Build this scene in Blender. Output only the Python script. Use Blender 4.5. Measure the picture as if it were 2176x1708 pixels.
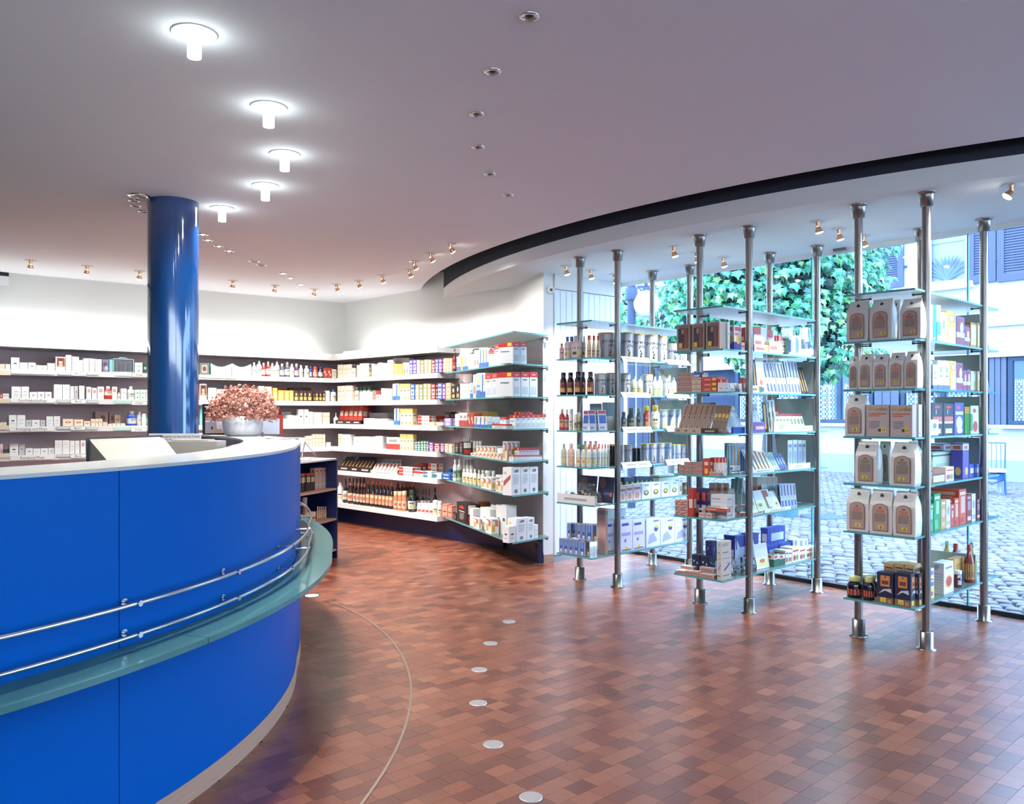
import bpy, math, random
from mathutils import Matrix, Vector
from mathutils.geometry import tessellate_polygon
for o in list(bpy.data.objects): bpy.data.objects.remove(o)
SC = bpy.context.scene
COL = SC.collection
random.seed(7)
R_ = random.Random(11)
F, CX, CY, HC = 1780.0, 1088.0, 876.0, 1.40     # focal length, principal column, horizon row (px of 2176x1708), eye height
# ---------------------------------------------------------------- camera, sky, exposure
cam = bpy.data.cameras.new('camera'); cam_o = bpy.data.objects.new('camera', cam); COL.objects.link(cam_o)
cam.sensor_width = 36; cam.lens = 36*F/2176; cam.shift_y = (CY-854)/2176
cam_o.location = (0, 0, HC); cam_o.rotation_euler = (math.pi/2, 0, 0)
cam.clip_start = .05; cam.clip_end = 300
SC.camera = cam_o
w = bpy.data.worlds.new('sky'); SC.world = w; w.use_nodes = True
bg = w.node_tree.nodes['Background']; bg.inputs[0].default_value = (.44, .67, 1.0, 1); bg.inputs[1].default_value = 9.8
SC.view_settings.view_transform = 'Standard'; SC.view_settings.look = 'None'
SC.view_settings.exposure = 0.2; SC.view_settings.gamma = 1.0; SC.view_settings.use_curve_mapping = False
cy = SC.cycles
cy.max_bounces = 8; cy.diffuse_bounces = 4; cy.glossy_bounces = 3; cy.transmission_bounces = 4; cy.transparent_max_bounces = 16
cy.caustics_reflective = False; cy.caustics_refractive = False; cy.sample_clamp_indirect = 4.0
cy.use_denoising = True; cy.use_adaptive_sampling = True; cy.adaptive_threshold = .02
SPOT_W, SOFFIT_W, ROD_E, TUBE_E, BULB_E, FILL_STRIP_W = 52.0, 110.0, 20.0, 28.0, 40.0, 1050.0
STAR_W, RODSPOT_W = 155.0, 90.0
LAMP_COL = (1.0, .96, .92)

# ---------------------------------------------------------------- small helpers
def lin(h):
    h = h.lstrip('#'); r = []
    for i in (0, 2, 4):
        c = int(h[i:i+2], 16)/255; r.append(c/12.92 if c <= .04045 else ((c+.055)/1.055)**2.4)
    return tuple(r)+(1.0,)
def C(c): return lin(c) if isinstance(c, str) else (tuple(c)+(1.0,))[:4]
def on_z(px, py, z):
    Y = (HC-z)*F/(py-CY); return Vector(((px-CX)*Y/F, Y, z))
def on_line(px, P, D):
    k = (px-CX)/F                      # X = k*Y on that ray
    t = (k*P[1]-P[0])/(D[0]-k*D[1]); return Vector((P[0]+D[0]*t, P[1]+D[1]*t)), t
def z_at(py, Y): return HC+(CY-py)*Y/F

def mat(name, base=None, rough=.5, metal=0.0, vcol=False, noise=None, emit=None, coat=0.0, spec=.5, bump=None, trans=0.0, sheen=0):
    m = bpy.data.materials.new(name); m.use_nodes = True
    nt = m.node_tree; b = nt.nodes['Principled BSDF']
    b.inputs['Roughness'].default_value = rough; b.inputs['Metallic'].default_value = metal
    b.inputs['Specular IOR Level'].default_value = spec
    if coat: b.inputs['Coat Weight'].default_value = coat; b.inputs['Coat Roughness'].default_value = .06 if name != 'end_grain_block' else .13
    if trans: b.inputs['Transmission Weight'].default_value = trans
    src = None
    if vcol:
        a = nt.nodes.new('ShaderNodeAttribute'); a.attribute_name = 'Col'; src = a.outputs['Color']
    else:
        b.inputs['Base Color'].default_value = C(base)
    tc = nt.nodes.new('ShaderNodeTexCoord')
    if noise:                                    # (scale vector, amount): fine colour variation
        mp = nt.nodes.new('ShaderNodeMapping'); mp.inputs['Scale'].default_value = noise[0]
        nt.links.new(tc.outputs['Object'], mp.inputs[0])
        n = nt.nodes.new('ShaderNodeTexNoise'); n.inputs['Scale'].default_value = 1.0; n.inputs['Detail'].default_value = 4
        nt.links.new(mp.outputs[0], n.inputs['Vector'])
        mr = nt.nodes.new('ShaderNodeMapRange'); mr.inputs[1].default_value = .25; mr.inputs[2].default_value = .75
        mr.inputs[3].default_value = 1-noise[1]; mr.inputs[4].default_value = 1+noise[1]
        nt.links.new(n.outputs['Fac'], mr.inputs[0])
        mx = nt.nodes.new('ShaderNodeMix'); mx.data_type = 'RGBA'; mx.blend_type = 'MULTIPLY'; mx.inputs[0].default_value = 1
        if src: nt.links.new(src, mx.inputs[6])
        else: mx.inputs[6].default_value = C(base)
        nt.links.new(mr.outputs[0], mx.inputs[7]); src = mx.outputs[2]
        if bump:
            bp = nt.nodes.new('ShaderNodeBump'); bp.inputs['Strength'].default_value = bump; bp.inputs['Distance'].default_value = .002
            nt.links.new(n.outputs['Fac'], bp.inputs['Height']); nt.links.new(bp.outputs[0], b.inputs['Normal'])
    if src: nt.links.new(src, b.inputs['Base Color'])
    if name == 'end_grain_block': b.inputs['IOR'].default_value = 1.75
    if emit:
        b.inputs['Emission Color'].default_value = C(emit[0]); b.inputs['Emission Strength'].default_value = emit[1]
    return m
def glass_mat(name, tint, gloss=.9, rough=.02, body=0.0, body_col=(.8, .95, .92), thru=.55):
    """thin architectural glass: tinted see-through + fresnel reflection + optional frosting"""
    m = bpy.data.materials.new(name); m.use_nodes = True; nt = m.node_tree; nt.nodes.clear()
    out = nt.nodes.new('ShaderNodeOutputMaterial'); tr = nt.nodes.new('ShaderNodeBsdfTransparent'); tr.inputs[0].default_value = C(tint)
    gl = nt.nodes.new('ShaderNodeBsdfGlossy'); gl.inputs['Roughness'].default_value = rough
    fr = nt.nodes.new('ShaderNodeFresnel'); fr.inputs[0].default_value = 1.45
    mu = nt.nodes.new('ShaderNodeMath'); mu.operation = 'MULTIPLY'; mu.inputs[1].default_value = gloss; nt.links.new(fr.outputs[0], mu.inputs[0])
    mx = nt.nodes.new('ShaderNodeMixShader'); nt.links.new(mu.outputs[0], mx.inputs[0])
    first = tr.outputs[0]
    if body:
        df = nt.nodes.new('ShaderNodeBsdfDiffuse'); df.inputs[0].default_value = C(body_col)
        tl = nt.nodes.new('ShaderNodeBsdfTranslucent'); tl.inputs[0].default_value = C(body_col)
        m2 = nt.nodes.new('ShaderNodeMixShader'); m2.inputs[0].default_value = thru; nt.links.new(df.outputs[0], m2.inputs[1]); nt.links.new(tl.outputs[0], m2.inputs[2])
        m3 = nt.nodes.new('ShaderNodeMixShader'); m3.inputs[0].default_value = body; nt.links.new(tr.outputs[0], m3.inputs[1]); nt.links.new(m2.outputs[0], m3.inputs[2]); first = m3.outputs[0]
    nt.links.new(first, mx.inputs[1]); nt.links.new(gl.outputs[0], mx.inputs[2]); nt.links.new(mx.outputs[0], out.inputs[0])
    return m
def emis(name, col, e):
    m = bpy.data.materials.new(name); m.use_nodes = True; nt = m.node_tree; nt.nodes.clear()
    out = nt.nodes.new('ShaderNodeOutputMaterial'); em = nt.nodes.new('ShaderNodeEmission'); em.inputs[0].default_value = C(col); em.inputs[1].default_value = e
    nt.links.new(em.outputs[0], out.inputs[0]); return m

M = dict(
 ceiling=mat('painted_ceiling', (.90, .91, .96), .9, noise=((.6, .6, .6), .02)), white=mat('white_wall_paint', (.80, .80, .78), .85, noise=((1, 1, 1), .015)),
 taupe=mat('taupe_back_panel', (.78, .63, .65), .75, noise=((2, 2, 2), .04)),
 soffit=mat('soffit_paint', (.92, .94, .94), .85), dark=mat('slot_shade_black', (.006, .007, .016), .9),  # slot shadow is put into this near-black colour
 wood=mat('end_grain_block', vcol=True, rough=.28, noise=((60, 60, 20), .14), spec=.5),
 joint=mat('floor_joint', (.035, .02, .015), .7), blue=mat('blue_laminate', (.0, .075, .34), .42, noise=((220, 220, 220), .10), spec=.06),
 blue_gloss=mat('blue_lacquer', (.0, .034, .145), .08, spec=.8, coat=.6), navy=mat('navy_lacquer', (.008, .016, .07), .35),
 skirt=mat('skirting_wood', (.40, .25, .18), .5, noise=((3, 3, 90), .12)), top=mat('worktop_white', (.50, .51, .49), .16, spec=.16),
 shelf=mat('white_shelf', (.66, .68, .67), .35), steel=mat('brushed_steel', (.25, .235, .225), .28, 1.0),
 chrome=mat('polished_steel', (.75, .77, .80), .12, 1.0), card=mat('printed_card', vcol=True, rough=.5), plastic=mat('plastic', vcol=True, rough=.24),
 foil=mat('glossy_paper', vcol=True, rough=.30, noise=((40, 40, 40), .05), bump=.25),
 bottle=mat('bottle_glass', vcol=True, rough=.07, spec=.7), matte=mat('matte_paint', vcol=True, rough=.75),
 stone=mat('cobble', vcol=True, rough=.7, noise=((25, 25, 25), .15), bump=.3), leaf=mat('leaf', vcol=True, rough=.30, spec=.8), render=mat('house_render', vcol=True, rough=.9, noise=((1.5, 1.5, 1.5), .03)),
 brass=mat('brass_strip', (.62, .55, .47), .3, 1.0), disc=mat('metal_disc', (.62, .58, .58), .45, .8), beige=mat('beige_plastic', (.40, .37, .32), .5), black=mat('black_plastic', (.012, .012, .016), .4),
 ceramic=mat('white_ceramic', (.80, .82, .84), .1, coat=.5), flower=mat('dried_flower', vcol=True, rough=.8),
 glass=glass_mat('window_glass', (.93, .97, .98), .8), sglass=glass_mat('shelf_glass', (.78, .93, .90), .9, .03, .34, (.74, .90, .87)),
 frost=glass_mat('frosted_glass', (.85, .95, .93), .7, .2, .90, (.96, 1.0, .98), .7), gedge=mat('glass_edge', (.09, .36, .36), .15, spec=.6),
 ledge=glass_mat('ledge_glass', (.25, .62, .60), .9, .12, .80, (.18, .50, .50)), clear=glass_mat('clear_plastic', (.93, .96, .98), 1.0, .08, .10, (.9, .95, 1)),
 rod=emis('lit_glass_rod', (.86, 1.0, .98), ROD_E), bulb=emis('lit_bulb', (1.0, .92, .80), BULB_E), star=emis('lit_halogen', (1, .97, .93), BULB_E*2.2), tube=emis('lit_tube', (.93, 1.0, .97), TUBE_E), floorlamp=emis('lit_floor_lamp', (1, .98, .95), 3.0),
 copper=mat('copper_reflector', (.75, .42, .25), .25, .9), darkglass=mat('house_glass', (.01, .07, .17), .06, spec=.7), acryl=glass_mat('acrylic_rail', (.9, .95, 1), 1.0, .05, .12, (.85, .9, 1)))

class MB:
    def __init__(s): s.v = []; s.f = []; s.c = []; s.m = []; s.s = []
    def face(s, pts, col=(.8, .8, .8), m=0, sm=False):
        n = len(s.v); s.v += [tuple(p) for p in pts]; s.f.append(tuple(range(n, n+len(pts)))); s.c.append(C(col)); s.m.append(m); s.s.append(sm)
    def grid(s, rows, col, m=0, sm=True, closed=False):     # rows of points; shared vertices
        n = len(s.v); w_ = len(rows[0])
        for r in rows: s.v += [tuple(p) for p in r]
        for i in range(len(rows)-1):
            cc = C(col[i]) if isinstance(col, list) else C(col)
            for j in range(w_ if closed else w_-1):
                k = (j+1) % w_
                s.f.append((n+i*w_+j, n+i*w_+k, n+(i+1)*w_+k, n+(i+1)*w_+j)); s.c.append(cc); s.m.append(m); s.s.append(sm)
    def box(s, x0, x1, y0, y1, z0, z1, col=(.8, .8, .8), m=0, top=None, mtx=None):
        p = [Vector(q) for q in ((x0, y0, z0), (x1, y0, z0), (x1, y1, z0), (x0, y1, z0), (x0, y0, z1), (x1, y0, z1), (x1, y1, z1), (x0, y1, z1))]
        if mtx: p = [mtx @ q for q in p]
        n = len(s.v); s.v += [tuple(q) for q in p]
        for i, f in enumerate(((0, 3, 2, 1), (4, 5, 6, 7), (0, 1, 5, 4), (1, 2, 6, 5), (2, 3, 7, 6), (3, 0, 4, 7))):
            s.f.append(tuple(n+k for k in f)); s.c.append(C(top if (top and i == 1) else col)); s.m.append(m); s.s.append(False)
    def prism(s, poly, z0, z1, col=(.8, .8, .8), m=0, mside=None):    # poly counter-clockwise
        s.face([(x, y, z1) for x, y in poly], col, m); s.face([(x, y, z0) for x, y in reversed(poly)], col, m)
        k = len(poly)
        for i in range(k):
            a, b = poly[i], poly[(i+1) % k]
            s.face([(a[0], a[1], z0), (b[0], b[1], z0), (b[0], b[1], z1), (a[0], a[1], z1)], col, m if mside is None else mside)
    def lathe(s, prof, n=16, col=(.8, .8, .8), m=0, cx=0, cy=0, sy=1.0, cap=True, sm=True):
        rows = [[(cx+r*math.cos(2*math.pi*j/n), cy+sy*r*math.sin(2*math.pi*j/n), z) for j in range(n)] for r, z in prof]
        s.grid(rows, col, m, sm, True)
        if cap:
            c0 = col[0] if isinstance(col, list) else col; c1 = col[-1] if isinstance(col, list) else col
            if prof[0][0] > 1e-4: s.face(list(reversed(rows[0])), c0, m)
            if prof[-1][0] > 1e-4: s.face(rows[-1], c1, m)
    def tube(s, pts, r, n=8, col=(.8, .8, .8), m=0, cap=True):
        P = [Vector(p) for p in pts]; rows = []
        for i, p in enumerate(P):
            d = (P[min(i+1, len(P)-1)]-P[max(i-1, 0)]).normalized()
            a = d.cross(Vector((0, 0, 1)) if abs(d.z) < .9 else Vector((1, 0, 0))).normalized(); b = a.cross(d)
            rr = r[i] if isinstance(r, (list, tuple)) else r
            rows.append([tuple(p+a*(rr*math.cos(2*math.pi*j/n))+b*(rr*math.sin(2*math.pi*j/n))) for j in range(n)])
        s.grid(rows, col, m, True, True)
        if cap: s.face(rows[0], col, m); s.face(list(reversed(rows[-1])), col, m)
    def mesh(s, name, mats):
        me = bpy.data.meshes.new(name); me.from_pydata(s.v, [], s.f)
        for k in (mats if isinstance(mats, (list, tuple)) else [mats]): me.materials.append(M[k])
        me.polygons.foreach_set('material_index', s.m); me.polygons.foreach_set('use_smooth', s.s)
        a = me.color_attributes.new('Col', 'FLOAT_COLOR', 'CORNER'); d = []
        for f, c in zip(s.f, s.c): d.extend(c*len(f))
        a.data.foreach_set('color', d); me.update(); return me
    def build(s, name, mats, parent=None, loc=None):
        return put(name, s.mesh(name, mats), parent, loc)
def put(name, me, parent=None, loc=None, rz=0.0):
    o = bpy.data.objects.new(name, me); COL.objects.link(o)
    if parent: o.parent = parent
    if loc is not None: o.location = loc
    if rz: o.rotation_euler = (0, 0, rz)
    return o
def tag(o, label, cat, group=None):
    o['label'] = label; o['category'] = cat
    if group: o['group'] = group
    return o
def empty(name, loc=(0, 0, 0), rz=0.0):
    o = bpy.data.objects.new(name, None); COL.objects.link(o); o.location = loc; o.rotation_euler = (0, 0, rz); o.empty_display_size = .05; return o
def struct(o): o['kind'] = 'structure'; return o
def arc_pts(c, r, a0, a1, n): return [(c[0]+r*math.cos(math.radians(a0+(a1-a0)*i/n)), c[1]+r*math.sin(math.radians(a0+(a1-a0)*i/n))) for i in range(n+1)]
_tx = {}
def text(st, shear=0.0, bold=.0):
    """letter outlines of a string as flat triangles, height about 1, starting at x = 0; returns (verts, faces, width)"""
    k = (st, shear, bold)
    if k not in _tx:
        c = bpy.data.curves.new('t', 'FONT'); c.body = st; c.size = 1.4; c.shear = shear; c.offset = bold; c.resolution_u = 1
        o = bpy.data.objects.new('t', c); COL.objects.link(o); dg = bpy.context.evaluated_depsgraph_get(); dg.update()
        me = o.evaluated_get(dg).to_mesh(); vs = [(v.co.x, v.co.y) for v in me.vertices]; fs = [tuple(p.vertices) for p in me.polygons]
        o.evaluated_get(dg).to_mesh_clear(); bpy.data.objects.remove(o); bpy.data.curves.remove(c)
        x0 = min(v[0] for v in vs); x1 = max(v[0] for v in vs)
        _tx[k] = ([(v[0]-x0, v[1]) for v in vs], fs, x1-x0)
    return _tx[k]
def put_text(mb, st, fn, size, col, m=0, shear=0.0, bold=.0, align=.5, maxw=None):
    vs, fs, wd = text(st, shear, bold)
    sx = size if not maxw or wd*size <= maxw else maxw/wd
    n = len(mb.v); mb.v += [tuple(fn((x-wd*align)*sx, y*size)) for x, y in vs]
    for f in fs:
        mb.f.append(tuple(n+i for i in f)); mb.c.append(C(col)); mb.m.append(m); mb.s.append(False)
# ================================================================ the setting
U = Vector((.7285, .685)); V = Vector((-.685, .7285))             # the two directions of the shop's grid
CORNER = Vector((-2.222, 11.048)); DL = Vector((-.778, -.628)); DR = Vector((.70, -.714))
BEND = Vector((.01, 8.70)); PIER0 = Vector((.293, 7.79)); PIER1 = Vector((.385, 7.85)); WIN0 = Vector((1.10, 8.45)); DW = Vector((.65, -.76))
ZC, ZS = 2.84, 2.70
SCN, SR = Vector((6.83, 11.25)), 7.80                              # soffit edge: an arc
LEND = CORNER+DL*8.2
def circ_hit(r):                                                    # arc angle where it meets the right wall / the glass front
    def f(P, D, pick):
        p = P-SCN; b = p.dot(D); c = p.dot(p)-r*r; q = math.sqrt(b*b-c); h = p+D*(-b+pick*q); return math.degrees(math.atan2(h.y, h.x))
    return (f(CORNER, DR, -1) % 360), (f(WIN0, DW, 1) % 360)
def arc_s(r, n=48, ext=0):
    a0, a1 = circ_hit(r); return [Vector(p) for p in arc_pts(SCN, r, a0, a1, n)]
def wall(name, a, b, z0, z1, m='white', th=.1):                     # wall slab, room on its right-hand side going a -> b
    d = (b-a).normalized(); nrm = Vector((-d.y, d.x))*th
    mb = MB(); mb.prism([(a.x, a.y), (b.x, b.y), (b.x+nrm.x, b.y+nrm.y), (a.x+nrm.x, a.y+nrm.y)], z0, z1)
    return struct(mb.build(name, m))
wall('wall_left', LEND, CORNER, 0, ZC+.3); wall('wall_right', CORNER, BEND+DR*.02, 0, ZC+.3)
mb = MB(); mb.prism([tuple(BEND), tuple(PIER0), tuple(PIER1), (BEND.x+.12, BEND.y+.08)], 0, ZC+.3); wp = struct(mb.build('wall_pier', 'white'))
mb = MB(); d = (PIER1-PIER0).normalized(); n2 = Vector((d.y, -d.x))*.006
mb.prism([tuple(PIER0+n2), tuple(PIER1+n2), tuple(PIER1), tuple(PIER0)], 0, .075); struct(mb.build('baseboard_pier', 'skirt'))
W1 = WIN0+DW*9.0
B0 = Vector((LEND.x, -2.2)); B1 = Vector((W1.x+2.6, -2.2))
wall('wall_near', B1, B0, 0, ZC+.2); wall('wall_far_left', B0, LEND, 0, ZC+.2); wall('wall_front', W1, B1, 0, ZC+.2)
# ceiling: main sheet ends in an arc, a dark slot follows, then the lower soffit
RC = 8.03
arcC = arc_s(RC); arcF = arc_s(SR)
mb = MB(); poly = [tuple(p) for p in [LEND, B0, B1, W1]+list(reversed(arcC))+[CORNER]]
tri = tessellate_polygon([[Vector((x, y, 0)) for x, y in poly]])
for z, flip in ((ZC, True), (ZC+.03, False)):
    for t in tri:
        pts = [(poly[i][0], poly[i][1], z) for i in t]
        nz = (Vector(pts[1])-Vector(pts[0])).cross(Vector(pts[2])-Vector(pts[0])).z
        if (nz > 0) == flip: pts.reverse()
        mb.face(pts)
mb.grid([[(p.x, p.y, ZC) for p in arcC], [(p.x, p.y, ZC+.03) for p in arcC]], (.8,)*3, sm=False)
struct(mb.build('ceiling', 'ceiling'))
mb = MB(); k = len(arcC)
mb.grid([[(p.x, p.y, ZC+.031) for p in arcC], [(p.x, p.y, 3.0) for p in arcC], [(p.x, p.y, 3.0) for p in arcF], [(p.x, p.y, 2.812) for p in arcF]], (.01,)*3, sm=False)
struct(mb.build('trim_slot', 'dark'))
mb = MB()
mb.grid([[(p.x, p.y, 2.812) for p in arcF], [(p.x, p.y, ZS) for p in arcF]], (.8,)*3)
poly = [tuple(p) for p in list(arcF)+[WIN0+DW*0, WIN0+Vector((.0, .12)), PIER1+Vector((.05, .2)), BEND+Vector((.1, .2)), BEND]]
a1 = arcF[-1]
tri = tessellate_polygon([[Vector((x, y, 0)) for x, y in poly]])
for t in tri:
    pts = [(poly[i][0], poly[i][1], ZS) for i in t]
    if (Vector(pts[1])-Vector(pts[0])).cross(Vector(pts[2])-Vector(pts[0])).z > 0: pts.reverse()
    mb.face(pts)
struct(mb.build('trim_soffit', 'soffit'))
mb = MB(); pl = [tuple(p) for p in list(arcF)+[WIN0+Vector((0, .3)), BEND+Vector((.1, .5)), CORNER+Vector((1, 1))]]
mb.face([(x, y, 3.02) for x, y in pl], (.3,)*3); struct(mb.build('ceiling_upper', 'ceiling'))
# second soffit stub high on the wall behind the counter
mb = MB(); q = on_z(37, 590, 2.72).xy; q = CORNER+DL*((q-CORNER).dot(DL)); nn = Vector((DL.y, -DL.x))*-1
nn = Vector((-DL.y, DL.x))*1.0
if (Vector((0, 0))-q).dot(nn) < 0: nn = -nn
pp = [q+DL*3.5+nn*1.3, q+nn*.02, q-nn*.02, q+DL*3.5-nn*.02]
pa = [q+DL*(3.5*i/10)+nn*(.02+1.3*(i/10)**1.6) for i in range(11)]
mb.grid([[(p.x, p.y, 2.70) for p in pa], [(p.x, p.y, 2.80) for p in pa]], (.8,)*3)
mb.face([(p.x, p.y, 2.70) for p in pa]+[((q+DL*3.5).x, (q+DL*3.5).y, 2.70)], (.8,)*3)
mb.grid([[(p.x, p.y, 2.80) for p in pa], [(p.x, p.y, 2.839) for p in pa]], (0, 0, 0), 1)  # flat near-black strip, painted for the shade of a slot
struct(mb.build('trim_soffit_counter', ['soffit', 'dark']))
# ---------------- floor of end-grain wood blocks
CCN = Vector((-4.101, 3.753)); CR = 3.036
def counter_r(th):
    dd = max(0, th-15); return CR+.0062*dd+.00013*dd*dd
def cpt(th, off=0.0):
    r = counter_r(th)+off; a = math.radians(th); return Vector((CCN.x+r*math.cos(a), CCN.y+r*math.sin(a)))
mb = MB(); fl = [LEND, B0, B1, W1, WIN0, PIER1+Vector((.1, .3)), BEND+Vector((.1, .1)), CORNER]
mb.face([(p.x, p.y, -.0022) for p in fl]); floor = struct(mb.build('floor', 'joint'))
pal = ['#90543f', '#985c46', '#a0644c', '#a86c54', '#844a39', '#9a5e47', '#8e5542', '#7c4437', '#ad7459', '#945843', '#a0664f', '#874e3c', '#784534', '#9a604a']
def block_mesh(w_, l_, col, mb, o=None, dz=0.0):
    e = .0012; top = dz; o = o or Vector((0, 0))
    def P(a, b, z): q = o+U*a+V*b; return (q.x, q.y, z)
    a, b = l_/2-.0005, w_/2-.0005
    T = [P(-a, -b, top), P(a, -b, top), P(a, b, top), P(-a, b, top)]; Bt = [P(-a, -b, top-.002), P(a, -b, top-.002), P(a, b, top-.002), P(-a, b, top-.002)]
    n = len(mb.v); mb.v += T+Bt
    for f in ((0, 1, 2, 3), (4, 5, 1, 0), (5, 6, 2, 1), (6, 7, 3, 2), (7, 4, 0, 3)):
        mb.f.append(tuple(n+i for i in f)); mb.c.append(C(col)); mb.m.append(0); mb.s.append(False)
BL, BW = .108, .078
cand = []
for j in range(-70, 130):
    off = R_.random()*BL
    for i in range(-40, 130):
        p = U*(i*BL+off)+V*(j*BW)
        if p.y < 2.3 or p.y > 11 or abs(p.x) > p.y*.72+.6: continue
        if (p-CCN).length < CR-.05: continue
        if (p-WIN0).dot(Vector((.76, .65))) > -.04: continue              # beyond the glass front
        if (p-CORNER).dot(Vector((.714, .70))) > -.02 and p.x < .1: continue
        if (p-CORNER).dot(Vector((-.628, .778))) > -.02 and p.x < -1: continue
        if p.x > .0 and p.x < 1.1 and p.y > 8.5: continue
        cand.append(p)
def col_of():
    c = lin(R_.choice(pal)); k = R_.uniform(.9, 1.12); return (c[0]*k*.64, c[1]*k*.56, c[2]*k*.50)
vis = sorted((p for p in cand if p.y > 2.95 and -.62*p.y < p.x < .62*p.y and (p-CCN).length > CR), key=lambda p: p.y)
near = set(id(p) for p in vis[:290])
protos = []
for i in range(24):
    mb2 = MB(); block_mesh(BW, BL, col_of(), mb2); protos.append(mb2.mesh('wood_block', 'wood'))
rest = MB()
for p in cand:
    if id(p) in near: put('wood_block', R_.choice(protos), floor, (p.x, p.y, R_.uniform(-.0003, .0003)))
    else: block_mesh(BW, BL, col_of(), rest, p, R_.uniform(-.0003, .0003))
o = rest.build('wood_block_field', 'wood', floor); o['kind'] = 'stuff'
# brass line, floor discs, sunken floor lamp
lc, lr = (-4.506, 3.701), 4.031
pts = arc_pts(lc, lr, -33, 38.6, 60); mb = MB()
mb.grid([[(lc[0]+(x-lc[0])*(lr-.006)/lr, lc[1]+(y-lc[1])*(lr-.006)/lr, .0022) for x, y in pts], [(lc[0]+(x-lc[0])*(lr+.006)/lr, lc[1]+(y-lc[1])*(lr+.006)/lr, .0022) for x, y in pts]], (.7,)*3)
tag(mb.build('inlaid_strip', 'brass'), 'thin curved metal strip inlaid in the wood floor around the counter', 'floor strip')
dm = MB(); dm.lathe([(.043, 0), (.043, .0026), (.040, .003)], 28); dm = dm.mesh('floor_disc', 'disc')
ordn = 'first second third fourth fifth sixth seventh eighth ninth tenth eleventh twelfth thirteenth fourteenth fifteenth sixteenth seventeenth eighteenth nineteenth twentieth'.split()
ordn += ['twenty-'+k for k in ordn[:9]]+['thirtieth']+['thirty-'+k for k in ordn[:9]]
for i, (px, py) in enumerate([(1128, 1694), (1048, 1582), (1016, 1494), (1018, 1423), (1042, 1367), (1082, 1321)]):
    o = put('floor_disc', dm, None, on_z(px, py, 0)); tag(o, f'pale round metal disc set in the wood floor, {ordn[i]} from the camera', 'floor disc', 'discs set in the floor')
t = empty('floor_lamp', on_z(663, 1266, 0)); tag(t, 'lit round lamp sunk in the floor at the end of the inlaid strip', 'floor lamp')
mb = MB(); mb.lathe([(.062, 0), (.062, .004), (.052, .004)], 28, cap=False); mb.build('rim', 'steel', t)
mb = MB(); mb.lathe([(.052, .001), (.052, .0035)], 28); mb.build('lens', 'floorlamp', t)
# ---------------- glass front
joints = [0.0, .883, 2.09, 3.29, 4.5, 5.7, 6.9, 9.0]
wf = struct(empty('window_1', (0, 0, 0)))
nW = Vector((.76, .65))
for a, b in zip(joints[:-1], joints[1:]):
    p, q = WIN0+DW*(a+.004), WIN0+DW*(b-.004); mb = MB()
    mb.face([(p.x, p.y, .03), (q.x, q.y, .03), (q.x, q.y, ZS-.03), (p.x, p.y, ZS-.03)]); mb.build('pane', 'glass', wf)
    if a > 0:
        g = WIN0+DW*a; mb = MB(); mb.box(-.005, .005, -.008, .008, .03, ZS-.03, mtx=Matrix.Translation((g.x, g.y, 0)) @ Matrix.Rotation(math.atan2(DW.y, DW.x), 4, 'Z'))
        mb.build('joint_strip', 'gedge' if a != .883 else 'white', wf)
for nm, z0, z1, m_ in (('sill_rail', 0, .03, 'black'), ('head_rail', ZS-.035, ZS, 'soffit')):
    mb = MB(); p, q = WIN0+nW*-.015, W1+nW*-.015
    mb.prism([tuple(p), tuple(q), tuple(q+nW*.04), tuple(p+nW*.04)], z0, z1); mb.build(nm, m_, wf)
mb = MB(); p = WIN0+DW*2.35+nW*-.04; mb.box(-.05, .05, -.012, .012, ZS-.02, ZS-.001, mtx=Matrix.Translation((p.x, p.y, 0)) @ Matrix.Rotation(math.atan2(DW.y, DW.x), 4, 'Z')); mb.build('head_latch', 'steel', wf)
mb = MB(); p, q = W1, WIN0+DW*5.2      # lintel above the glass past the soffit
mb.prism([tuple(q), tuple(p), tuple(p+nW*.1), tuple(q+nW*.1)], ZS, ZC+.2); struct(mb.build('trim_lintel', 'white'))
pt = bpy.data.lights.new('window_portal', 'AREA'); pt.shape = 'RECTANGLE'; pt.size = 8.6; pt.size_y = 2.6; pt.cycles.is_portal = True
po = bpy.data.objects.new('window_portal', pt); COL.objects.link(po); mid = WIN0+DW*4.5+nW*.03; po.location = (mid.x, mid.y, 1.36)
po.rotation_euler = Vector((-nW.x, -nW.y, 0)).to_track_quat('-Z', 'Y').to_euler()
# folding shutter of narrow slats between the pier and the glass
sh = empty('folding_shutter', (PIER1.x, PIER1.y, 0)); tag(sh, 'white folding shutter of tall narrow slats between pier and window', 'shutter')
sd = (WIN0-PIER1); L = sd.length; sd.normalize(); ns = Vector((-sd.y, sd.x)); sn = 12; sw = (L-.024)/sn
sm_ = MB(); sm_.box(.0012, sw-.0012, 0, .017, .06, 2.553, '#e6ecf0'); sm_.box(.008, sw-.008, -.003, .0, .075, 2.545, '#e6ecf0'); smm = sm_.mesh('slat', 'card')
for i in range(sn):
    p = sd*(sw*i+.014); put('slat', smm, sh, (p.x, p.y, 0), math.atan2(sd.y, sd.x))
mb = MB(); mb.box(.012, L, .021, .09, 0, ZS+.1, mtx=Matrix.Translation((PIER1.x, PIER1.y, 0)) @ Matrix.Rotation(math.atan2(sd.y, sd.x), 4, 'Z')); mb.box(.012, L, -.015, .021, 2.56, ZS, mtx=Matrix.Translation((PIER1.x, PIER1.y, 0)) @ Matrix.Rotation(math.atan2(sd.y, sd.x), 4, 'Z')); struct(mb.build('wall_shutter', 'white'))
mb = MB(); mb.box(0, L, -.006, .02, 0, .05, mtx=Matrix.Translation((PIER1.x, PIER1.y, 0)) @ Matrix.Rotation(math.atan2(sd.y, sd.x), 4, 'Z')); struct(mb.build('baseboard_shutter', 'steel'))
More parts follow.
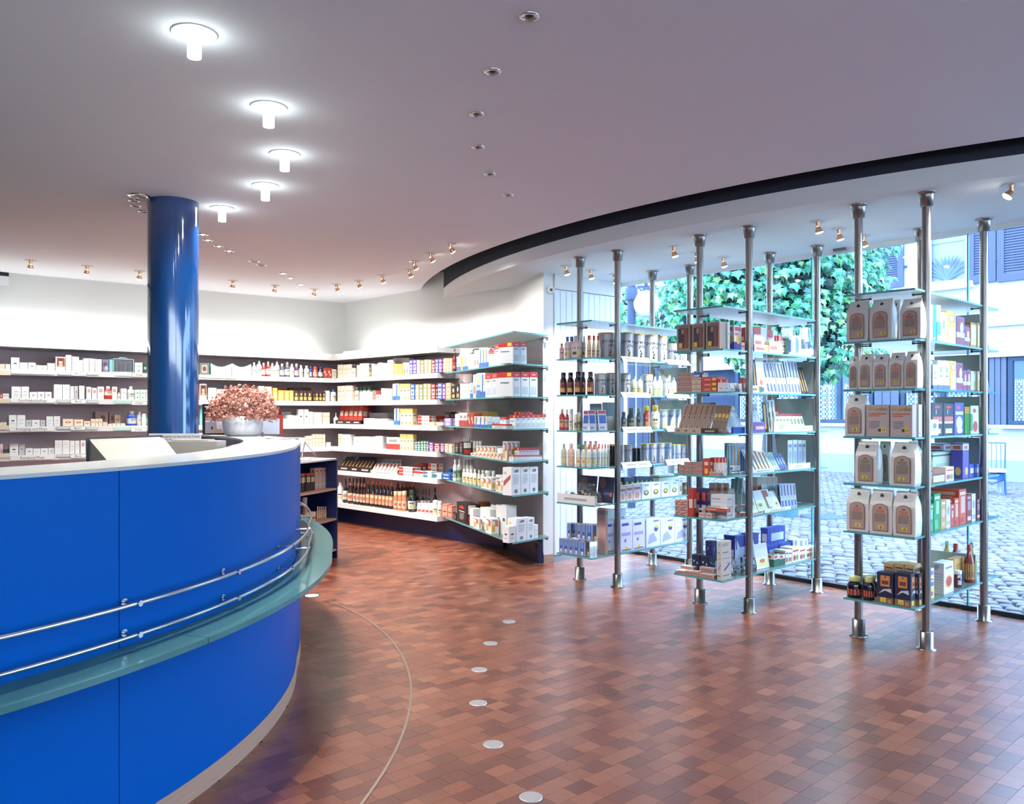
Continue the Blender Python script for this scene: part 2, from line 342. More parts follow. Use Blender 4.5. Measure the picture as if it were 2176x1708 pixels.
# small sensor on the pier
ps = on_z(1173, 617, 2.54); t = empty('motion_sensor', (PIER1.x-.02, PIER1.y-.02, 2.54)); tag(t, 'small round white sensor with dark lens high on the pier edge', 'sensor')
rotm = Matrix.Rotation(math.radians(90), 4, 'X')
mb = MB(); mb.lathe([(.034, 0), (.034, .03), (.022, .034)], 20); mb.v = [tuple(rotm @ Vector(v)) for v in mb.v]; mb.build('housing', 'shelf', t)
mb = MB(); mb.lathe([(.015, .03), (.012, .038)], 14); mb.v = [tuple(rotm @ Vector(v)) for v in mb.v]; mb.build('lens', 'black', t)
# ---------------- blue column
cc = Vector((-2.32, 5.737)); t = empty('column', (cc.x, cc.y, 0)); tag(t, 'glossy deep blue round column rising to the ceiling behind counter', 'column')
mb = MB(); n = 64; ga = 22
mb.lathe([(.164, 0), (.164, ZC)], n, cap=False); mb.build('shaft', 'blue_gloss', t)
mb = MB(); a = math.radians(-62); q = Vector((math.cos(a), math.sin(a))); mb.tube([(q.x*.1642, q.y*.1642, 0), (q.x*.1642, q.y*.1642, ZC)], .0012, 5, cap=False); mb.build('seam', 'navy', t)
# unseen cool fill strip added behind the camera to brighten the ceiling
def fill_light(p, q, z, watts):
    l = bpy.data.lights.new('fill_strip', 'AREA'); l.shape = 'RECTANGLE'; l.size = (q-p).length; l.size_y = .08; l.energy = watts; l.color = (.66, .82, 1.0)
    o = bpy.data.objects.new('fill_strip', l); COL.objects.link(o); m = (p+q)/2; o.location = (m.x, m.y, z); o.rotation_euler = (math.pi, 0, math.atan2((q-p).y, (q-p).x))
fill_light(B0+Vector((7.0, .3)), B1+Vector((-.5, .3)), 2.15, FILL_STRIP_W)
# ---------------- lamps in the ceilings
def spot_light(parent, loc, target, watts, ang=75, blend=.7, rad=.03, col=LAMP_COL):
    l = bpy.data.lights.new('lamp_beam', 'SPOT'); l.energy = watts; l.spot_size = math.radians(ang); l.spot_blend = blend; l.shadow_soft_size = rad; l.color = col
    o = bpy.data.objects.new('lamp_beam', l); COL.objects.link(o); o.parent = parent; o.location = loc
    o.rotation_euler = (Vector(target)-Vector(loc)).to_track_quat('-Z', 'Y').to_euler(); return o
pm = MB(); pm.lathe([(.083, -.004), (.083, 0)], 36); pdisc = pm.mesh('plate', 'shelf')
pm = MB(); pm.lathe([(.0255, -.094), (.026, -.004)], 20); prod = pm.mesh('glass_rod', 'rod')
for i, (px, py) in enumerate([(413, 70), (571, 227), (605, 327), (564, 394), (472, 442)]):
    t = empty('pendant_light', on_z(px, py, ZC)); tag(t, f'lit glass rod lamp hanging from white ceiling plate, {ordn[i]} from the camera', 'ceiling lamp', 'glass rod ceiling lamps above the counter')
    put('plate', pdisc, t); put('glass_rod', prod, t); spot_light(t, (0, 0, -.10), (0, 0, -1), RODSPOT_W, 165, .5, .02)
def recessed(px, py, dia, label, grp, lit=None):
    t = empty('recessed_downlight', on_z(px, py, ZC)); tag(t, label, 'ceiling lamp', grp); r = dia/2
    m1 = MB(); m1.lathe([(r, 0), (r*.97, -.005), (r*.74, -.006), (r*.70, -.001)], 24, cap=False); m1.build('ring', 'chrome', t)
    m1 = MB(); m1.lathe([(r*.7, -.001), (r*.45, -.0005)], 20, cap=False); m1.build('reflector', 'copper' if lit is None else 'chrome', t)
    m1 = MB(); m1.lathe([(r*.45, -.0012), (r*.2, -.004), (0.0001, -.009)], 14, cap=False); m1.build('bulb', 'black' if lit is None else lit, t)
    if lit: spot_light(t, (0, 0, -.015), (0, 0, -1), STAR_W, 120, .8, .03)
    return t
for i, (px, py) in enumerate([(1125, 35), (1047, 152), (1013, 242), (1016, 312), (1041, 369), (1080, 414)]):
    recessed(px, py, .075, f'unlit recessed ceiling downlight above a floor disc, {ordn[i]} from the camera', 'recessed downlights over the floor discs')
for i, (px, py, d_) in enumerate([(295, 416, .14), (285, 426, .075), (288, 437, .075), (305, 449, .075)]):
    recessed(px, py, d_, ['large recessed ring lamp in ceiling beside column top', 'small recessed lamp just past the large ring beside column', 'small recessed lamp midway in the row beside column', 'small recessed lamp last in the row beside column'][i], 'recessed lamps by the column')
for i, (px, py) in enumerate([(540, 555), (556, 563)]):
    recessed(px, py, .11, f'dark recessed ring lamp between two bright halogen rows, {ordn[i]} from the column', 'dark ring lamps on the ceiling')
for i, (px, py) in enumerate([(431, 498), (442, 510), (465, 523), (487, 533), (601, 581), (617, 591), (639, 605)]):
    recessed(px, py, .085, f'brightly lit halogen downlight {ordn[i] if i < 4 else ordn[i-4]} in the row '+('next to the column top' if i < 4 else 'over the room corner'), 'lit halogen downlights', 'star').location.z += 0
sp_d = MB(); sp_d.lathe([(.052, -.004), (.052, 0)], 24); sp_d = sp_d.mesh('plate', 'shelf')
sp_n = MB(); sp_n.lathe([(.016, -.004), (.013, -.035)], 12); sp_n = sp_n.mesh('neck', 'copper')
def spot(px, py, z, target, watts, label, grp, ang):
    P = on_z(px, py, z); t = empty('spotlight', P); tag(t, label, 'spotlight', grp)
    put('plate', sp_d, t); put('neck', sp_n, t)
    d = (Vector(target)-P); d.normalize(); q = d.to_track_quat('Z', 'Y').to_matrix().to_4x4(); base = Vector((0, 0, -.036))
    m1 = MB(); m1.lathe([(.012, 0), (.020, .015), (.028, .04)], 16, cap=False); m1.v = [tuple(q @ Vector(v)+base) for v in m1.v]; m1.build('reflector', 'copper', t)
    m1 = MB(); m1.lathe([(.0265, .036), (.022, .046), (.0001, .050)], 16); m1.v = [tuple(q @ Vector(v)+base) for v in m1.v]; m1.build('bulb', 'bulb', t)
    lo = base+d*.07; spot_light(t, lo, lo+d, watts, ang)
wl = [(65, 553), (185, 565), (297, 576), (495, 596), (584, 606), (668, 614), (715, 604), (762, 596), (812, 585), (870, 572), (880, 555), (915, 538), (957, 517)]
for i, (px, py) in enumerate(wl):
    P = on_z(px, py, ZC)
    if i < 6: fo = CORNER+DL*((P.xy-CORNER).dot(DL)); lab = f'lit spotlight facing the shelves behind the counter, {ordn[i]} along that wall'
    else: fo = CORNER+DR*((P.xy-CORNER).dot(DR)); lab = f'lit spotlight facing the long shelf wall, {ordn[i-6]} from the room corner'
    spot(px, py, ZC, (fo.x, fo.y, 1.15), SPOT_W, lab, 'spotlights along the shelf walls', 95)
sl = [(1203, 565), (1255, 574), (1306, 583), (1432, 524), (1480, 536), (1537, 547), (1738, 470), (1783, 486), (1835, 501), (2150, 392)]
nm_ = ['shutter rack', 'middle rack', 'flour bag rack']
for i, (px, py) in enumerate(sl):
    P = on_z(px, py, ZS); k = min(i//3, 2)
    lab = f'lit spotlight under the soffit by the {nm_[k]}, {ordn[i % 3]} of three' if i < 9 else 'lit copper spotlight under the soffit nearer than the racks'
    tg = P+Vector((.45, .15, -1.6)) if i < 9 else P+Vector((-.9, .2, -1.2))
    spot(px, py, ZS, tg, SOFFIT_W, lab, 'spotlights under the soffit', 100)
# ================================================================ shelving on the walls
LV = [2.11, 1.83, 1.54, 1.255, .968, .675, .265]                    # upper faces of the seven shelf levels
SD = .35
NL = Vector((.628, -.778)); NR = Vector((-.714, -.70))              # into the room
LN = ['valance', 'top', 'second', 'third', 'fourth', 'fifth', 'bottom']
KIN = CORNER+NL*SD+NR*SD*1.0                                        # inner corner of the shelf fronts
def line_int(p, d, q, e):
    t = ((q.x-p.x)*e.y-(q.y-p.y)*e.x)/(d.x*e.y-d.y*e.x); return p+d*t
KIN = line_int(CORNER+NL*SD, DL, CORNER+NR*SD, DR)
LFRONT = KIN+DL*7.2; RFRONT = KIN+DR*2.05
shelfL, shelfR = {}, {}
RW_END = CORNER+DR*2.9
for i, z in enumerate(LV):
    th = .055
    mb = MB(); mb.prism([tuple(LFRONT), tuple(KIN), tuple(CORNER), tuple(LFRONT-NL*SD)], z-th, z)
    if i == 0: a, b = LFRONT, KIN; mb.prism([tuple(a), tuple(b), tuple(b-NL*.02), tuple(a-NL*.02)], z, z+.022)
    o = mb.build('display_shelf', 'shelf'); shelfL[i] = o
    tag(o, f'{"lit white top ledge" if i == 0 else LN[i]+" white wall shelf"} behind the blue counter and column', 'shelf', 'white shelves behind the counter')
    mb = MB(); g0 = KIN+DR*2.75+Vector((.05, .25))
    mb.prism([tuple(KIN), tuple(RFRONT), tuple(RFRONT+Vector((.26, .22))), tuple(CORNER+DR*2.3), tuple(CORNER)], z-th, z)
    if i == 0: a, b = KIN, RFRONT; mb.prism([tuple(a), tuple(b), tuple(b-NR*.02), tuple(a-NR*.02)], z, z+.022)
    o = mb.build('display_shelf', 'shelf'); shelfR[i] = o
    tag(o, f'{"lit white top ledge" if i == 0 else LN[i]+" white wall shelf"} between room corner and glass shelves', 'shelf', 'white shelves along the long wall')
# taupe panel behind the shelves, blue plinth under them
def strip(name, a, b, off, th, z0, z1, m):
    n = Vector((-(b-a).y, (b-a).x)).normalized(); mb = MB()
    mb.prism([tuple(a-n*off), tuple(b-n*off), tuple(b-n*(off-th)), tuple(a-n*(off-th))], z0, z1); return struct(mb.build(name, m))
strip('trim_panel_left', LEND+DL*-1.0, CORNER, .010, .009, .1, LV[0]-.056, 'taupe'); strip('trim_panel_right', CORNER, BEND, .010, .009, .1, LV[0]-.056, 'taupe')
strip('trim_panel_pier', BEND, PIER0, .006, .005, .1, LV[0]-.07, 'taupe')
strip('baseboard_left', LEND+DL*-1.0, CORNER, .14, .13, 0, .21, 'navy'); strip('baseboard_right', CORNER, BEND, .14, .13, 0, .21, 'navy')
strip('baseboard_end', BEND-DR*.12, PIER0, .05, .044, 0, .2, 'navy')
# hidden light tubes on the top ledge
for (a, d, n, L_, lab) in ((KIN, DL, NL, 6.4, 'behind the counter'), (KIN, DR, NR, 2.0, 'on the long wall')):
    for k in range(int(L_/1.25)):
        p = a+d*(.15+k*1.25)-n*.055; q = p+d*1.15; t = empty('fluorescent_tube', (p.x, p.y, LV[0]+.0015)); tag(t, f'glowing fluorescent tube on top ledge {lab}, {ordn[k]} from the corner', 'tube light', f'tubes on the ledge {lab}')
        mb = MB(); mb.tube([(0, 0, .035), ((q-p).x, (q-p).y, .035)], .013, 8); mb.build('tube', 'tube', t)
        mb = MB(); e = (q-p); mb.tube([(0, 0, .010), (e.x, e.y, .010)], .010, 4); mb.build('batten', 'shelf', t)
# glass shelves at the pier end
G0, G1, G2 = Vector((-.73, 9.09)), Vector((.008, 7.285)), Vector((.335, 7.665))
GP = [G0, G1, G2, Vector((.265, 7.87)), BEND+Vector((-.012, -.0)), Vector((-.45, 9.15))]
def slab(mb, poly, z0, z1): mb.prism([tuple(p) for p in poly], z0, z1, mside=1)
for i, z in enumerate(LV):
    t = empty('glass_shelf_plate', (0, 0, 0)); tag(t, f'{"topmost" if i == 0 else LN[i]} clear glass shelf against the wall beside the pier', 'shelf', 'glass shelves beside the pier')
    mb = MB(); slab(mb, GP, z-.012, z); mb.build('glass_plate', ['sglass' if i else 'frost', 'gedge'], t)
    mb = MB()
    for p in (G0+Vector((.10, .12)), G2+Vector((-.01, .1)), ): mb.box(p.x-.01, p.x+.01, p.y-.01, p.y+.01, z-.045, z-.0125)
    b1 = GP[3]; mb.tube([(b1.x, b1.y-.01, z-.025), (G2.x-.02, G2.y, z-.025)], .006, 6); mb.build('bracket', 'steel', t)
mb = MB(); p = on_z(1143, 1178, .06); mb.box(-.035, .035, -.03, .03, 0, .07, mtx=Matrix.Translation((.24, 7.86, .10))); mb.lathe([(.03, 0), (.03, .05)], 12, cx=.24, cy=7.81, m=0)
mb.v = [(x, y, z+(.10 if z < .055 and abs(x-.24) < .04 and y < 7.845 else 0)) for x, y, z in mb.v]
o = mb.build('transformer_box', 'black'); tag(o, 'small black box mounted under the lowest glass shelf at the pier', 'transformer')
# ---------------- steel and glass racks in front of the window
RACKS = {}; VM = {'1': .375, '2': .40, '3': .425}
pcol = MB(); pcol.lathe([(.055, 0), (.055, .007), (.040, .009), (.040, .105), (.036, .108), (.026, .108)], 24, cap=False); pcol = pcol.mesh('base_collar', 'steel')
tcol = MB(); tcol.lathe([(.026, ZS-.085), (.036, ZS-.083), (.043, ZS-.02), (.046, ZS-.008), (.054, ZS-.006), (.054, ZS)], 24, cap=False); tcol = tcol.mesh('top_collar', 'steel')
pole = MB(); pole.lathe([(.025, .1), (.025, ZS-.08)], 20, cap=False); pole = pole.mesh('pole', 'steel')
shp = {}
for key, B, u0, u1, lab in (('1', Vector((.848, 6.731)), -.315, 1.17, 'nearest the white slatted shutter'), ('2', Vector((1.658, 5.858)), -.33, 1.165, 'in the middle of the window'), ('3', Vector((2.452, 4.957)), -.172, 1.295, 'holding the flour bags')):
    t = empty('glass_rack', (B.x, B.y, 0)); tag(t, f'floor to ceiling steel pole rack with glass shelves {lab}', 'rack', 'steel pole racks by the window'); RACKS[key] = (B, u0, u1)
    for (a, b) in ((0, 0), (.992, 0), (0, .407), (.992, .407)):
        p = U*a+V*b; pc = put('pole', pole, t, (p.x, p.y, 0)); put('base_collar', pcol, pc); put('top_collar', tcol, pc)
    for i, z in enumerate(LV):
        zz = z-(.0 if i else -.01)
        poly = [U*u0+V*-.002, U*u1+V*-.002, U*u1+V*VM[key], U*u0+V*VM[key]]
        mb = MB(); slab(mb, poly, zz-.012, zz); g = mb.build('glass_shelf', ['frost' if i == 0 else 'sglass', 'gedge'], t)
        for (a, b, s_) in ((0, 0, 1), (.992, 0, 1), (0, .407, -1), (.992, .407, -1)):
            p = U*a+V*(b+s_*.02); q = U*a+V*(b+s_*.075); mb = MB(); mb.tube([(p.x, p.y, zz-.018), (q.x, q.y, zz-.018)], .0045, 6); mb.lathe([(.008, zz-.024), (.008, zz-.0125)], 8, cx=q.x, cy=q.y); mb.build('clamp', 'black', g)
    pl = {'1': (2, 3, 4), '2': (2, 3, 4, 5), '3': (1, 2, 3, 4, 5)}[key]
    for i in pl:
        z0, z1 = LV[i]-.05, LV[i-1]-.03
        mb = MB(); a, b = U*(u1-.16)+V*.035, U*(u1-.09)+V*.035; d = V*.335; n = .004
        z0 = LV[i]+.002
        for (p, q) in ((a, b),):
            P0 = [(q.x, q.y, z0), (q.x+d.x, q.y+d.y, z0), (p.x+d.x, p.y+d.y, z1), (p.x, p.y, z1)]; e = U*.006
            P1 = [(x+e.x, y+e.y, z) for x, y, z in P0]
            mb.face(P0[::-1], '#8b9399'); mb.face(P1, '#dfe6ea')
            for k in range(4): k2 = (k+1) % 4; mb.face([P0[k], P0[k2], P1[k2], P1[k]], '#dfe6ea')
        mb.build('back_panel', 'matte', t)
    shp[key] = t
# pale panel standing on the lowest shelf of the flour rack
B, u0, u1 = RACKS['3']
mb = MB(); p = B+U*1.02+V*.06; q = B+U*1.02+V*.36
mb.prism([tuple(p), tuple(p+U*.006), tuple(q+U*.006), tuple(q)], LV[6]+.001, LV[6]+.165, '#a9bcb8'); o = mb.build('low_panel', 'matte', shp['3']); o.location = (-B.x, -B.y, 0)

# ================================================================ the round blue counter
t = empty('counter', (CCN.x, CCN.y, 0)); tag(t, 'big curved blue service counter with white worktop and steel rails', 'counter')
def rel(p, z): return (p.x-CCN.x, p.y-CCN.y, z)
T0, T1 = -78, 66
def ring(a, b, o0, o1, z0, z1, n=None, col=(.8,)*3, m=0, mtop=None):
    n = n or max(2, int(abs(b-a)/2)); A = [a+(b-a)*i/n for i in range(n+1)]; mb = MB()
    mb.grid([[rel(cpt(x, o1), z0) for x in A], [rel(cpt(x, o1), z1) for x in A]], col, m)
    mb.grid([[rel(cpt(x, o1), z1) for x in A], [rel(cpt(x, o0), z1) for x in A]], col, m if mtop is None else mtop, False)
    mb.grid([[rel(cpt(x, o0), z1) for x in A], [rel(cpt(x, o0), z0) for x in A]], col, m)
    mb.grid([[rel(cpt(x, o0), z0) for x in A], [rel(cpt(x, o1), z0) for x in A]], col, m, False)
    for x, f in ((a, 0), (b, 1)):
        q = [rel(cpt(x, o0), z0), rel(cpt(x, o1), z0), rel(cpt(x, o1), z1), rel(cpt(x, o0), z1)]; mb.face(q if not f else q[::-1], col, m)
    return mb
ZT = 1.225
seams = [T0, -56, -20.6, 14.9, 50, T1]
for a, b in zip(seams[:-1], seams[1:]): ring(a+.035, b-.035, -.02, 0, .078, ZT-.012).build('front_panel', 'blue', t)
ring(T0, T1, -.05, -.021, .07, ZT-.03).build('carcass', 'navy', t)
ring(T0, T1, -.04, .001, .0, .077).build('skirting', 'skirt', t)
ring(T0, T1, -.335, .004, ZT-.012, ZT).build('worktop', 'top', t)
ring(T0, T1, -.335, -.315, .5, ZT-.013).build('inner_panel', 'navy', t)
ZLG = .645
segs = [T0, -48, -17.0, 13.4, 44, 60]
lg = None
for a, b in zip(segs[:-1], segs[1:]): ring(a+.04, b-.04, .004, .187, ZLG-.02, ZLG, mtop=0, col=(.3, .6, .6)).build('glass_ledge', 'ledge', t)
for z, r in ((.79, .0075), (.69, .0075)):
    mb = MB(); mb.tube([rel(cpt(x, .062), z) for x in [T0+(42-T0)*i/60 for i in range(61)]], r, 8); mb.build('rail', 'chrome', t)
    for x in [-73.4, -62.8, -52.2, -41.7, -31.1, -20.3, -10.2, 1.0, 11.6, 22.2, 33]:
        mb = MB(); mb.tube([rel(cpt(x, .001), z), rel(cpt(x, .068), z)], .006, 8); mb.tube([rel(cpt(x, .0), z), rel(cpt(x, .006), z)], .013, 10); mb.tube([rel(cpt(x, .066), z), rel(cpt(x, .074), z)], .010, 10)
        mb.build('rail_bracket', 'chrome', t)
for x in [-52, -33, -24.5, -6, 6, 25, 40]:
    mb = MB(); mb.tube([rel(cpt(x, 0), ZLG-.03), rel(cpt(x, .15), ZLG-.028)], .008, 6); mb.tube([rel(cpt(x, .15), ZLG-.03), rel(cpt(x, .15), ZLG-.0205)], .014, 8); mb.build('ledge_bracket', 'black', t)
# ---------------- things on and behind the counter
def ground(px, Y): return Vector(((px-CX)*Y/F, Y))
desk = MB(); A = [T0+(60-T0)*i/40 for i in range(41)]
mb = ring(T0, 60, -.95, -.336, .86, .90); o = mb.build('inner_desk', 'top', t)
ring(T0, 60, -.93, -.90, 0, .86).build('inner_desk_front', 'navy', t)
# bulky beige terminal, screen turned away
t2 = empty('computer_terminal', (-1.84, 3.70, .901)); tag(t2, 'bulky beige computer monitor housing with black bezel behind counter top', 'monitor')
aa, bb = Vector((.55, -.835)), Vector((.835, .55)); N0 = Vector((-1.917, 3.80))-Vector((-1.84, 3.70))
def hp(a, b, z): q = N0+aa*a+bb*b; return (q.x, q.y, z-.901)
mb = MB(); hull = [hp(0, 0, .99), hp(0, .30, .99), hp(0, .30, 1.284), hp(0, 0, 1.278), hp(.40, .02, 1.0), hp(.40, .30, 1.0), hp(.40, .30, 1.208), hp(.40, .02, 1.200), hp(.10, -.002, .99), hp(.10, .302, .99), hp(.10, .302, 1.276), hp(.10, -.002, 1.266)]
for f in ((0, 8, 9, 1), (8, 4, 5, 9), (3, 2, 10, 11), (11, 10, 6, 7), (0, 3, 11, 8), (8, 11, 7, 4), (1, 9, 10, 2), (9, 5, 6, 10), (4, 7, 6, 5), (0, 1, 2, 3)): mb.face([hull[i] for i in f])
mb.build('housing', 'beige', t2)
mb = MB(); q = [hp(-.016, -.012, .975), hp(-.016, .312, .975), hp(-.016, .312, 1.292), hp(-.016, -.012, 1.286), hp(-.0005, -.012, .975), hp(-.0005, .312, .975), hp(-.0005, .312, 1.292), hp(-.0005, -.012, 1.286)]
for f in ((0, 3, 2, 1), (4, 5, 6, 7), (0, 1, 5, 4), (1, 2, 6, 5), (2, 3, 7, 6), (3, 0, 4, 7)): mb.face([q[i] for i in f])
mb.build('bezel', 'black', t2)
c0 = N0+aa*.15+bb*.15; mb = MB(); mb.lathe([(.10, 0), (.09, .02), (.05, .03), (.05, .095)], 20, cx=c0.x, cy=c0.y); mb.build('stand', 'beige', t2)
def brick(name, label, cat, px0, px1, Y, z0, z1, d, m, rz=0.0, cols=None):
    a, b = ground(px0, Y), ground(px1, Y); wd = (b-a).length; mb = MB(); mb.box(-wd/2, wd/2, 0, d, z0, z1, cols or '#d9dbd8'); c = (a+b)/2
    o = mb.build(name, m, None, (c.x, c.y, 0)); o.rotation_euler = (0, 0, rz); tag(o, label, cat); return o, wd
o, wd = brick('printer', 'low white device box on the desk inside the counter', 'printer', 352, 460, 4.2, .901, 1.255, .14, 'beige')
o['label'] = 'white boxy printer on the desk inside the counter ring'
mb = MB(); mb.box(-wd*.42, wd*.30, .02, .12, 1.2552, 1.262, '#c9c9c6'); mb.build('paper_slot', 'beige', o)
a, b = ground(316, 4.6), ground(427, 4.6); wd = (b-a).length; mb = MB(); mb.box(-wd/2, wd/2, 0, .004, .901, 1.284, '#e4e2e4')
fn = lambda x, y: (x, -.0006, 1.262+y)
put_text(mb, 'Blutdruckmessgerät von besonderem Format', fn, .0125, '#1a1a22', bold=.012, maxw=wd*.95); put_text(mb, 'für Ihre Blutdruckmessung', lambda x, y: (x, -.0006, 1.245+y), .010, '#1a1a22', bold=.01, maxw=wd*.6)
c = (a+b)/2; o = mb.build('sign_board', 'card', None, (c.x, c.y, 0)); tag(o, 'long white printed sign about blood pressure meters standing before the column', 'sign')
# poster, planter, red framed card, small bottle, wire stand on the far end of the worktop
P = ground(462, 6.55); mb = MB(); h = .185; mb.box(-.118, .118, 0, .012, 0, h+.055, '#0d0c14'); mb.box(-.095, .118, -.0006, 0, .012, .135, '#8f8a98'); mb.box(-.095, .118, -.0008, 0, .10, .108, '#c9c6cf')
mb.box(-.005, .04, -.0012, 0, .03, .105, '#d8d4dc'); mb.box(.005, .03, -.0013, 0, .105, .13, '#a98070'); mb.box(-.03, .035, -.0013, 0, .012, .045, '#b88f7c'); mb.box(-.05, -.035, -.0013, 0, .04, .065, '#3a3038')
put_text(mb, '"IMPULSION"', lambda x, y: (-.098+x, -.0008, .198+y), .026, '#f2f2f5', align=0, bold=.02); put_text(mb, 'Die neue Handcreme', lambda x, y: (.112+x, -.0008, .176+y), .014, '#e8e8ec', align=1); put_text(mb, 'für trockene Haut', lambda x, y: (.112+x, -.0008, .155+y), .014, '#e8e8ec', align=1)
o = mb.build('poster', 'card', None, (P.x, P.y, ZT)); tag(o, 'black advertising poster with white title and seated figure beside planter', 'poster')
P = cpt(46.0, -.155); PB = Vector(((516-CX)*6.25/F, 6.25)); t3 = empty('flower_bowl', (PB.x, PB.y, ZT)); tag(t3, 'white ceramic bowl heaped with dried pink brown flowers on counter', 'flower bowl')
mb = MB(); mb.lathe([(.105, 0), (.128, .012), (.143, .05), (.147, .10), (.147, .145), (.138, .145), (.135, .10)], 40); mb.build('bowl', 'ceramic', t3)
mb = MB(); rr = random.Random(5); fp = ['#a5685a', '#b87c6a', '#8c5348', '#c79080', '#96604f', '#d8a898', '#7a4840', '#b98a70', '#a9776a']
for i in range(1500):
    u, v = rr.uniform(0, 2*math.pi), rr.random()
    el = math.acos(1-v*1.25); k = rr.uniform(.72, 1.04)+.06*math.sin(5*u)*math.sin(3*el)
    c = Vector((.252*k*math.sin(el)*math.cos(u), .235*k*math.sin(el)*math.sin(u), .155+.195*k*math.cos(el)+.03*rr.random()))
    s = rr.uniform(.006, .0145); cl = rr.choice(fp); ax = [Vector((rr.gauss(0, 1), rr.gauss(0, 1), rr.gauss(0, 1))).normalized() for _ in range(2)]; a = ax[0]; b = a.cross(ax[1]).normalized(); n_ = a.cross(b)
    if rr.random() < .65:
        Q = [c+a*s, c+b*s, c-a*s, c-b*s, c+n_*s, c-n_*s]
        for f in ((0, 1, 4), (1, 2, 4), (2, 3, 4), (3, 0, 4), (1, 0, 5), (2, 1, 5), (3, 2, 5), (0, 3, 5)): mb.face([Q[j] for j in f], cl)
    else:
        for j in range(5):
            an = j*2*math.pi/5; d1 = a*math.cos(an)+b*math.sin(an); d2 = a*math.cos(an+.6)+b*math.sin(an+.6); mb.face([c, c+d1*s*1.5+n_*s*.5, c+d2*s*1.5+n_*s*.5], cl)
for i in range(110):
    u = rr.uniform(0, 2*math.pi); q = Vector((.235*math.cos(u)*rr.uniform(.3, 1), .22*math.sin(u)*rr.uniform(.3, 1), rr.uniform(.13, .33)))
    mb.tube([(q.x*.3, q.y*.3, .12), tuple(q)], .0013, 3, '#7c5a44', cap=False)
o = mb.build('dried_flowers', 'flower', t3); o['kind'] = 'stuff'
P = ground(573, 6.75); t4 = empty('counter_card', (P.x, P.y, ZT)); tag(t4, 'pale card on red backing board standing beside the flower bowl', 'display card')
mb = MB(); mb.box(-.06, .105, .004, .014, 0, .155, '#9a2f2a'); mb.build('backing', 'card', t4)
mb = MB(); mb.box(-.075, .08, -.002, .003, 0, .125, '#c4d2e4'); mb.face([(-.01, -.0025, .10), (.03, -.0025, .092), (.028, -.0025, .098), (-.01, -.0025, .112)], '#6a5560'); mb.build('leaflet', 'card', t4)
P = ground(558, 6.1); mb = MB(); mb.lathe([(.012, 0), (.013, .012), (.006, .024), (.006, .032)], 12, '#4a4654'); o = mb.build('tester_bottle', 'bottle', None, (P.x, P.y, ZT)); tag(o, 'tiny dark tester bottle beside the white flower bowl', 'bottle')
P = ground(596, 5.55)
for k in range(4):
    mb = MB(); mb.box(-.07+.008*k, .07+.01*k, -.10, .10, .0015*k, .0015*k+.0012, ['#d8d8d4', '#c9cdd2', '#e2e0da', '#b8bcc0'][k]); o = mb.build('leaflet', 'card', None, (P.x, P.y, ZT+.0004)); o.rotation_euler = (0, 0, .5+.25*k); tag(o, f'printed leaflet lying at counter end, {ordn[k]} sheet up in the loose pile', 'leaflet', 'leaflets on the counter end')
# dark blue end cabinet behind the counter
E0 = Vector((-1.685, 8.04)); ED = Vector((-.34, -.94)).normalized(); EI = Vector((-.94, .34)).normalized(); EL, EDP = .95, .36
t5 = empty('end_cabinet', (E0.x, E0.y, 0)); tag(t5, 'dark blue open end cabinet with curved shelves behind counter', 'cabinet')
def eb(a0, a1, b0, b1, z0, z1, name, m):
    mb = MB(); q = [ED*a0+EI*b0, ED*a0+EI*b1, ED*a1+EI*b1, ED*a1+EI*b0]
    ar = sum(q[i].x*q[(i+1) % 4].y-q[(i+1) % 4].x*q[i].y for i in range(4)); q = q if ar > 0 else q[::-1]
    mb.prism([tuple(p) for p in q], z0, z1); return mb.build(name, m, t5)
eb(-.02, .0, 0, EDP, 0, .94, 'side_panel', 'navy'); eb(EL, EL+.02, 0, EDP, 0, .94, 'side_panel', 'navy'); eb(0, EL, EDP, EDP+.02, 0, .94, 'back_panel', 'navy')
for z, nm in ((.96, 'cabinet_top'), (.673, 'shelf'), (.384, 'shelf'), (.09, 'shelf')):
    mb = MB(); n = 14; fr = [ED*(EL*i/n)+EI*(-.03*math.sin(math.pi*i/n)) for i in range(n+1)]; q = fr+[ED*EL+EI*EDP, EI*EDP]
    ar = sum(q[i].x*q[(i+1) % len(q)].y-q[(i+1) % len(q)].x*q[i].y for i in range(len(q))); q = q if ar > 0 else q[::-1]
    mb.prism([tuple(p) for p in q], z-.016, z); mb.build(nm, 'shelf' if z > .9 else 'skirt', t5)
mb = MB(); p = [E0+ED*.56+EI*.02, E0+ED*.27+EI*.02]; q0, q1 = p; mid = (q0+q1)/2
mb.tube([(q0.x, q0.y, .964), (q1.x, q1.y, .964), ((q0*.8+q1*.2).x, (q0*.8+q1*.2).y, 1.13), (q0.x, q0.y, .964)], .005, 6); o = mb.build('wire_stand', 'chrome'); tag(o, 'white triangular wire stand on top of the dark end cabinet', 'stand')
for k, (a, wd_, ds) in enumerate([(.18, .10, .012), (.42, .09, .01), (.62, .07, .02)]):
    p = E0+ED*a+EI*.2; mb = MB(); mb.box(-wd_/2, wd_/2, -.05, .05, 0, ds, '#e2e0d8'); o = mb.build('flat_box', 'card', None, (p.x, p.y, .9603)); o.rotation_euler = (0, 0, 1.2+.2*k); tag(o, f'flat white box on the end cabinet top, {ordn[k]} from its far edge', 'box', 'flat boxes on the end cabinet')
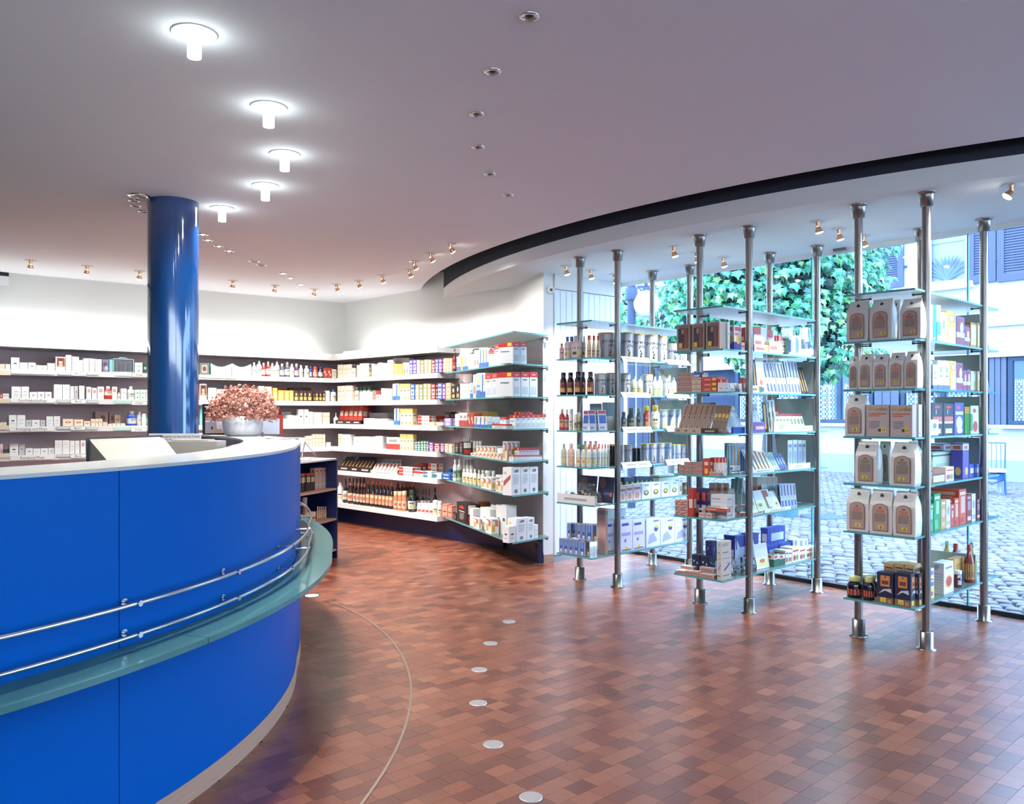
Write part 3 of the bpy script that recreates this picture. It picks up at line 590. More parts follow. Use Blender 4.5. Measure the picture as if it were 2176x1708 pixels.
# ================================================================ goods: builders (front at y = 0, x across, z up)
RED, DKT = '#b0302c', '#3a3f4c'
_mc = {}
def pr(mb, w_, h, rects, y=-.0007, side=None, d=0):
    """flat print on the front (or on one side) of a carton: rects in 0..1 of that face"""
    for k, r in enumerate(rects):
        yy = y-.00012*k
        if r[0] == 'o':                                             # oval: cx, cz, rx, rz, colour
            _, cx, cz, rx, rz, c = r; pts = [(cx+rx*math.cos(a*math.pi/7), cz+rz*math.sin(a*math.pi/7)) for a in range(14)]
        elif r[0] == 'p': _, pts, c = r
        else: x0, z0, x1, z1, c = r; pts = [(x0, z0), (x1, z0), (x1, z1), (x0, z1)]
        if side is None: mb.face([((a-.5)*w_, yy, b*h) for a, b in pts], c)
        elif side == 'l': mb.face([(-w_/2+yy, (1-a)*d, b*h) for a, b in pts], c)
        else: mb.face([(w_/2-yy, a*d, b*h) for a, b in pts], c)
def lines(x0, z0, x1, n, step, c='#8d949c', th=.4):
    return [(x0, z0-i*step, x1-(.12 if i == n-1 else 0), z0-i*step+step*th, c) for i in range(n)]
def k_carton(w_, d, h, st):
    mb = MB(); mb.box(-w_/2, w_/2, 0, d, 0, h, st['b'], top=st.get('t'))
    pr(mb, w_, h, st.get('f', [])); pr(mb, w_, h, st.get('s', st.get('f', [])), side='l', d=d); pr(mb, w_, h, st.get('s', st.get('f', [])), side='r', d=d)
    for tx in st.get('x', []):                                       # (string, cx, cz, size of h, colour, shear, max width)
        put_text(mb, tx[0], lambda x, y, q=st['x'].index(tx): ((tx[1]-.5)*w_+x, -.0014-.0003*q, tx[2]*h+y), tx[3]*h, tx[4], shear=tx[5], bold=.02, maxw=tx[6]*w_)
    return [(None, mb, 'card')]
BP = dict(slim=[(1, 0), (1, .62), (.85, .72), (.42, .78), (.42, .82)], beer=[(.9, 0), (1, .03), (1, .50), (.8, .60), (.42, .72), (.36, .86)], squat=[(.92, 0), (1, .04), (1, .60), (.85, .70), (.6, .76), (.6, .80)],
          flat=[(.9, 0), (1, .04), (1, .62), (.8, .74), (.40, .79), (.40, .82)], cyl=[(1, 0), (1, .72), (.8, .76), (.8, .78)], jar=[(.95, 0), (1, .05), (1, .70), (.78, .78), (.78, .80)], cone=[(1, 0), (1, .40), (.55, .74), (.5, .80)],
          jug=[(.95, 0), (1, .05), (1, .70), (.55, .82), (.4, .88)], wine=[(.9, 0), (1, .02), (1, .45), (.6, .62), (.34, .72), (.3, .9)], ketch=[(.9, 0), (1, .04), (1, .52), (.45, .80), (.38, .86)], pump=[(1, 0), (1, .5), (.5, .6), (.25, .62), (.2, .85)])
def k_bottle(w_, d, h, st):
    r = w_/2; P = BP[st['p']]; sy = st.get('sy', 1.0); n = 14
    mb = MB(); mb.lathe([(a*r, b*h) for a, b in P], n, st['b'], cy=r*sy, sy=sy); out = [('body', mb, st.get('m', 'plastic'))]
    a, b = P[-1]; cr = a*r*st.get('cr', 1.12); mb = MB(); mb.lathe([(cr, (b-.02)*h), (cr, .985*h), (cr*.8, h)], n, st['c'], cy=r*sy, sy=1.0 if sy == 1 else max(sy, .8)); out.append(('cap', mb, 'plastic'))
    if st.get('l'):
        z0, z1 = st.get('lz', (.14, .5)); mb = MB(); rr = r*1.012; k = 8; tn = st.get('turn', 0); an = [-math.pi/2+tn+(i/k-.5)*math.pi*1.25 for i in range(k+1)]
        mb.grid([[(rr*math.cos(x), r*sy+rr*sy*math.sin(x), z*h) for x in an] for z in (z0, z1)], st['l'])
        rr = r*1.02
        for (a0, b0, a1, b1, c) in st.get('f', [(.28, .62, .72, .82, DKT), (.3, .2, .7, .42, '#c9a23a')]):
            zz0, zz1 = z0+(z1-z0)*b0, z0+(z1-z0)*b1; q = [-math.pi/2+tn+(a0+(a1-a0)*i/3-.5)*2.4 for i in range(4)]
            mb.grid([[(rr*math.cos(x), r*sy+rr*sy*math.sin(x), z*h) for x in q] for z in (zz0, zz1)], c)
        out.append(('label', mb, 'card'))
    return out
def k_can(w_, d, h, st):
    r = w_/2; n = 28; mb = MB(); mb.lathe([(r*.97, 0), (r, .01*h), (r, .955*h), (r*1.0, .96*h)], n, st['b'], cy=r)
    A = lambda x: (math.sin(x), -math.cos(x)); tw = st.get('turn', .35)
    def onc(ux, uz, rr=r*1.004):                                     # ux metres round the can from its printed front
        a = ux/r+tw; return (rr*math.sin(a), r-rr*math.cos(a), uz)
    def patch(x0, x1, z0, z1, c, rr=r*1.002):
        q = [x0+(x1-x0)*i/6 for i in range(7)]; mb.grid([[onc(x*r, z*h, rr) for x in q] for z in (z0, z1)], c)
    for q in st.get('f', []): patch(*q)
    for (sx, ux, uz, sz, c) in st.get('x', []): put_text(mb, sx, lambda x, y: onc(ux*r+x, uz*h+y, r*1.006), sz*h, c, shear=.25, bold=.02)
    if st.get('fig'):                                                # small dark running figure
        for (a, b, c_, e) in ((.25, .10, .55, .16), (.35, .16, .5, .27), (.28, .30, .42, .38), (.5, .22, .62, .32)): patch(a, c_, b, e, '#23262e', r*1.004)
        patch(.55, .85, .06, .2, st.get('tagc', '#e0b84a'), r*1.003)
    out = [('body', mb, 'plastic')]; mb = MB(); mb.lathe([(r*1.015, .945*h), (r*1.015, .99*h), (r*.9, h), (r*.88, .985*h)], n, st['c'], cy=r); out.append(('lid', mb, 'plastic'))
    return out
def k_bag(w_, d, h, st):
    rg = random.Random(st.get('seed', 1)); W = w_/2; secs = []
    prof = [(0, .96, 0, 1.0), (.06, 1.0, -.02, 1.02), (.35, 1.03, -.05, 1.06), (.66, 1.0, -.02, 1.0), (.76, .97, .06, .90), (.93, .90, .36, .56), (1.0, .89, .42, .50)]
    mb = MB(); rows = []
    for z, k, y0, y1 in prof:
        jx = rg.uniform(-.01, .01)*W; a, b = y0*d, y1*d; g = .10*d if z > .1 else 0
        rows.append([(-W*k+jx, a+g*.3, z*h), (-W*.5*k+jx, a, z*h), (0, a-.012*d, z*h), (W*.5*k+jx, a, z*h), (W*k+jx, a+g*.3, z*h), (W*k*(1-.10*(z > .5))+jx, (a+b)/2, z*h), (W*k+jx, b, z*h), (0, b+.01*d, z*h), (-W*k+jx, b, z*h), (-W*k*(1-.10*(z > .5))+jx, (a+b)/2, z*h)])
    mb.grid(rows, '#e0e0da', closed=True, sm=False); mb.face(rows[0][::-1], '#e0e0da'); mb.face(rows[-1], '#e0e0da')
    out = [('paper', mb, 'foil')]
    def fr(x, z):                                                    # front surface
        zz = min(max(z, 0), 1)
        for (z0, k0, y0, _), (z1, k1, y1, __) in zip(prof, prof[1:]):
            if zz <= z1+1e-6: q = (zz-z0)/(z1-z0); k = k0+(k1-k0)*q; y = (y0+(y1-y0)*q)*d; return ((x)*2*W*k, y-.0035-.012*d, zz*h)
    mb = MB(); lc = st.get('lc', '#a3968b'); L = [(-.31, .08), (.31, .08), (.31, .58)]+[(.31*math.cos(a*math.pi/8), .58+.10*math.sin(a*math.pi/8)) for a in range(1, 8)]+[(-.31, .58)]
    def poly(P, c, dy):
        mb.face([(lambda q: (q[0], q[1]-dy, q[2]))(fr(x, z)) for x, z in P], c)
    def strips(x0, x1, z0, z1, c, dy):
        n = max(1, int((z1-z0)/.08)); 
        for i in range(n):
            a, b = z0+(z1-z0)*i/n, z0+(z1-z0)*(i+1)/n; poly([(x0, a), (x1, a), (x1, b), (x0, b)], c, dy)
    strips(-.335, .335, .065, .58, '#7d4a40', .0002); poly([(-.335, .58), (.335, .58)]+[(.335*math.cos(a*math.pi/8), .58+.115*math.sin(a*math.pi/8)) for a in range(1, 8)], '#7d4a40', .0002)
    strips(-.31, .31, .08, .58, lc, .0006); poly([(-.31, .58), (.31, .58)]+[(.31*math.cos(a*math.pi/8), .58+.10*math.sin(a*math.pi/8)) for a in range(1, 8)], lc, .0006)
    poly([(.09*math.cos(a*math.pi/6), .60+.022*math.sin(a*math.pi/6)) for a in range(12)], '#a8432c', .0012)
    for i in range(2): strips(-.20+.03*i, .20-.03*i, .535-.04*i, .558-.04*i, st.get('tc', '#4a4a4c'), .0012)
    for i in range(9): strips(-.24, .24-.05*(i == 8), .46-.022*i, .470-.022*i, '#5c4d46', .0012)
    tx = st.get('tx', .06); strips(tx-.12, tx+.12, .125, .205, '#e3cc4e', .0014)
    put_text(mb, '23', lambda x, y: (lambda q: (q[0], q[1]-.002, q[2]))(fr(tx+x/(2*W), .150+y/h)), .046*h, '#2a2418', bold=.03)
    poly([(tx-.05, .13), (tx+.05, .13), (tx, .15)], '#2a2418', .002)
    out.append(('label', mb, 'card'))
    mb = MB(); P = [(-.07, .85), (.09, .85), (.09, .895), (.04, .905), (-.07, .895)]; poly(P, '#10161e', .001); strips(-.07, .02, .905, .925, '#3d5a66', .001); out.append(('emblem', mb, 'card'))
    return out
def k_cards(w_, d, h, st):                                           # thin hanging packs
    mb = MB(); mb.box(-w_/2, w_/2, 0, .004, 0, h, st['b']); pr(mb, w_, h, st.get('f', []))
    if st.get('blob'):
        c = st['blob']; mb.box(-w_*.22, w_*.22, -.012, 0, h*.12, h*.62, c); 
    return [(None, mb, 'card')]
def k_bagclear(w_, d, h, st):
    mb = MB(); rg = random.Random(3); rows = []
    for z, k in ((0, .9), (.25, 1.0), (.6, .95), (.9, .8), (1, .78)):
        rows.append([(w_/2*k*math.cos(a*math.pi/6)*(1+rg.uniform(-.05, .05)), d/2+d/2*k*math.sin(a*math.pi/6), z*h) for a in range(12)])
    mb.grid(rows, st['b'], closed=True, sm=False); mb.face(rows[-1], st['b']); out = [('wrap', mb, 'clear')]
    mb = MB()
    for i in range(10): x, y = rg.uniform(-.32, .32)*w_, rg.uniform(.25, .75)*d; z = rg.uniform(.05, .55)*h; s = w_*.09; mb.box(x-s, x+s, y-s*.7, y+s*.7, z, z+s*1.2, rg.choice(st['cc']))
    out.append(('contents', mb, 'card')); return out
def k_case(w_, d, h, st):                                            # clear vanity case with small pots inside
    mb = MB(); mb.box(-w_/2, w_/2, 0, d, 0, h); out = [('case', mb, 'clear')]
    mb = MB(); e = .004
    for x in (-w_/2, w_/2): mb.tube([(x, 0, 0), (x, 0, h)], e, 4, st['b']); mb.tube([(x, 0, h), (x, d, h)], e, 4, st['b'])
    for z in (e, h): mb.tube([(-w_/2, 0, z), (w_/2, 0, z)], e, 4, st['b'])
    mb.tube([(-w_*.25, d*.3, h), (-w_*.15, d*.3, h*1.12), (w_*.15, d*.3, h*1.12), (w_*.25, d*.3, h)], e, 5, st['b']); out.append(('piping', mb, 'plastic'))
    mb = MB()
    for i in range(4): x = (-.33+.22*i)*w_; mb.lathe([(w_*.08, .01), (w_*.08, h*(.5+.1*(i % 2))), (w_*.04, h*(.6+.1*(i % 2)))], 8, ['#d9e4e2', '#bcd6d6', '#e8e6e0', '#c9dcd8'][i], cx=x, cy=d*.5)
    out.append(('pots', mb, 'plastic')); return out
def k_pouch(w_, d, h, st):
    mb = MB(); n = 8; rows = []
    for i in range(n+1):
        u = i/n; x = (u-.5)*w_; hh = h*(1-.30*math.sin(math.pi*u)); rows.append([(x, d*.1, 0), (x, 0, hh*.4), (x, d*.25, hh), (x, d*.35, hh), (x, d*.7, hh*.4), (x, d*.6, 0)])
    mb.grid(rows, st['b'], sm=False); mb.face(rows[0], st['b']); mb.face(rows[-1][::-1], st['b']); out = [('pouch', mb, 'plastic')]
    mb = MB(); mb.tube([(r[2][0], r[2][1], r[2][2]+.002) for r in rows], .004, 5, '#9fd0cc'); out.append(('zip', mb, 'plastic')); return out
def k_tray(w_, d, h, st):                                            # open display tray with raised sloping front lip
    mb = MB(); c = st['b']; t_ = .0024; mb.box(-w_/2, w_/2, 0, d, 0, t_, c); mb.box(-w_/2+t_, w_/2-t_, 0, t_, t_, h, c)
    for x in (-w_/2, w_/2-t_): mb.box(x, x+t_, 0, .012, t_, h, c)
    pr(mb, w_, h, st.get('f', [])); return [(None, mb, 'card')]
def k_label(w_, d, h, st):                                           # tilted shelf price card clipped to a glass edge
    mb = MB(); dy = h*.55; q = lambda x, u: (x, -.012-dy*(1-u), h*u-h*.45)
    P = [q(-w_/2, 0), q(w_/2, 0), q(w_/2, 1), q(-w_/2, 1)]; mb.face(P, st['b']); mb.face([(x, y+.002, z) for x, y, z in P[::-1]], st['b'])
    for a in ((-.35, -.03), (.05, .38)):
        mb.face([(lambda p: (p[0], p[1]-.0006, p[2]))(q(x*w_, u)) for x, u in ((a[0], .45), (a[1], .45), (a[1], .6), (a[0], .6))], '#59606a')
    return [(None, mb, 'card')]
KB = dict(carton=k_carton, bottle=k_bottle, can=k_can, bag=k_bag, cards=k_cards, bagclear=k_bagclear, case=k_case, pouch=k_pouch, tray=k_tray, label=k_label)
WHT, CRM, YEL = '#dfe3e2', '#dcd3bf', '#e0c34a'
def hair(b, lab='#e6dccb', name='', nm=''):                          # tall colour carton with pale print panel
    return dict(k='carton', b=b, f=[(.16, .28, .84, .66, lab), (.28, .40, .72, .56, b), (.2, .08, .8, .2, lab), (.2, .80, .8, .92, lab)], n=nm or name)
_ov = lambda c, cz=.68: [('o', .5, cz, .26, .13, c), ('o', .5, cz, .14, .07, '#e8d8c8')]
ST = {
 'w': dict(k='carton', b=WHT, f=[(.3, .55, .7, .60, '#9aa2a8')]+lines(.25, .3, .75, 2, .06, '#b4babd'), n='plain white carton'),
 'wm': dict(k='carton', b=WHT, f=[(.32, .46, .68, .56, '#34383f'), (.25, .25, .75, .29, '#a8aeb2')], n='white carton with dark mark'),
 'wb': dict(k='carton', b='#e6ebee', f=[(0, 0, 1, .16, '#4a62b8'), (.3, .6, .7, .78, '#7f9cd0'), (.2, .45, .8, .49, '#6a7280')], n='white carton with blue foot'),
 'gr': dict(k='carton', b='#b3b5b5', f=[(.3, .5, .7, .58, '#6a6e74')], n='pale grey carton'),
 'cr': dict(k='carton', b=CRM, f=[(.2, .62, .8, .68, '#a58d70'), (.3, .3, .7, .36, '#b4a58c')], n='cream carton'),
 'wo': dict(k='carton', b=WHT, f=[('o', .5, .66, .34, .20, '#a9bcba'), ('o', .5, .66, .31, .18, WHT), (.35, .66, .65, .70, '#8e9ea0')], n='white carton with oval outline'),
 'ro': dict(k='carton', b=WHT, t='#b0302c', f=_ov(RED), n='white carton with red oval'),
 'co': dict(k='carton', b='#e2d6bb', f=_ov(RED, .55), n='cream carton with red oval'),
 'po': dict(k='carton', b='#a88f88', f=[('o', .6, .55, .2, .2, '#7a3a34')], n='dusty pink carton'),
 'rd': dict(k='carton', b='#a83428', f=[(.15, .3, .85, .62, '#cfc4b4')], n='red carton with pale panel'),
 'rp': dict(k='carton', b='#9a3a30', f=[('o', .35, .6, .2, .14, '#e0d0b8'), ('o', .65, .35, .2, .14, '#d8b0a0')], n='red patterned carton'),
 'rt': dict(k='carton', b='#d9e2e6', t=RED, f=[(0, .78, 1, 1, RED), (.2, .66, .75, .70, '#4a505a'), (.14, .10, .86, .40, '#b9c6d0'), (.3, .86, .7, .90, '#e0b0a8')], s=[(0, .78, 1, 1, RED), (.15, .54, .75, .58, '#4a505a'), (.62, .82, .9, .97, YEL)], n='white carton with red top band'),
 'rf': dict(k='carton', b='#d9e2e6', t='#cfd8dc', f=[(0, .62, 1, 1, RED), (.2, .30, .8, .40, '#5a606a')], n='flat white carton with red band'),
 'po1': dict(k='carton', b='#d8d0c2', f=[(.12, .30, .95, .93, '#6a3a2c'), ('o', .52, .62, .2, .17, '#d0a088'), (.3, .33, .75, .45, '#c9a080'), ('o', .52, .78, .26, .09, '#3c2018')], n='cream carton with printed portrait'),
 'pg': dict(k='carton', b='#6a6478', f=[('o', .4, .6, .3, .2, '#3c3a50'), ('o', .6, .3, .3, .2, '#a49cb0')], n='grey violet patterned carton'),
 'ts': dict(k='carton', b='#2f9aa0', f=[(.2, 0, .3, 1, '#c0e4e4'), (.5, 0, .6, 1, '#c0e4e4'), (.8, 0, .9, 1, '#c0e4e4')], n='teal striped carton'),
 'pt': dict(k='carton', b='#cfe2da', f=[(.2, .55, .8, .75, '#9ac4b8'), ('o', .5, .2, .12, .06, '#384048')], n='pale green carton'),
 'dg': dict(k='carton', b='#2c4a44', f=[(.25, .35, .75, .6, '#c0c8c0')], n='dark green carton'),
 'gb': dict(k='carton', b='#587068', f=[(.2, .15, .8, .85, '#a89890'), ('o', .5, .5, .2, .2, '#5c3c3c')], n='green boxed gift set'),
 'hp': hair('#5a48b0', name='violet blue carton with pale panel'), 'ht': hair('#b49a74', '#e8dcc4', 'tan carton with pale panel'), 'hg': hair('#7c8a6a', name='sage green carton with pale panel'),
 'hr': hair('#8a2c34', name='dark red carton with pale panel'), 'hb': hair('#3e64ac', name='blue carton with pale panel'), 'hv': hair('#7a3a8c', name='violet carton with pale panel'), 'hn': hair('#2e3f6a', name='navy carton with pale panel'), 'htl': hair('#2e7070', name='teal carton with pale panel'), 'hgr': hair('#3c7850', name='green carton with pale panel'),
 'gd': dict(k='carton', b='#c4a050', f=[(.2, .2, .8, .7, '#d8bc78'), (.3, .05, .7, .12, '#f0e4c0')], n='gold carton'),
 'wg': dict(k='carton', b='#e0e2dc', f=[(.1, .05, .9, .35, '#d8b850'), (.3, .2, .6, .5, '#3e5a9c')], n='white carton with gold and blue'),
 'bk': dict(k='carton', b='#1c1614', f=[(.2, .1, .8, .35, '#c9a860'), ('o', .5, .65, .2, .16, '#d8d0b8')], n='black carton with gold print'),
 'br': dict(k='carton', b='#3a2420', f=[(.15, .08, .85, .4, '#d8b860'), ('o', .5, .62, .2, .14, '#c8b080')], n='dark brown carton with yellow label'),
 'bkr': dict(k='carton', b='#1a1214', f=[('o', .5, .78, .22, .08, '#b03028'), (.25, .55, .75, .6, '#d8d0c8')]+lines(.3, .45, .7, 5, .07, '#b8b0a8'), s=[(.1, .05, .9, .4, '#9a2c24'), (.1, .5, .9, .95, '#d8d2c8')], n='black carton with red crest'),
 'bu': dict(k='carton', b='#a6c8e0', f=[(0, 0, 1, .3, '#3f74b4'), (.3, .6, .6, .8, '#e2b850'), (.2, .45, .8, .5, '#3c5a8c')], n='light blue carton'),
 'bs': dict(k='carton', b='#e2e6e8', f=[(.0, 0, 1, .25, '#3a6cb4'), (.3, .25, .6, .95, '#3a6cb4'), (.62, .5, .92, .9, '#e0c060')], n='white carton with blue stripe'),
 'pk': dict(k='carton', b='#dcc4be', f=[(.2, .2, .8, .5, '#b8857c'), (.3, .7, .7, .8, '#f0e0d8')], n='pink beige carton'),
 'or': dict(k='carton', b='#e2dcd0', f=[('o', .5, .5, .12, .09, '#d08a40'), (.3, .7, .7, .74, '#8a7a6a')], n='white carton with orange dot'),
 'bg': dict(k='carton', b='#dccfae', f=[(0, .72, 1, 1, '#dcb870'), ('o', .5, .12, .18, .09, '#a9883c'), (.2, .55, .8, .6, '#5a4a3c')], n='beige carton with amber top'),
 'rs': dict(k='carton', b='#dcdad4', f=[(0, .1, .35, .9, '#b03c30'), (.45, .4, .9, .55, '#4a4a50')], n='low white and red carton'),
 'gl': dict(k='carton', b='#cdb890', f=[(.3, .2, .9, .8, '#e8e0cc')], n='low gold carton'),
 'pl': dict(k='carton', b='#8a70b0', f=[(.2, .15, .8, .45, '#e6e0ea'), (.2, .6, .8, .85, '#e6e0ea')], n='lilac carton with white labels'),
 'dk': dict(k='carton', b='#2a2022', f=[(.1, .6, .7, .8, '#7a6a60')], n='low black carton'),
 'wr': dict(k='carton', b='#d8d8d4', f=[(0, 0, 1, .45, '#a83c34'), (.2, .6, .8, .8, '#8a9098')], n='white box over red strip'),
 'wc': dict(k='carton', b='#dcdcd8', f=[(.1, .15, .5, .6, '#c9a850'), (.5, .5, .9, .85, '#b86a54'), (.2, .85, .8, .92, '#7a7a80')], n='small white carton with printed curve'),
 'tl': dict(k='carton', b='#e4e8ec', f=[(.3, .82, .5, .9, '#4a9a50'), (.5, .82, .75, .92, '#b03c70')]+lines(.2, .7, .8, 5, .07, '#b4bcc4')+[(.35, .08, .65, .2, '#6a7480')], s=[('p', [(.1, .3), (.9, .6), (.9, .75), (.1, .5)], '#a85c48'), ('o', .3, .8, .16, .05, YEL)], n='tall white carton with coloured logo'),
 'ps': dict(k='carton', b='#c97a68', f=[(.1, .15, .9, .85, '#d89a88'), (.2, .4, .8, .5, '#8a3028')], n='rose red printed carton'),
 'ex': dict(k='carton', b='#dcb49a', f=[(0, .55, 1, .62, '#b4b8cc'), (0, .15, 1, .25, '#c9ccd8'), ('o', .6, .85, .15, .05, '#5a3c2c')], n='peach carton with lilac bands'),
 'pb': dict(k='carton', b='#2c1a22', t='#a83c30', f=[(0, .88, 1, 1, '#a83c30'), (.15, .5, .45, .8, '#d8c890'), (.55, .5, .85, .8, '#d8c890')], n='dark plum carton with red lid'),
 'ob': dict(k='carton', b='#d89a68', t='#b84a30', f=[(0, .8, 1, 1, '#b84a30'), (.2, .15, .7, .35, '#9a4830')], n='orange carton with red top'),
 # rack goods
 'gf': dict(k='carton', b='#98837a', f=[(.12, .10, .88, .86, '#241618'), (.55, .12, .82, .84, '#7a3c2c'), (.30, .14, .58, .64, '#161c34'), (.36, .64, .54, .82, '#8c8480'), (.16, .12, .42, .30, '#d8b848'), (.14, .90, .86, .93, '#4a3a34')], s=[(.3, .2, .7, .8, '#8a8a88')], x=[('VICHY', .45, .36, .09, '#c9ccd8', 0, .3)][:0], n='brown gift carton with window'),
 'nv': dict(k='carton', b='#e4e2e4', f=[(0, 0, 1, .35, '#3c4890'), ('o', .6, .45, .3, .18, '#d8b04a'), (.1, .78, .9, .94, '#a85c78'), (.1, .6, .6, .72, '#c07a8c')], n='white carton with navy picture'),
 'rw': dict(k='carton', b='#e2e4e6', f=[(0, .72, .5, 1, '#b83c28'), (.15, .1, .85, .3, '#aab4c0')], n='white carton with orange red corner'),
 'sr': dict(k='carton', b='#e6e4e2', f=[(.08, .2, .75, .8, '#e6e4e2'), (.1, .3, .7, .62, '#a86a64'), (.82, .15, .95, .85, YEL)], n='white carton with rose lettering'),
 'pc': dict(k='carton', b='#a8867c', f=[(.1, .72, .9, .84, '#5c3a34'), (.15, .3, .85, .5, '#7a5048')], n='rose brown small carton'),
 'eb': dict(k='carton', b='#2f5ca8', f=[(.2, .3, .8, .6, '#dfe4ec')], n='small blue carton'),
 'em': dict(k='carton', b='#a8382c', f=[(.7, .3, .95, .8, YEL)], x=[('elmex', .38, .3, .45, '#e6c0a8', .15, .6)], n='long red orange carton with pale lettering'),
 'tu': dict(k='carton', b='#e2e6ea', f=[(.2, .1, .8, .3, '#7a88a8')], n='white tube pack'),
 'rb': dict(k='carton', b='#a83a28', f=[(.25, .1, .75, .4, '#d8b848'), (.2, .6, .8, .8, '#e0c0b0')], n='red carton with yellow tag'),
 'rwt': dict(k='carton', b='#e0e2e4', t='#b03434', f=[(0, .72, 1, 1, '#b03434'), (.4, .74, .6, .96, '#e8d8d0'), (.3, .2, .7, .3, '#aab0b8')], n='white carton with red lid'),
 'fl': dict(k='carton', b='#dce2e0', f=[(.02, .1, .35, .9, '#3c7c70'), (.35, .2, .55, .8, '#4c5cb8'), (.62, .3, .95, .7, '#c0c8d0')], n='flat white carton with green and blue'),
 'pr3': dict(k='carton', b='#b4958a', f=[('p', [(.1, .2), (.9, .62), (.9, .82), (.1, .4)], '#a03c30'), (.1, .06, .7, .14, '#4a3a38')], n='pale carton with red slash'),
 'lr': dict(k='carton', b='#b45850', t='#d4ccc4', f=[(.02, .1, .98, .9, '#a8483c'), (.04, .35, .5, .55, '#e0c0b0')], n='long red white carton'),
 'lrw': dict(k='carton', b='#c4b0a4', t='#d8d4cc', f=[(.1, .5, .9, .7, '#a8604c')], n='small carton with red band'),
 'bx': dict(k='carton', b='#1c2250', f=[(.2, .55, .8, .85, '#c04838'), (.15, .1, .85, .4, '#d8dce4')], n='dark blue small carton'),
 'st': dict(k='carton', b='#d2d4d8', f=[(.05, .3, .6, .5, '#a0a4b0')], n='long white carton'),
 'db': dict(k='carton', b='#141a38', f=[(.2, .6, .35, .7, '#b0b8d8'), (.6, .5, .75, .6, '#b0b8d8')], n='midnight blue carton'),
 'dl': dict(k='carton', b='#20265c', f=[(0, 0, 1, .35, '#c9ccd8'), (.3, .7, .4, .8, '#a0a8d0')], n='midnight blue carton with pale foot'),
 'sx': dict(k='carton', b='#2e3c9c', f=[('p', [(0, 0), (1, 0), (0, 1)], '#e0e4ee'), (.35, .3, .9, .6, '#c0c8e8')], x=[('30/12', .25, .12, .16, '#a83c48', .2, .3)][:0], n='blue carton with white wedge'),
 'bd': dict(k='carton', b='#3444a8', f=[(.2, .3, .9, .7, '#d4d8ec'), (.05, .1, .3, .25, '#a83c48')], n='royal blue carton'),
 'bc': dict(k='carton', b='#c9c2b8', f=lines(.15, .92, .8, 2, .04, '#8a8480')+[(.15, .70, .7, .72, '#5a5450'), (.15, .55, .85, .56, '#5a5450'), (.5, .42, .85, .43, '#5a5450'), ('p', [(.25, .26), (.34, .23), (.85, .38), (.85, .43)], '#3c4480'), (.15, .1, .8, .12, '#5a5450')], n='tall pale card box with printed pen'),
 'gs': dict(k='carton', b='#1e5a44', f=[(0, .6, 1, 1, '#d8d4d0'), (.1, .7, .6, .9, '#b04030')], n='green and white flat carton'),
 'wz': dict(k='carton', b='#e4e4e0', f=[(.1, .72, .9, .82, '#a83c34'), ('o', .3, .3, .2, .2, '#b8405c'), ('o', .7, .3, .2, .2, '#7a9c4c')], n='white carton with fruit print'),
 'wt': dict(k='carton', b='#e6e8ec', f=[(.3, .1, .7, .9, '#8c96a4')], n='small white carton'),
 'ff': dict(k='carton', b='#c49a90', t='#d8d6d0', f=[(.1, .2, .9, .8, '#b0837a'), (.1, .4, .9, .5, '#6a4840')], n='flat rose carton'),
 # flour rack cartons
 'gn': dict(k='carton', b='#b9aeaa', f=[(.06, .05, .94, .76, '#a59a98'), (.075, .06, .925, .75, '#b9aeaa'), (.12, .69, .88, .73, '#c0563c'), (.12, .63, .6, .665, '#c0563c')]+lines(.14, .46, .6, 5, .05, '#4a4446', .35)+[('o', .62, .2, .10, .05, '#3c2c20'), (.66, .14, .88, .28, '#e3cc4e')], x=[('Granulac', .512, .815, .118, '#2c2820', 0, .90), ('Granulac', .5, .82, .11, '#c4a83c', 0, .86), ('23', .77, .17, .08, '#2a2418', 0, .3)], s=[(.1, .05, .9, .1, '#a0a8ac')], n='grey carton with yellow Granulac lettering'),
 'wh': dict(k='carton', b='#dfe4e8', f=[(.1, .1, .4, .14, '#8a98a8')], n='white narrow carton'),
 'tg': dict(k='carton', b='#138a8e', f=[(.15, .05, .5, .12, '#c0e0e0')], n='teal carton'),
 'tw': dict(k='carton', b='#2a90b0', f=[(0, .55, 1, 1, '#e4e8ea'), (.15, .6, .35, .95, '#2a90b0'), (.6, .6, .8, .95, '#2a90b0'), (.1, .05, .9, .2, '#cfe4ea')], n='teal carton with white top'),
 'wbl': dict(k='carton', b='#e4e8f0', f=[('o', .5, .62, .25, .18, '#6a80c4'), (.1, .35, .9, .38, '#7a8098'), (0, 0, 1, .04, '#4a58b0')], n='white carton with blue flower'),
 'ye': dict(k='carton', b='#dcb548', f=[('o', .5, .78, .32, .12, '#8a6a80'), ('o', .5, .78, .26, .10, '#e8e0d8'), (.15, .05, .85, .5, '#e8d8a0')], n='yellow carton with round picture'),
 'pu': dict(k='carton', b='#6a6ac0', f=[(.1, .06, .95, .96, '#9a2f44'), ('o', .65, .62, .22, .2, '#e6dcd8'), (.0, .28, 1, .46, '#e0e0ea')], n='violet carton with red picture'),
 'go': dict(k='carton', b='#ccA040', f=[(.0, .0, 1, .06, '#9a7a2c'), (.1, .12, .9, .9, '#e8e6e2'), (0, .9, 1, 1, '#b08a34')], n='white carton with gold edges'),
 'pg2': dict(k='carton', b='#cfd8a8', f=[(.2, .5, .8, .85, '#e8ecd8'), (0, 0, 1, .05, '#c07840')], n='pale green food carton'),
 'og': dict(k='carton', b='#cf9a4a', f=[(.2, .55, .8, .85, '#e8dcc0'), (0, 0, 1, .05, '#a85c34')], n='orange food carton'),
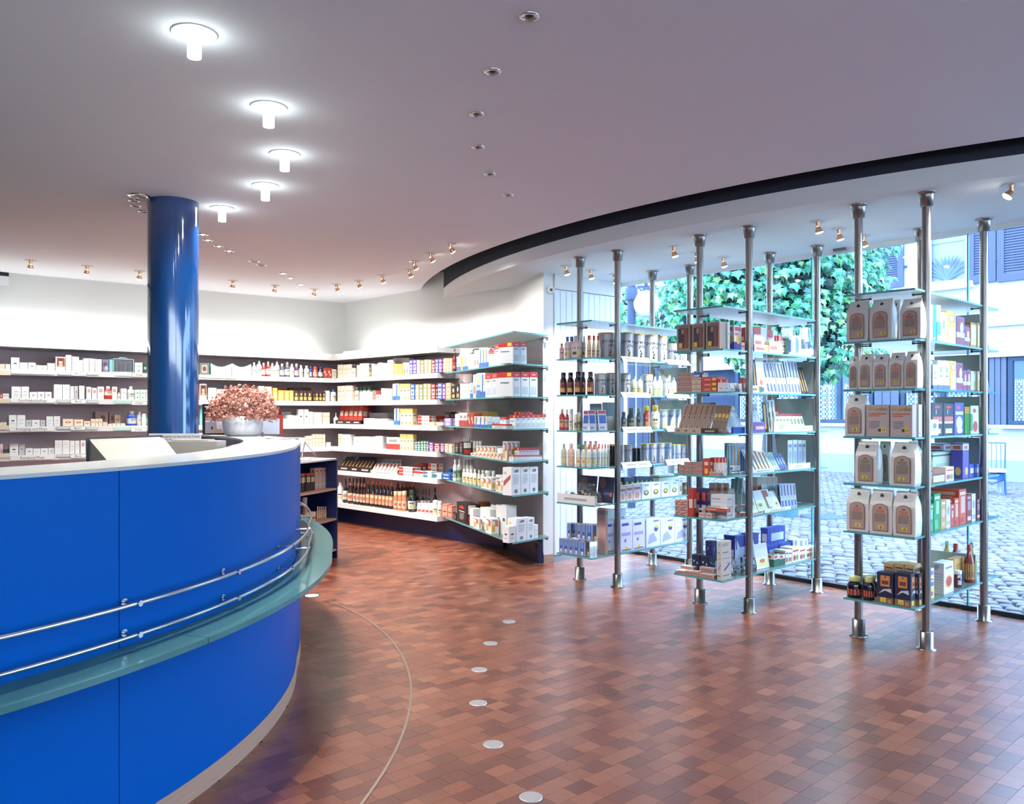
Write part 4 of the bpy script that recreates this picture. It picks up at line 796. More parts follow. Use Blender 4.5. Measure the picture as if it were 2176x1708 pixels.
 'nd': dict(k='carton', b='#10142e', f=[('o', .5, .88, .25, .05, '#b03c34'), (.1, .42, .9, .58, '#c0604c'), (.1, .36, .9, .42, '#e4e4ea'), (.2, .05, .8, .2, '#d8d8e0'), (.35, .65, .42, .8, '#a8c0d8')], n='navy dessert carton'),
 'pw': dict(k='carton', b='#4c50b0', f=[('o', .4, .85, .2, .07, '#c0485c'), ('o', .5, .35, .34, .22, '#e4e6f4'), ('o', .55, .12, .3, .1, '#e4e6f4'), (.1, .62, .9, .72, '#d8dcf4')], n='blue carton with white swirl'),
 'gw': dict(k='carton', b='#dfe8c8', f=[('o', .5, .82, .2, .08, '#b04048'), (0, .1, .3, .7, '#4c9c4c'), ('o', .6, .25, .28, .2, '#b0343c')], s=[(0, 0, 1, 1, '#2c8c34')], n='green and white carton with red fruit'),
 'gwo': dict(k='carton', b='#3c9c3c', f=[(0, .75, 1, 1, '#d8a040')], n='green carton with orange top'),
 'rwz': dict(k='carton', b='#e0d8d0', f=[(.1, .5, .9, .85, '#b8343c'), ('o', .5, .25, .3, .15, '#c89038')], n='red and white food carton'),
 'ml': dict(k='carton', b='#b9c4b4', f=[(0, .86, 1, .92, '#3c4c3c'), (.2, .3, .8, .6, '#a4b09c')], n='pale sage green carton'),
 'bo': dict(k='carton', b='#8a5a3c', f=[(0, .55, 1, .62, '#3c2c20'), (.05, .05, .95, .5, '#c8c49c')], n='brown and cream carton'),
 'bl': dict(k='carton', b='#2a52a8', t='#c9ccdc', f=[('o', .7, .85, .2, .06, '#c05044'), ('o', .7, .25, .2, .12, '#d8a850')], n='bright blue carton'),
 'vl': dict(k='carton', b='#4a44a0', t='#c9ccdc', f=[(0, .8, 1, .97, '#c9c4d8'), (.2, .83, .8, .92, '#b05048'), ('o', .6, .2, .25, .12, '#d0a858')], n='violet cereal carton'),
 'gt': dict(k='carton', b='#1c8a50', f=[(.1, .86, .9, .93, '#bfe0c8'), (.3, .45, .75, .8, '#8cc89c'), (.1, .06, .6, .3, '#58b07c')], n='green tea carton'),
 'tt': dict(k='carton', b='#b8925c', f=[(.15, .86, .85, .94, '#ded0b0'), ('o', .5, .55, .3, .16, '#c9b8a0'), (.2, .1, .8, .25, '#c9ac80')], n='tan tea carton'),
 'wtx': dict(k='carton', b='#d4d0d8', f=[('o', .5, .62, .3, .16, '#8c98b4'), (.1, .1, .9, .25, '#a8a8b8')], n='pale tea carton'),
 'rtx': dict(k='carton', b='#a8443c', f=[(.15, .84, .85, .93, '#d8a898'), (.25, .4, .75, .7, '#c9a890')], n='dull red tea carton'),
 'ot': dict(k='carton', b='#b8482c', f=[(.12, .84, .88, .93, '#dcb49c'), (.25, .32, .8, .80, '#c9a898'), (.1, .06, .6, .2, '#a03820')], n='orange red tea carton'),
 'mt': dict(k='carton', b='#7c2434', f=[(.15, .86, .85, .94, '#c0909c'), (.2, .45, .8, .78, '#a08090'), (.15, .08, .85, .22, '#d8c8cc')], n='maroon tea carton'),
 'gq': dict(k='carton', b='#dfe4dc', t='#c9b878', f=[(0, .92, 1, 1, '#c9b878'), ('o', .5, .7, .3, .12, '#1c7a54'), (.1, .35, .9, .5, '#1c7a54')], n='white carton with green leaf'),
 'wp': dict(k='carton', b='#0f1630', f=[(.22, .55, .78, .90, '#c07c44'), ('o', .5, .85, .06, .03, '#5a2c20'), (.3, .62, .7, .74, '#5a3020'), ('p', [(.1, .30), (.5, .42), (.9, .36), (.85, .5), (.4, .46)], '#c9ccd4'), (.0, .0, 1, .20, '#6a5a48'), (.22, .04, .55, .18, '#e3cc4e'), (.66, .02, .88, .14, '#b07a44')], x=[('23', .38, .06, .08, '#2a2418', 0, .3)], n='dark drink carton with orange label'),
 'hm': dict(k='carton', b='#b89468', f=[(.1, .80, .9, .90, '#2c2c34'), (.08, .68, .92, .72, '#a8583c')]+lines(.3, .5, .7, 5, .06, '#8a6c50'), x=[('Humana', .5, .82, .06, '#d8cca8', 0, .7)], n='tan Humana milk carton'),
 'hw': dict(k='carton', b='#e2e4e6', f=[(.15, .80, .85, .86, '#6a7cc0'), ('o', .5, .38, .38, .21, '#d8a850'), ('o', .5, .38, .29, .16, '#b03c44')], s=lines(.15, .9, .6, 3, .06, '#5a606a')+lines(.1, .62, .9, 6, .09, '#b8c0b4'), n='big white carton with red oval'),
 'hc': dict(k='carton', b='#e4e2ea', f=[(.1, .78, .9, .92, '#7a7cc4'), (.1, .6, .9, .66, '#c05c44'), (.1, .4, .9, .55, '#5a70c4'), (0, 0, 1, .36, '#d4cc68'), ('o', .5, .15, .3, .08, '#b8584c')], n='colourful baby food carton'),
 'by': dict(k='carton', b='#cfa25c', f=[(0, 0, 1, .34, '#3c5cb8'), (.2, .5, .8, .8, '#b8884c')], n='amber carton with blue base'),
 # rack 1 cartons
 'nb': dict(k='carton', b='#2c4c8c', t='#c4ccd8', f=[(.05, .03, .95, .97, '#dde4ec'), (.12, .06, .88, .94, '#2f5aa4'), (.3, .1, .7, .3, '#cfd8e4'), (.3, .5, .7, .9, '#6c94cc')], s=[(.05, .03, .95, .97, '#d8d4d0'), (.12, .06, .88, .94, '#5a3c34'), (.2, .5, .8, .9, '#2c3458'), (.4, .08, .8, .3, YEL)], n='blue and brown tea cube'),
 'bt': dict(k='carton', b='#d8dcf0', f=[(.1, .82, .7, .90, '#4c5cb4'), (.1, .5, .85, .6, '#9aa4d4'), ('o', .5, .08, .16, .07, '#e0c848'), (.1, .03, .9, .06, '#3c4ca4'), ('o', .4, .35, .08, .05, '#5c6cb8')], x=[('BRITA', .45, .83, .075, '#3c4ca4', 0, .6)], n='pale lilac BRITA carton'),
 'sk': dict(k='carton', b='#dfe3f4', f=[('p', [(.1, .1), (.8, .2), (.5, .5), (.2, .4)], '#a4b0e0'), ('o', .7, .62, .14, .10, '#3c4c9c'), ('o', .72, .7, .1, .06, '#e0d048'), (.5, .88, .9, .92, '#5c6cb8')], n='white carton with blue sketch'),
 'bee': dict(k='carton', b='#e4e6ee', t='#d0d6e4', f=[('o', .5, .40, .26, .17, '#2c3848'), ('o', .5, .42, .17, .12, '#d8c44a'), (.3, .86, .8, .92, '#6a7488')], n='white carton with yellow badge'),
 'brw': dict(k='carton', b='#a8743c', f=[(.2, .4, .8, .7, '#e0d8cc')], n='brown carton with white label'),
 'pkw': dict(k='carton', b='#dcd0d0', f=[(.1, .7, .9, .85, '#a85c58'), ('o', .5, .3, .3, .2, '#c49080')], n='white carton with rose print'),
 'ptx': dict(k='carton', b='#ccb8b0', f=[(.3, .1, .7, .8, '#d8a898'), (.1, .85, .9, .95, '#8a8c94')], n='rose picture carton'),
 'dbx': dict(k='carton', b='#18204c', f=[('o', .5, .5, .3, .3, '#c8c04c')], n='navy carton with yellow mark'),
 'fd': dict(k='cards', b='#20263e', f=[('o', .3, .75, .2, .2, '#5a4038'), (.4, .3, .9, .4, '#4a5080'), (.1, .2, .25, .35, '#a83c30'), (.8, .25, .92, .4, '#c05c34')], n='dark printed display card'),
 # bottles, jars
 'bw': dict(k='bottle', p='slim', b='#dde0de', c='#d4d8d8', l='#c4ccd0', n='white bottle'), 'br1': dict(k='bottle', p='slim', b='#8a3030', c='#d8d0cc', l='#e0dcd4', n='red bottle with white label'), 'bgd': dict(k='bottle', p='slim', b='#4a4a58', c='#d8d8d8', l='#dcdcd8', n='dark grey bottle with white label'),
 'bpu': dict(k='bottle', p='slim', b='#4a2c50', c='#dcd8d4', l='#d8d4d0', n='purple bottle with white label'), 'bbl': dict(k='bottle', p='cyl', b='#2c4890', c='#24346c', l='#d0d8e4', n='blue bottle'), 'brd': dict(k='bottle', p='cyl', b='#a03c34', c='#8a2c28', l='#d8b8a8', n='small red bottle'), 'bnv': dict(k='bottle', p='cyl', b='#20284c', c='#18203c', l='#dcdcd8', n='navy bottle with white label'),
 'bwb': dict(k='bottle', p='flat', sy=.6, b='#dfe2e2', c='#2c4a9c', l='#d4d8d8', n='white bottle with blue cap'), 'bro': dict(k='bottle', p='flat', sy=.6, b='#a83c30', c='#e2e0dc', l='#e4d8d0', lz=(.3, .6), n='red bottle with white cap'),
 'bbs': dict(k='bottle', p='flat', sy=.6, b='#1c48a8', c='#dfe4e8', l='#c9d8e4', n='blue bottle with white cap'), 'bcl': dict(k='bottle', p='cyl', b='#b8b8b4', c='#8a9490', l='#dcdcdc', n='grey clear bottle'), 'bgr': dict(k='bottle', p='slim', b='#2c9468', c='#dfe8e4', l='#c4e4d8', n='green bottle'), 'bpg': dict(k='bottle', p='cyl', b='#cfe8dc', c='#e4ece8', n='pale green bottle'),
 'pum': dict(k='bottle', p='pump', b='#dcdcd4', c='#e0e0dc', n='white pump bottle'), 'gcp': dict(k='bottle', p='cyl', b='#dcdcd4', c='#1f6c4c', l='#e4e4dc', n='white bottle with green cap'), 'bdc': dict(k='bottle', p='cyl', b='#dcd8cc', c='#3a3434', l='#e4e0d4', n='cream bottle with dark cap'),
 'bdr': dict(k='bottle', p='slim', b='#6a1c20', c='#4a1418', l='#a84a44', n='dark red bottle'),
 'be': dict(k='bottle', p='beer', b='#2c1410', c='#a85c38', l='#d8c4a8', m='bottle', f=[(.25, .3, .75, .7, '#a83c30')], n='brown beer bottle with pale label'), 'wi': dict(k='bottle', p='wine', b='#140c10', c='#2c2024', l='#d8d4cc', m='bottle', f=[(.2, .3, .8, .6, '#8a2c30')], n='tall dark wine bottle'),
 'oc': dict(k='bottle', p='jug', b='#2c1c1c', c='#b8502c', l='#d8a884', lz=(.12, .48), m='bottle', f=[(.2, .3, .8, .6, '#b85c3c'), (.3, .65, .7, .85, '#e8d8a8')], n='dark juice bottle with orange cap'), 'sj': dict(k='bottle', p='jar', b='#b87858', c='#d8b090', l='#e0c4a8', m='bottle', f=[(.3, .3, .7, .7, '#b04c34')], n='small amber juice jar'),
 'jw': dict(k='bottle', p='jug', b='#d0d0cc', c='#d8d8d4', l='#e0dcc8', n='white plastic jug'), 'dgb': dict(k='bottle', p='squat', b='#16241c', c='#20342c', l='#dcdcd4', m='bottle', n='dark green bottle with white label'), 'rj': dict(k='bottle', p='jar', b='#dcd8d4', c='#dcdcd8', l='#d4c4bc', f=[(.3, .2, .75, .7, '#a83c34')], n='white jar with red print'),
 'tn': dict(k='can', b='#a86848', c='#b87858', f=[(-.9, .9, .2, .75, '#b87c58'), (-.5, .5, .45, .55, '#5c3424')], n='copper coloured tin'), 'wj': dict(k='bottle', p='jar', b='#d8d8d2', c='#e0e0dc', l='#dccfae', n='white round jar'), 'gj': dict(k='bottle', p='slim', b='#dfe4e0', c='#e4e8e4', l='#2c7c54', n='white bottle with green label'),
 'yw': dict(k='bottle', p='flat', sy=.6, b='#dcdcd4', c='#dcdcd8', l='#d8c878', n='white bottle with yellow label'), 'ob2': dict(k='can', b='#a8542c', c='#9a4824', n='orange brown shallow tin'),
 'spk': dict(k='bottle', p='flat', sy=.5, b='#cfa8a0', c='#a85c58', l='#dcc8c0', n='tiny rose bottle'), 'lbl': dict(k='bottle', p='flat', sy=.55, b='#cfc4bc', c='#2c58a4', l='#d8ccc4', lz=(.08, .6), f=[(.1, .6, .9, .8, '#3c4468'), (.15, .1, .45, .4, '#9a9458'), (.55, .1, .85, .4, '#d8c048')], n='white flask with blue cap'),
 'lgr': dict(k='bottle', p='flat', sy=.55, b='#cfc4bc', c='#a8a8a8', l='#d8ccc4', lz=(.08, .6), f=[(.1, .62, .9, .82, '#3c4468'), (.15, .15, .5, .4, '#3c3c44'), (.6, .15, .85, .4, '#d8c048')], n='white flask with grey cap'), 'lor': dict(k='bottle', p='cone', sy=.6, b='#d8bc94', c='#c4502c', l='#dcc8a4', lz=(.08, .4), f=[(.2, .55, .8, .8, '#4a3c34'), (.35, .1, .7, .4, '#b8843c')], n='pale bottle with orange cap'),
 'dkb': dict(k='bottle', p='squat', b='#140e18', c='#100c14', l='#8a4030', lz=(.1, .56), m='bottle', f=[(.2, .05, .8, .45, '#d8b868'), (.25, .6, .75, .8, '#5c1c20')], n='black bottle with gold label'),
 'pc1': dict(k='can', b='#9aa2b0', c='#c9a850', f=[(-.15, .95, .05, .93, '#d4d8dc')], x=[('power', .42, .62, .15, '#20242e'), ('plus', .75, .47, .13, '#20242e')], fig=1, n='silver can with power lettering'), 'pc2': dict(k='can', b='#b4bac2', c='#c9a850', f=[(-.15, .95, .05, .93, '#d8dad4')], x=[('power', .42, .62, .15, '#20242e'), ('plus', .75, .47, .13, '#20242e')], fig=1, tagc='#d88a34', n='pale can with power lettering'),
 'pcs': dict(k='can', b='#a4aab8', c='#c9a850', x=[('power', .3, .55, .17, '#20242e')], fig=1, n='short silver can with power lettering'), 'sb': dict(k='bottle', p='jug', b='#c9ccc0', c='#d4d4cc', l='#d0c890', f=[(.2, .5, .8, .6, '#3c4048'), (.4, .1, .8, .35, '#d8b84a')], n='small pale drink bottle'),
 'rgb': dict(k='bottle', p='slim', b='#9a2c24', c='#b0aca8', l='#d0a898', n='red bottle with grey cap'), 'wgb': dict(k='bottle', p='cyl', b='#d0d4d4', c='#b8bcb8', l='#c0ccd4', n='white bottle with dull cap'), 'ytb': dict(k='bottle', p='cyl', b='#c9c488', c='#d8d8d4', l='#3c5888', n='yellow and blue tube bottle'),
 'cdp': dict(k='cards', b='#c9d0e0', f=[(.05, .82, .95, .97, '#a8445c'), (.1, .35, .9, .75, '#3c64b0'), (.1, .08, .7, .2, '#8c98bc')], n='white blue card pack'), 'dst': dict(k='cards', b='#7c8c94', f=[(.2, .1, .8, .5, '#c9d0d0')], n='grey display stand back card'), 'ltb': dict(k='carton', b='#b09468', t='#c4a470', f=[(.1, .3, .9, .7, '#8c98a0')], n='low tan box'),
 'mgb': dict(k='bottle', p='squat', b='#5c6468', c='#7c8488', l='#8c9494', m='bottle', n='smoky grey bottle'), 'ryb': dict(k='bottle', p='squat', b='#94483c', c='#c9a240', l='#c48c78', n='red bottle with yellow cap'), 'wyb': dict(k='bottle', p='squat', b='#d4dcdc', c='#c9a240', l='#dce0d0', n='white bottle with yellow cap'),
 'mc': dict(k='can', b='#a4acbc', c='#c4b060', f=[(-.2, .9, .05, .9, '#c9d0e0'), (.1, .6, .1, .3, '#d8c04c')], x=[('minel', .35, .6, .16, '#3c4498')], n='can with blue lettering and yellow lid'),
 'gcb': dict(k='bottle', p='flat', sy=.6, b='#b4bca4', c='#b0b4ac', l='#c4c8a8', f=[(.1, .6, .9, .8, '#3c4440'), (.2, .1, .8, .5, '#d8c04c')], n='sage bottle with grey cap'), 'pcb': dict(k='bottle', p='flat', sy=.6, b='#d0b4a8', c='#c8b8b0', l='#d8bcb0', f=[(.1, .6, .9, .82, '#a83c38'), (.3, .1, .8, .5, '#c9a458')], n='rose bottle with red lettering'),
 'gnb': dict(k='bottle', p='flat', sy=.6, b='#d0d4cc', c='#1c8444', l='#d8d8c8', f=[(.1, .6, .9, .8, '#2c3430'), (.2, .1, .7, .5, '#c49438')], n='white bottle with green cap'), 'ocb': dict(k='bottle', p='flat', sy=.6, b='#d0dcd8', c='#c4502c', l='#d4dcd4', f=[(.1, .58, .9, .8, '#2c3440'), (.2, .1, .6, .5, '#d8b848')], n='white bottle with orange cap'),
 'kcn': dict(k='can', b='#14181c', c='#c9a850', n='black can with gold lid'), 'wcn': dict(k='can', b='#b0b8c8', c='#c9a850', f=[(-.1, .9, .05, .93, '#d4d8e0')], x=[('perform', .4, .66, .14, '#a83c44')], fig=1, n='can with red perform lettering'), 'icn': dict(k='can', b='#a8b0c4', c='#c9ac4c', f=[(-.2, .9, .05, .93, '#c9d0e4')], x=[('isostar', .35, .70, .15, '#3440a0')], fig=1, tagc='#d08a44', n='can with blue isostar lettering'), 'ism': dict(k='can', b='#b8c0d4', c='#c9bc5c', x=[('isostar', .2, .4, .16, '#3440a0')], n='slim can with blue isostar lettering'),
 'djr': dict(k='bottle', p='squat', b='#0c0c18', c='#b4b46c', cr=1.25, l='#a85040', lz=(.14, .42), m='bottle', f=[(.2, .2, .8, .5, '#5c2420')], n='dark syrup jar with gold lid'), 'kt': dict(k='bottle', p='ketch', b='#7c2818', c='#b03430', cr=1.3, l='#c4a868', lz=(.08, .5), m='bottle', f=[(.25, .15, .75, .5, '#7c5434')], n='dark red sauce bottle'), 'gnk': dict(k='bottle', p='ketch', b='#a49c54', c='#a4b4ac', cr=1.3, l='#1c7c4c', lz=(.1, .4), m='bottle', n='yellow green juice bottle'), 'hj': dict(k='bottle', p='jar', b='#5c2014', c='#d4d8d4', cr=1.25, l='#3c1c18', m='bottle', f=[(.4, .1, .8, .8, '#d8d8dc')], n='small red brown jar'), 'yb': dict(k='bottle', p='slim', b='#c8b060', c='#d8a838', l='#e0dcd0', n='slim yellow bottle'), 'ctn': dict(k='carton', b='#c49a5c', t='#b4c0d0', f=[(0, 0, 1, .33, '#4058b8'), (.2, .5, .8, .8, '#b08848')], n='amber tin box with blue base'),
 'spb': dict(k='bottle', p='cyl', b='#c47c58', c='#d0ccd0', l='#a84c34', lz=(.4, .7), n='tall peach spray bottle'), 'sqb': dict(k='bottle', p='flat', sy=.5, b='#d0a07c', c='#c9c4cc', l='#d8b898', n='peach flat bottle'), 'stb': dict(k='carton', b='#d4b490', f=[(0, .3, 1, .5, '#a84c3c'), (.1, .7, .9, .9, '#e4d4b8')], n='small striped sun cream box'),
 # leaning card packs, trays, misc
 'lb': dict(k='cards', b='#8a7468', f=[(.2, .12, .8, .5, '#a89484'), ('o', .5, .35, .26, .22, '#2a2420'), ('o', .5, .35, .18, .16, '#8a7468'), (.1, .02, .9, .1, '#d8b848'), (.3, .6, .7, .95, '#6a4438')], n='brown slanted blister pack'), 'lb2': dict(k='cards', b='#7c6654', f=[('o', .5, .28, .26, .16, '#2a2420'), ('o', .5, .28, .18, .11, '#7c6654'), (.1, .55, .9, .68, '#c9a840'), (.3, .72, .7, .96, '#5a4034')], n='brown blister pack with yellow band'), 'lw': dict(k='cards', b='#cfd6e2', f=[(.2, .2, .8, .6, '#a8b4cc'), (.2, .75, .8, .85, '#8490b0')], n='white slanted blister pack'), 'lwd': dict(k='cards', b='#d4d8dc', f=[(.15, .45, .45, .95, '#3c3c48'), (.2, .15, .8, .3, '#b8c8a0')], blob='#c9c4bc', n='white pack with dark handle'), 'lrd': dict(k='cards', b='#d4d4d0', f=[(.2, .62, .8, .95, '#8a342c'), (.2, .1, .8, .3, '#c9c46c')], blob='#c4c0b8', n='white pack with red handle'), 'ldb': dict(k='cards', b='#2c3c78', f=[(.2, .3, .8, .7, '#8c9cd0')], n='dark blue slanted pack'), 'lbw': dict(k='cards', b='#b4bcdc', f=[(.2, .05, .8, .3, '#4454a4'), (.3, .5, .7, .95, '#5a4a5c'), (.1, .35, .5, .45, '#d8c04c')], n='blue white toothbrush pack'), 'lbk': dict(k='cards', b='#24242c', f=[(.3, .1, .6, .9, '#c9963c')], n='black pack with amber strip'), 'tb': dict(k='cards', b='#9cb8c8', f=[(.3, .05, .7, .9, '#2c7c74')], n='green toothbrush pack'), 'tb2': dict(k='cards', b='#a4bcd0', f=[(.3, .05, .7, .9, '#b8783c')], n='amber toothbrush pack'), 'tb3': dict(k='cards', b='#a4bce0', f=[(.3, .05, .7, .9, '#3c5cb8')], n='blue toothbrush pack'), 'gcd': dict(k='cards', b='#b8c4c8', f=[(.15, .15, .85, .6, '#d8dcdc'), (.2, .7, .8, .85, '#7c94a0')], n='pale grey blister pack'), 'gc2': dict(k='cards', b='#6c8c90', f=[(.15, .15, .85, .6, '#a8bcbc')], n='grey green blister pack'), 'rc': dict(k='cards', b='#e0dcd4', t='#a02c3c', f=[(0, .85, 1, 1, '#a02c3c'), (.2, .4, .8, .7, '#7c8c5c'), (.2, .1, .8, .3, '#a04c3c')], n='small slanted pack with red cap'), 'wcd': dict(k='cards', b='#dcdfe0', f=[(.2, .1, .8, .4, '#c0d08c'), ('o', .5, .3, .2, .08, '#b8583c')], n='white hanging card pack'),
 'ty': dict(k='tray', b='#dfe2e0', f=[(.2, .35, .8, .6, '#9aa8a8')], n='white display tray'), 'tyr': dict(k='tray', b='#2a1a1c', f=[(.1, .3, .3, .6, '#c9c4bc'), (.45, .3, .6, .6, '#c9c4bc'), (.75, .3, .95, .6, '#c9c4bc')], n='dark display tray'), 'tyb': dict(k='tray', b='#a49484', f=[(.1, .3, .2, .6, '#5c5048'), (.4, .3, .5, .6, '#5c5048'), (.7, .3, .8, .6, '#5c5048')], n='grey brown display tray'), 'tbl': dict(k='tray', b='#1c4aa8', n='blue display tray'), 'tdk': dict(k='tray', b='#24242c', f=[(.2, .3, .8, .6, '#a89464')], n='black display tray'), 'typ': dict(k='tray', b='#6c5094', f=[(.3, .3, .9, .6, '#c9b8dc')], n='purple display tray'), 'tyg': dict(k='tray', b='#c9ccbc', f=[(.3, .3, .6, .7, '#a4b08c')], n='cream display tray'),
 'sw': dict(k='bagclear', b='#d8d4d4', cc=['#a85c44', '#c08c6c', '#8c4c3c', '#d8c8b4', '#5c6c7c'], n='clear bag of sweets'), 'cbg': dict(k='bagclear', b='#d0d8e8', cc=['#8c6c54', '#c4ccdc', '#a8b4cc'], n='clear bag of small goods'), 'cas': dict(k='case', b='#9cd4d0', n='clear vanity case with pots'), 'pch': dict(k='pouch', b='#c4dcd8', n='pale teal zip pouch'), 'dbg': dict(k='bagclear', b='#b0c0cc', cc=['#3c5c7c', '#a8b8c8', '#708898'], n='clear hanging bag'), 'plb': dict(k='label', b='#e4e8ea', n='tilted white price card'), 'blk': dict(k='carton', b='#1c2228', f=[(.2, .3, .8, .5, '#3a4450')], n='dark teal carton'),
 'bag': dict(k='bag', n='white paper flour bag'), 'baga': dict(k='bag', tc='#b85c3c', lc='#a8968a', tx=.04, n='flour bag with orange title'), 'bagb': dict(k='bag', tc='#5c6454', lc='#9c8f84', tx=-.03, n='flour bag with brown label'), 'bagc': dict(k='bag', tc='#8c3c34', lc='#a8988c', tx=.16, n='flour bag with red brown title'),
}
KN = dict(carton='carton', bottle='bottle', can='can', bag='flour_bag', cards='blister_pack', bagclear='clear_bag', case='vanity_case', pouch='zip_pouch', tray='display_tray', label='price_card')
KC = dict(carton='carton', bottle='bottle', can='can', bag='flour bag', cards='pack', bagclear='bag', case='case', pouch='pouch', tray='tray', label='price card')
JAR = {'sj', 'rj', 'wj', 'djr', 'hj'}
# ================================================================ goods: placing
class Face:                                                          # a line along which goods stand, seen from the room
    def __init__(s, P, D, n_label, anchor, rev): s.n_label = n_label[0]; s.P, s.D, s.lab, s.anchor, s.rev = P, D.normalized(), n_label, anchor, rev; s.I = Vector((-s.D.y, s.D.x)); s.turn = 0.0; s.alt = None; s.lim = None; s.vmin = 0
rows_log = []; occ = []
KIND = dict(L='cosmetics_box', R='hair_colour_box', S='medicine_box', A='grocery_box', B='toothpaste_box', C='food_box')
def quad(c, D, I, wd, y0, y1): return [c-D*(wd/2)+I*y0, c+D*(wd/2)+I*y0, c+D*(wd/2)+I*y1, c-D*(wd/2)+I*y1]
def apart(P, Q):
    for A in (P, Q):
        for k in (0, 1):
            e = A[k+1]-A[k]; n = Vector((-e.y, e.x)); p = [n.dot(x) for x in P]; q = [n.dot(x) for x in Q]; m = n.length*.0004
            if max(p) <= min(q)+m or max(q) <= min(p)+m: return True
    return False
def free(Qd, z0, z1): return not [1 for (P, a, b) in occ if a < z1-.0004 and z0 < b-.0004 and (P[0]-Qd[0]).length < .9 and not apart(P, Qd)]
trays = []
def nextz(z, kind):
    up = [q for q in LV if q > z+.1]; return min(up)-(.058 if kind in 'LR' else .03) if up and z > .2 else 9
def place(face, z, crop, spec, kind='L'):
    """crop = (x0, y0, scale): spec numbers are read in an enlarged view of the photograph"""
    ox, oy, sc = crop; made = []
    for it in spec.split(';'):
        tk = it.split()
        if not tk: continue
        a, b, yt = (float(q) for q in tk[:3]); st = tk[3]; op = dict(q.split('=') for q in tk[4:])
        n = int(op.get('n', 1)); k = int(op.get('k', 1)); bk0 = float(op.get('b', .012)); dep = op.get('d'); tilt = float(op.get('t', 0)); gap = .0008
        S = ST[st]; round_ = S['k'] in ('bottle', 'can')
        for j in range(n):
            xa, xb = a+(b-a)*j/n, a+(b-a)*(j+1)/n; best = None; fc = face
            if fc.alt:                                              # past the shelf corner: the goods stand along the long side instead
                c, t_ = on_line(ox+(xa+xb)/2/sc, fc.P+fc.I*bk0, fc.D)
                if (c-fc.P).dot(V) < fc.vmin: fc = fc.alt
            for push, shr in ((0, 1), (0, .75), (0, .55), (.015, .7), (.03, .7), (.05, .6), (.07, .6), (.1, .6), (.13, .5), (.16, .5), (.2, .5), (0, .35), (.05, .3), (.09, .25), (0, .2)):
                bk = max(bk0, .004)+push if bk0 > 0 else bk0
                P = fc.P+fc.I*bk
                p, t0 = on_line(ox+xa/sc, P, fc.D); q, t1 = on_line(ox+xb/sc, P, fc.D)
                if fc.lim:                                          # keep on the shelf
                    lo, hi = fc.lim; q0, q1 = max(t0, lo), min(t1, hi)
                    if q1-q0 < .008: q0, q1 = (hi-(t1-t0), hi) if t0 > lo else (lo, lo+(t1-t0))
                    p, q, t0, t1 = P+fc.D*q0, P+fc.D*q1, q0, q1
                wd = (q-p).length-2*gap; c = (p+q)/2
                if wd < .004: continue
                zb = z+.0008 if 'e' not in op else max(z_at(oy+float(op['e'])/sc, c.y), z+.0008)
                if 'zz' in op: zb = z+float(op['zz'])
                ht = max(z_at(oy+yt/sc, c.y)-zb, .012)
                ht = min(ht, max(nextz(z, kind)-zb, .02)) if S['k'] != 'label' else float(op.get('h', .05))
                d_ = float(dep) if dep else {'carton': min(max(wd*.9, .03), .10), 'bag': .085, 'cards': .006, 'label': .004, 'tray': .12}.get(S['k'], min(wd, .1))
                if round_:
                    sy = S.get('sy', 1); vw = c.normalized(); ca = abs(vw.dot(fc.I)); sa2 = 1-ca*ca          # round goods: as wide as they look
                    wd = (xb-xa)/sc*c.y/F/math.sqrt(ca*ca+sy*sy*sa2); wd = min(wd, .2)*(1.32 if fc.n_label in 'RG' else 1.07)*(1 if shr == 1 else max(shr, .75)); d_ = wd*sy
                    m_, tm = on_line(ox+(xa+xb)/2/sc, P+fc.I*(d_/2), fc.D)
                    if fc.lim: tm = min(max(tm, fc.lim[0]+wd/2), fc.lim[1]-wd/2)
                    t0 = tm-wd/2; c = P+fc.D*tm
                    ht = max(z_at(oy+yt/sc, c.y)-zb, .012); ht = min(ht, max(nextz(z, kind)-zb, .02))
                else: d_ = max(d_*shr, .012 if S['k'] != 'cards' else d_)
                wd = round(wd*500)/500-.0006; d_ = round(d_*500)/500; tl = math.radians(tilt)
                front = -.014 if S.get('blob') else (-.09*d_ if S['k'] == 'bag' else 0)
                y1 = d_*(1.08 if S['k'] == 'bag' else 1)+ht*math.sin(tl); over = 1.03 if S['k'] == 'bag' else 1.0
                zb += d_*math.sin(tl)
                if S.get('blob'): zb += .001
                Qd = quad(c, fc.D, fc.I, wd*over, front, y1)
                if S['k'] not in ('tray', 'label') and [1 for T in trays if abs(T[1]-z) < .01 and not apart(T[0], Qd)] and 'zz' not in op: zb += .0042
                ok = S['k'] in ('label', 'tray') or free(Qd, zb, zb+ht)
                r = (t0, st, S, c, wd, d_, ht/k, zb, tilt, fc, Qd)
                if best is None: best = r
                if ok: best = r; break
            if best is None: continue
            t0, st, S, c, wd, d_, hk, zb, tilt, fc, Qd = best
            if S['k'] == 'tray': trays.append((Qd, z))
            elif S['k'] != 'label': occ.append((Qd, zb, zb+hk*k))
            for m_ in range(k): made.append((t0, st, S, c, wd, d_, hk-.0004, zb+m_*hk, tilt, fc, m_))
    return made
def goods(face, z, crop, spec, shelf_label, kind='L', root=None): finish(place(face, z, crop, spec, kind), face, shelf_label, kind, root)
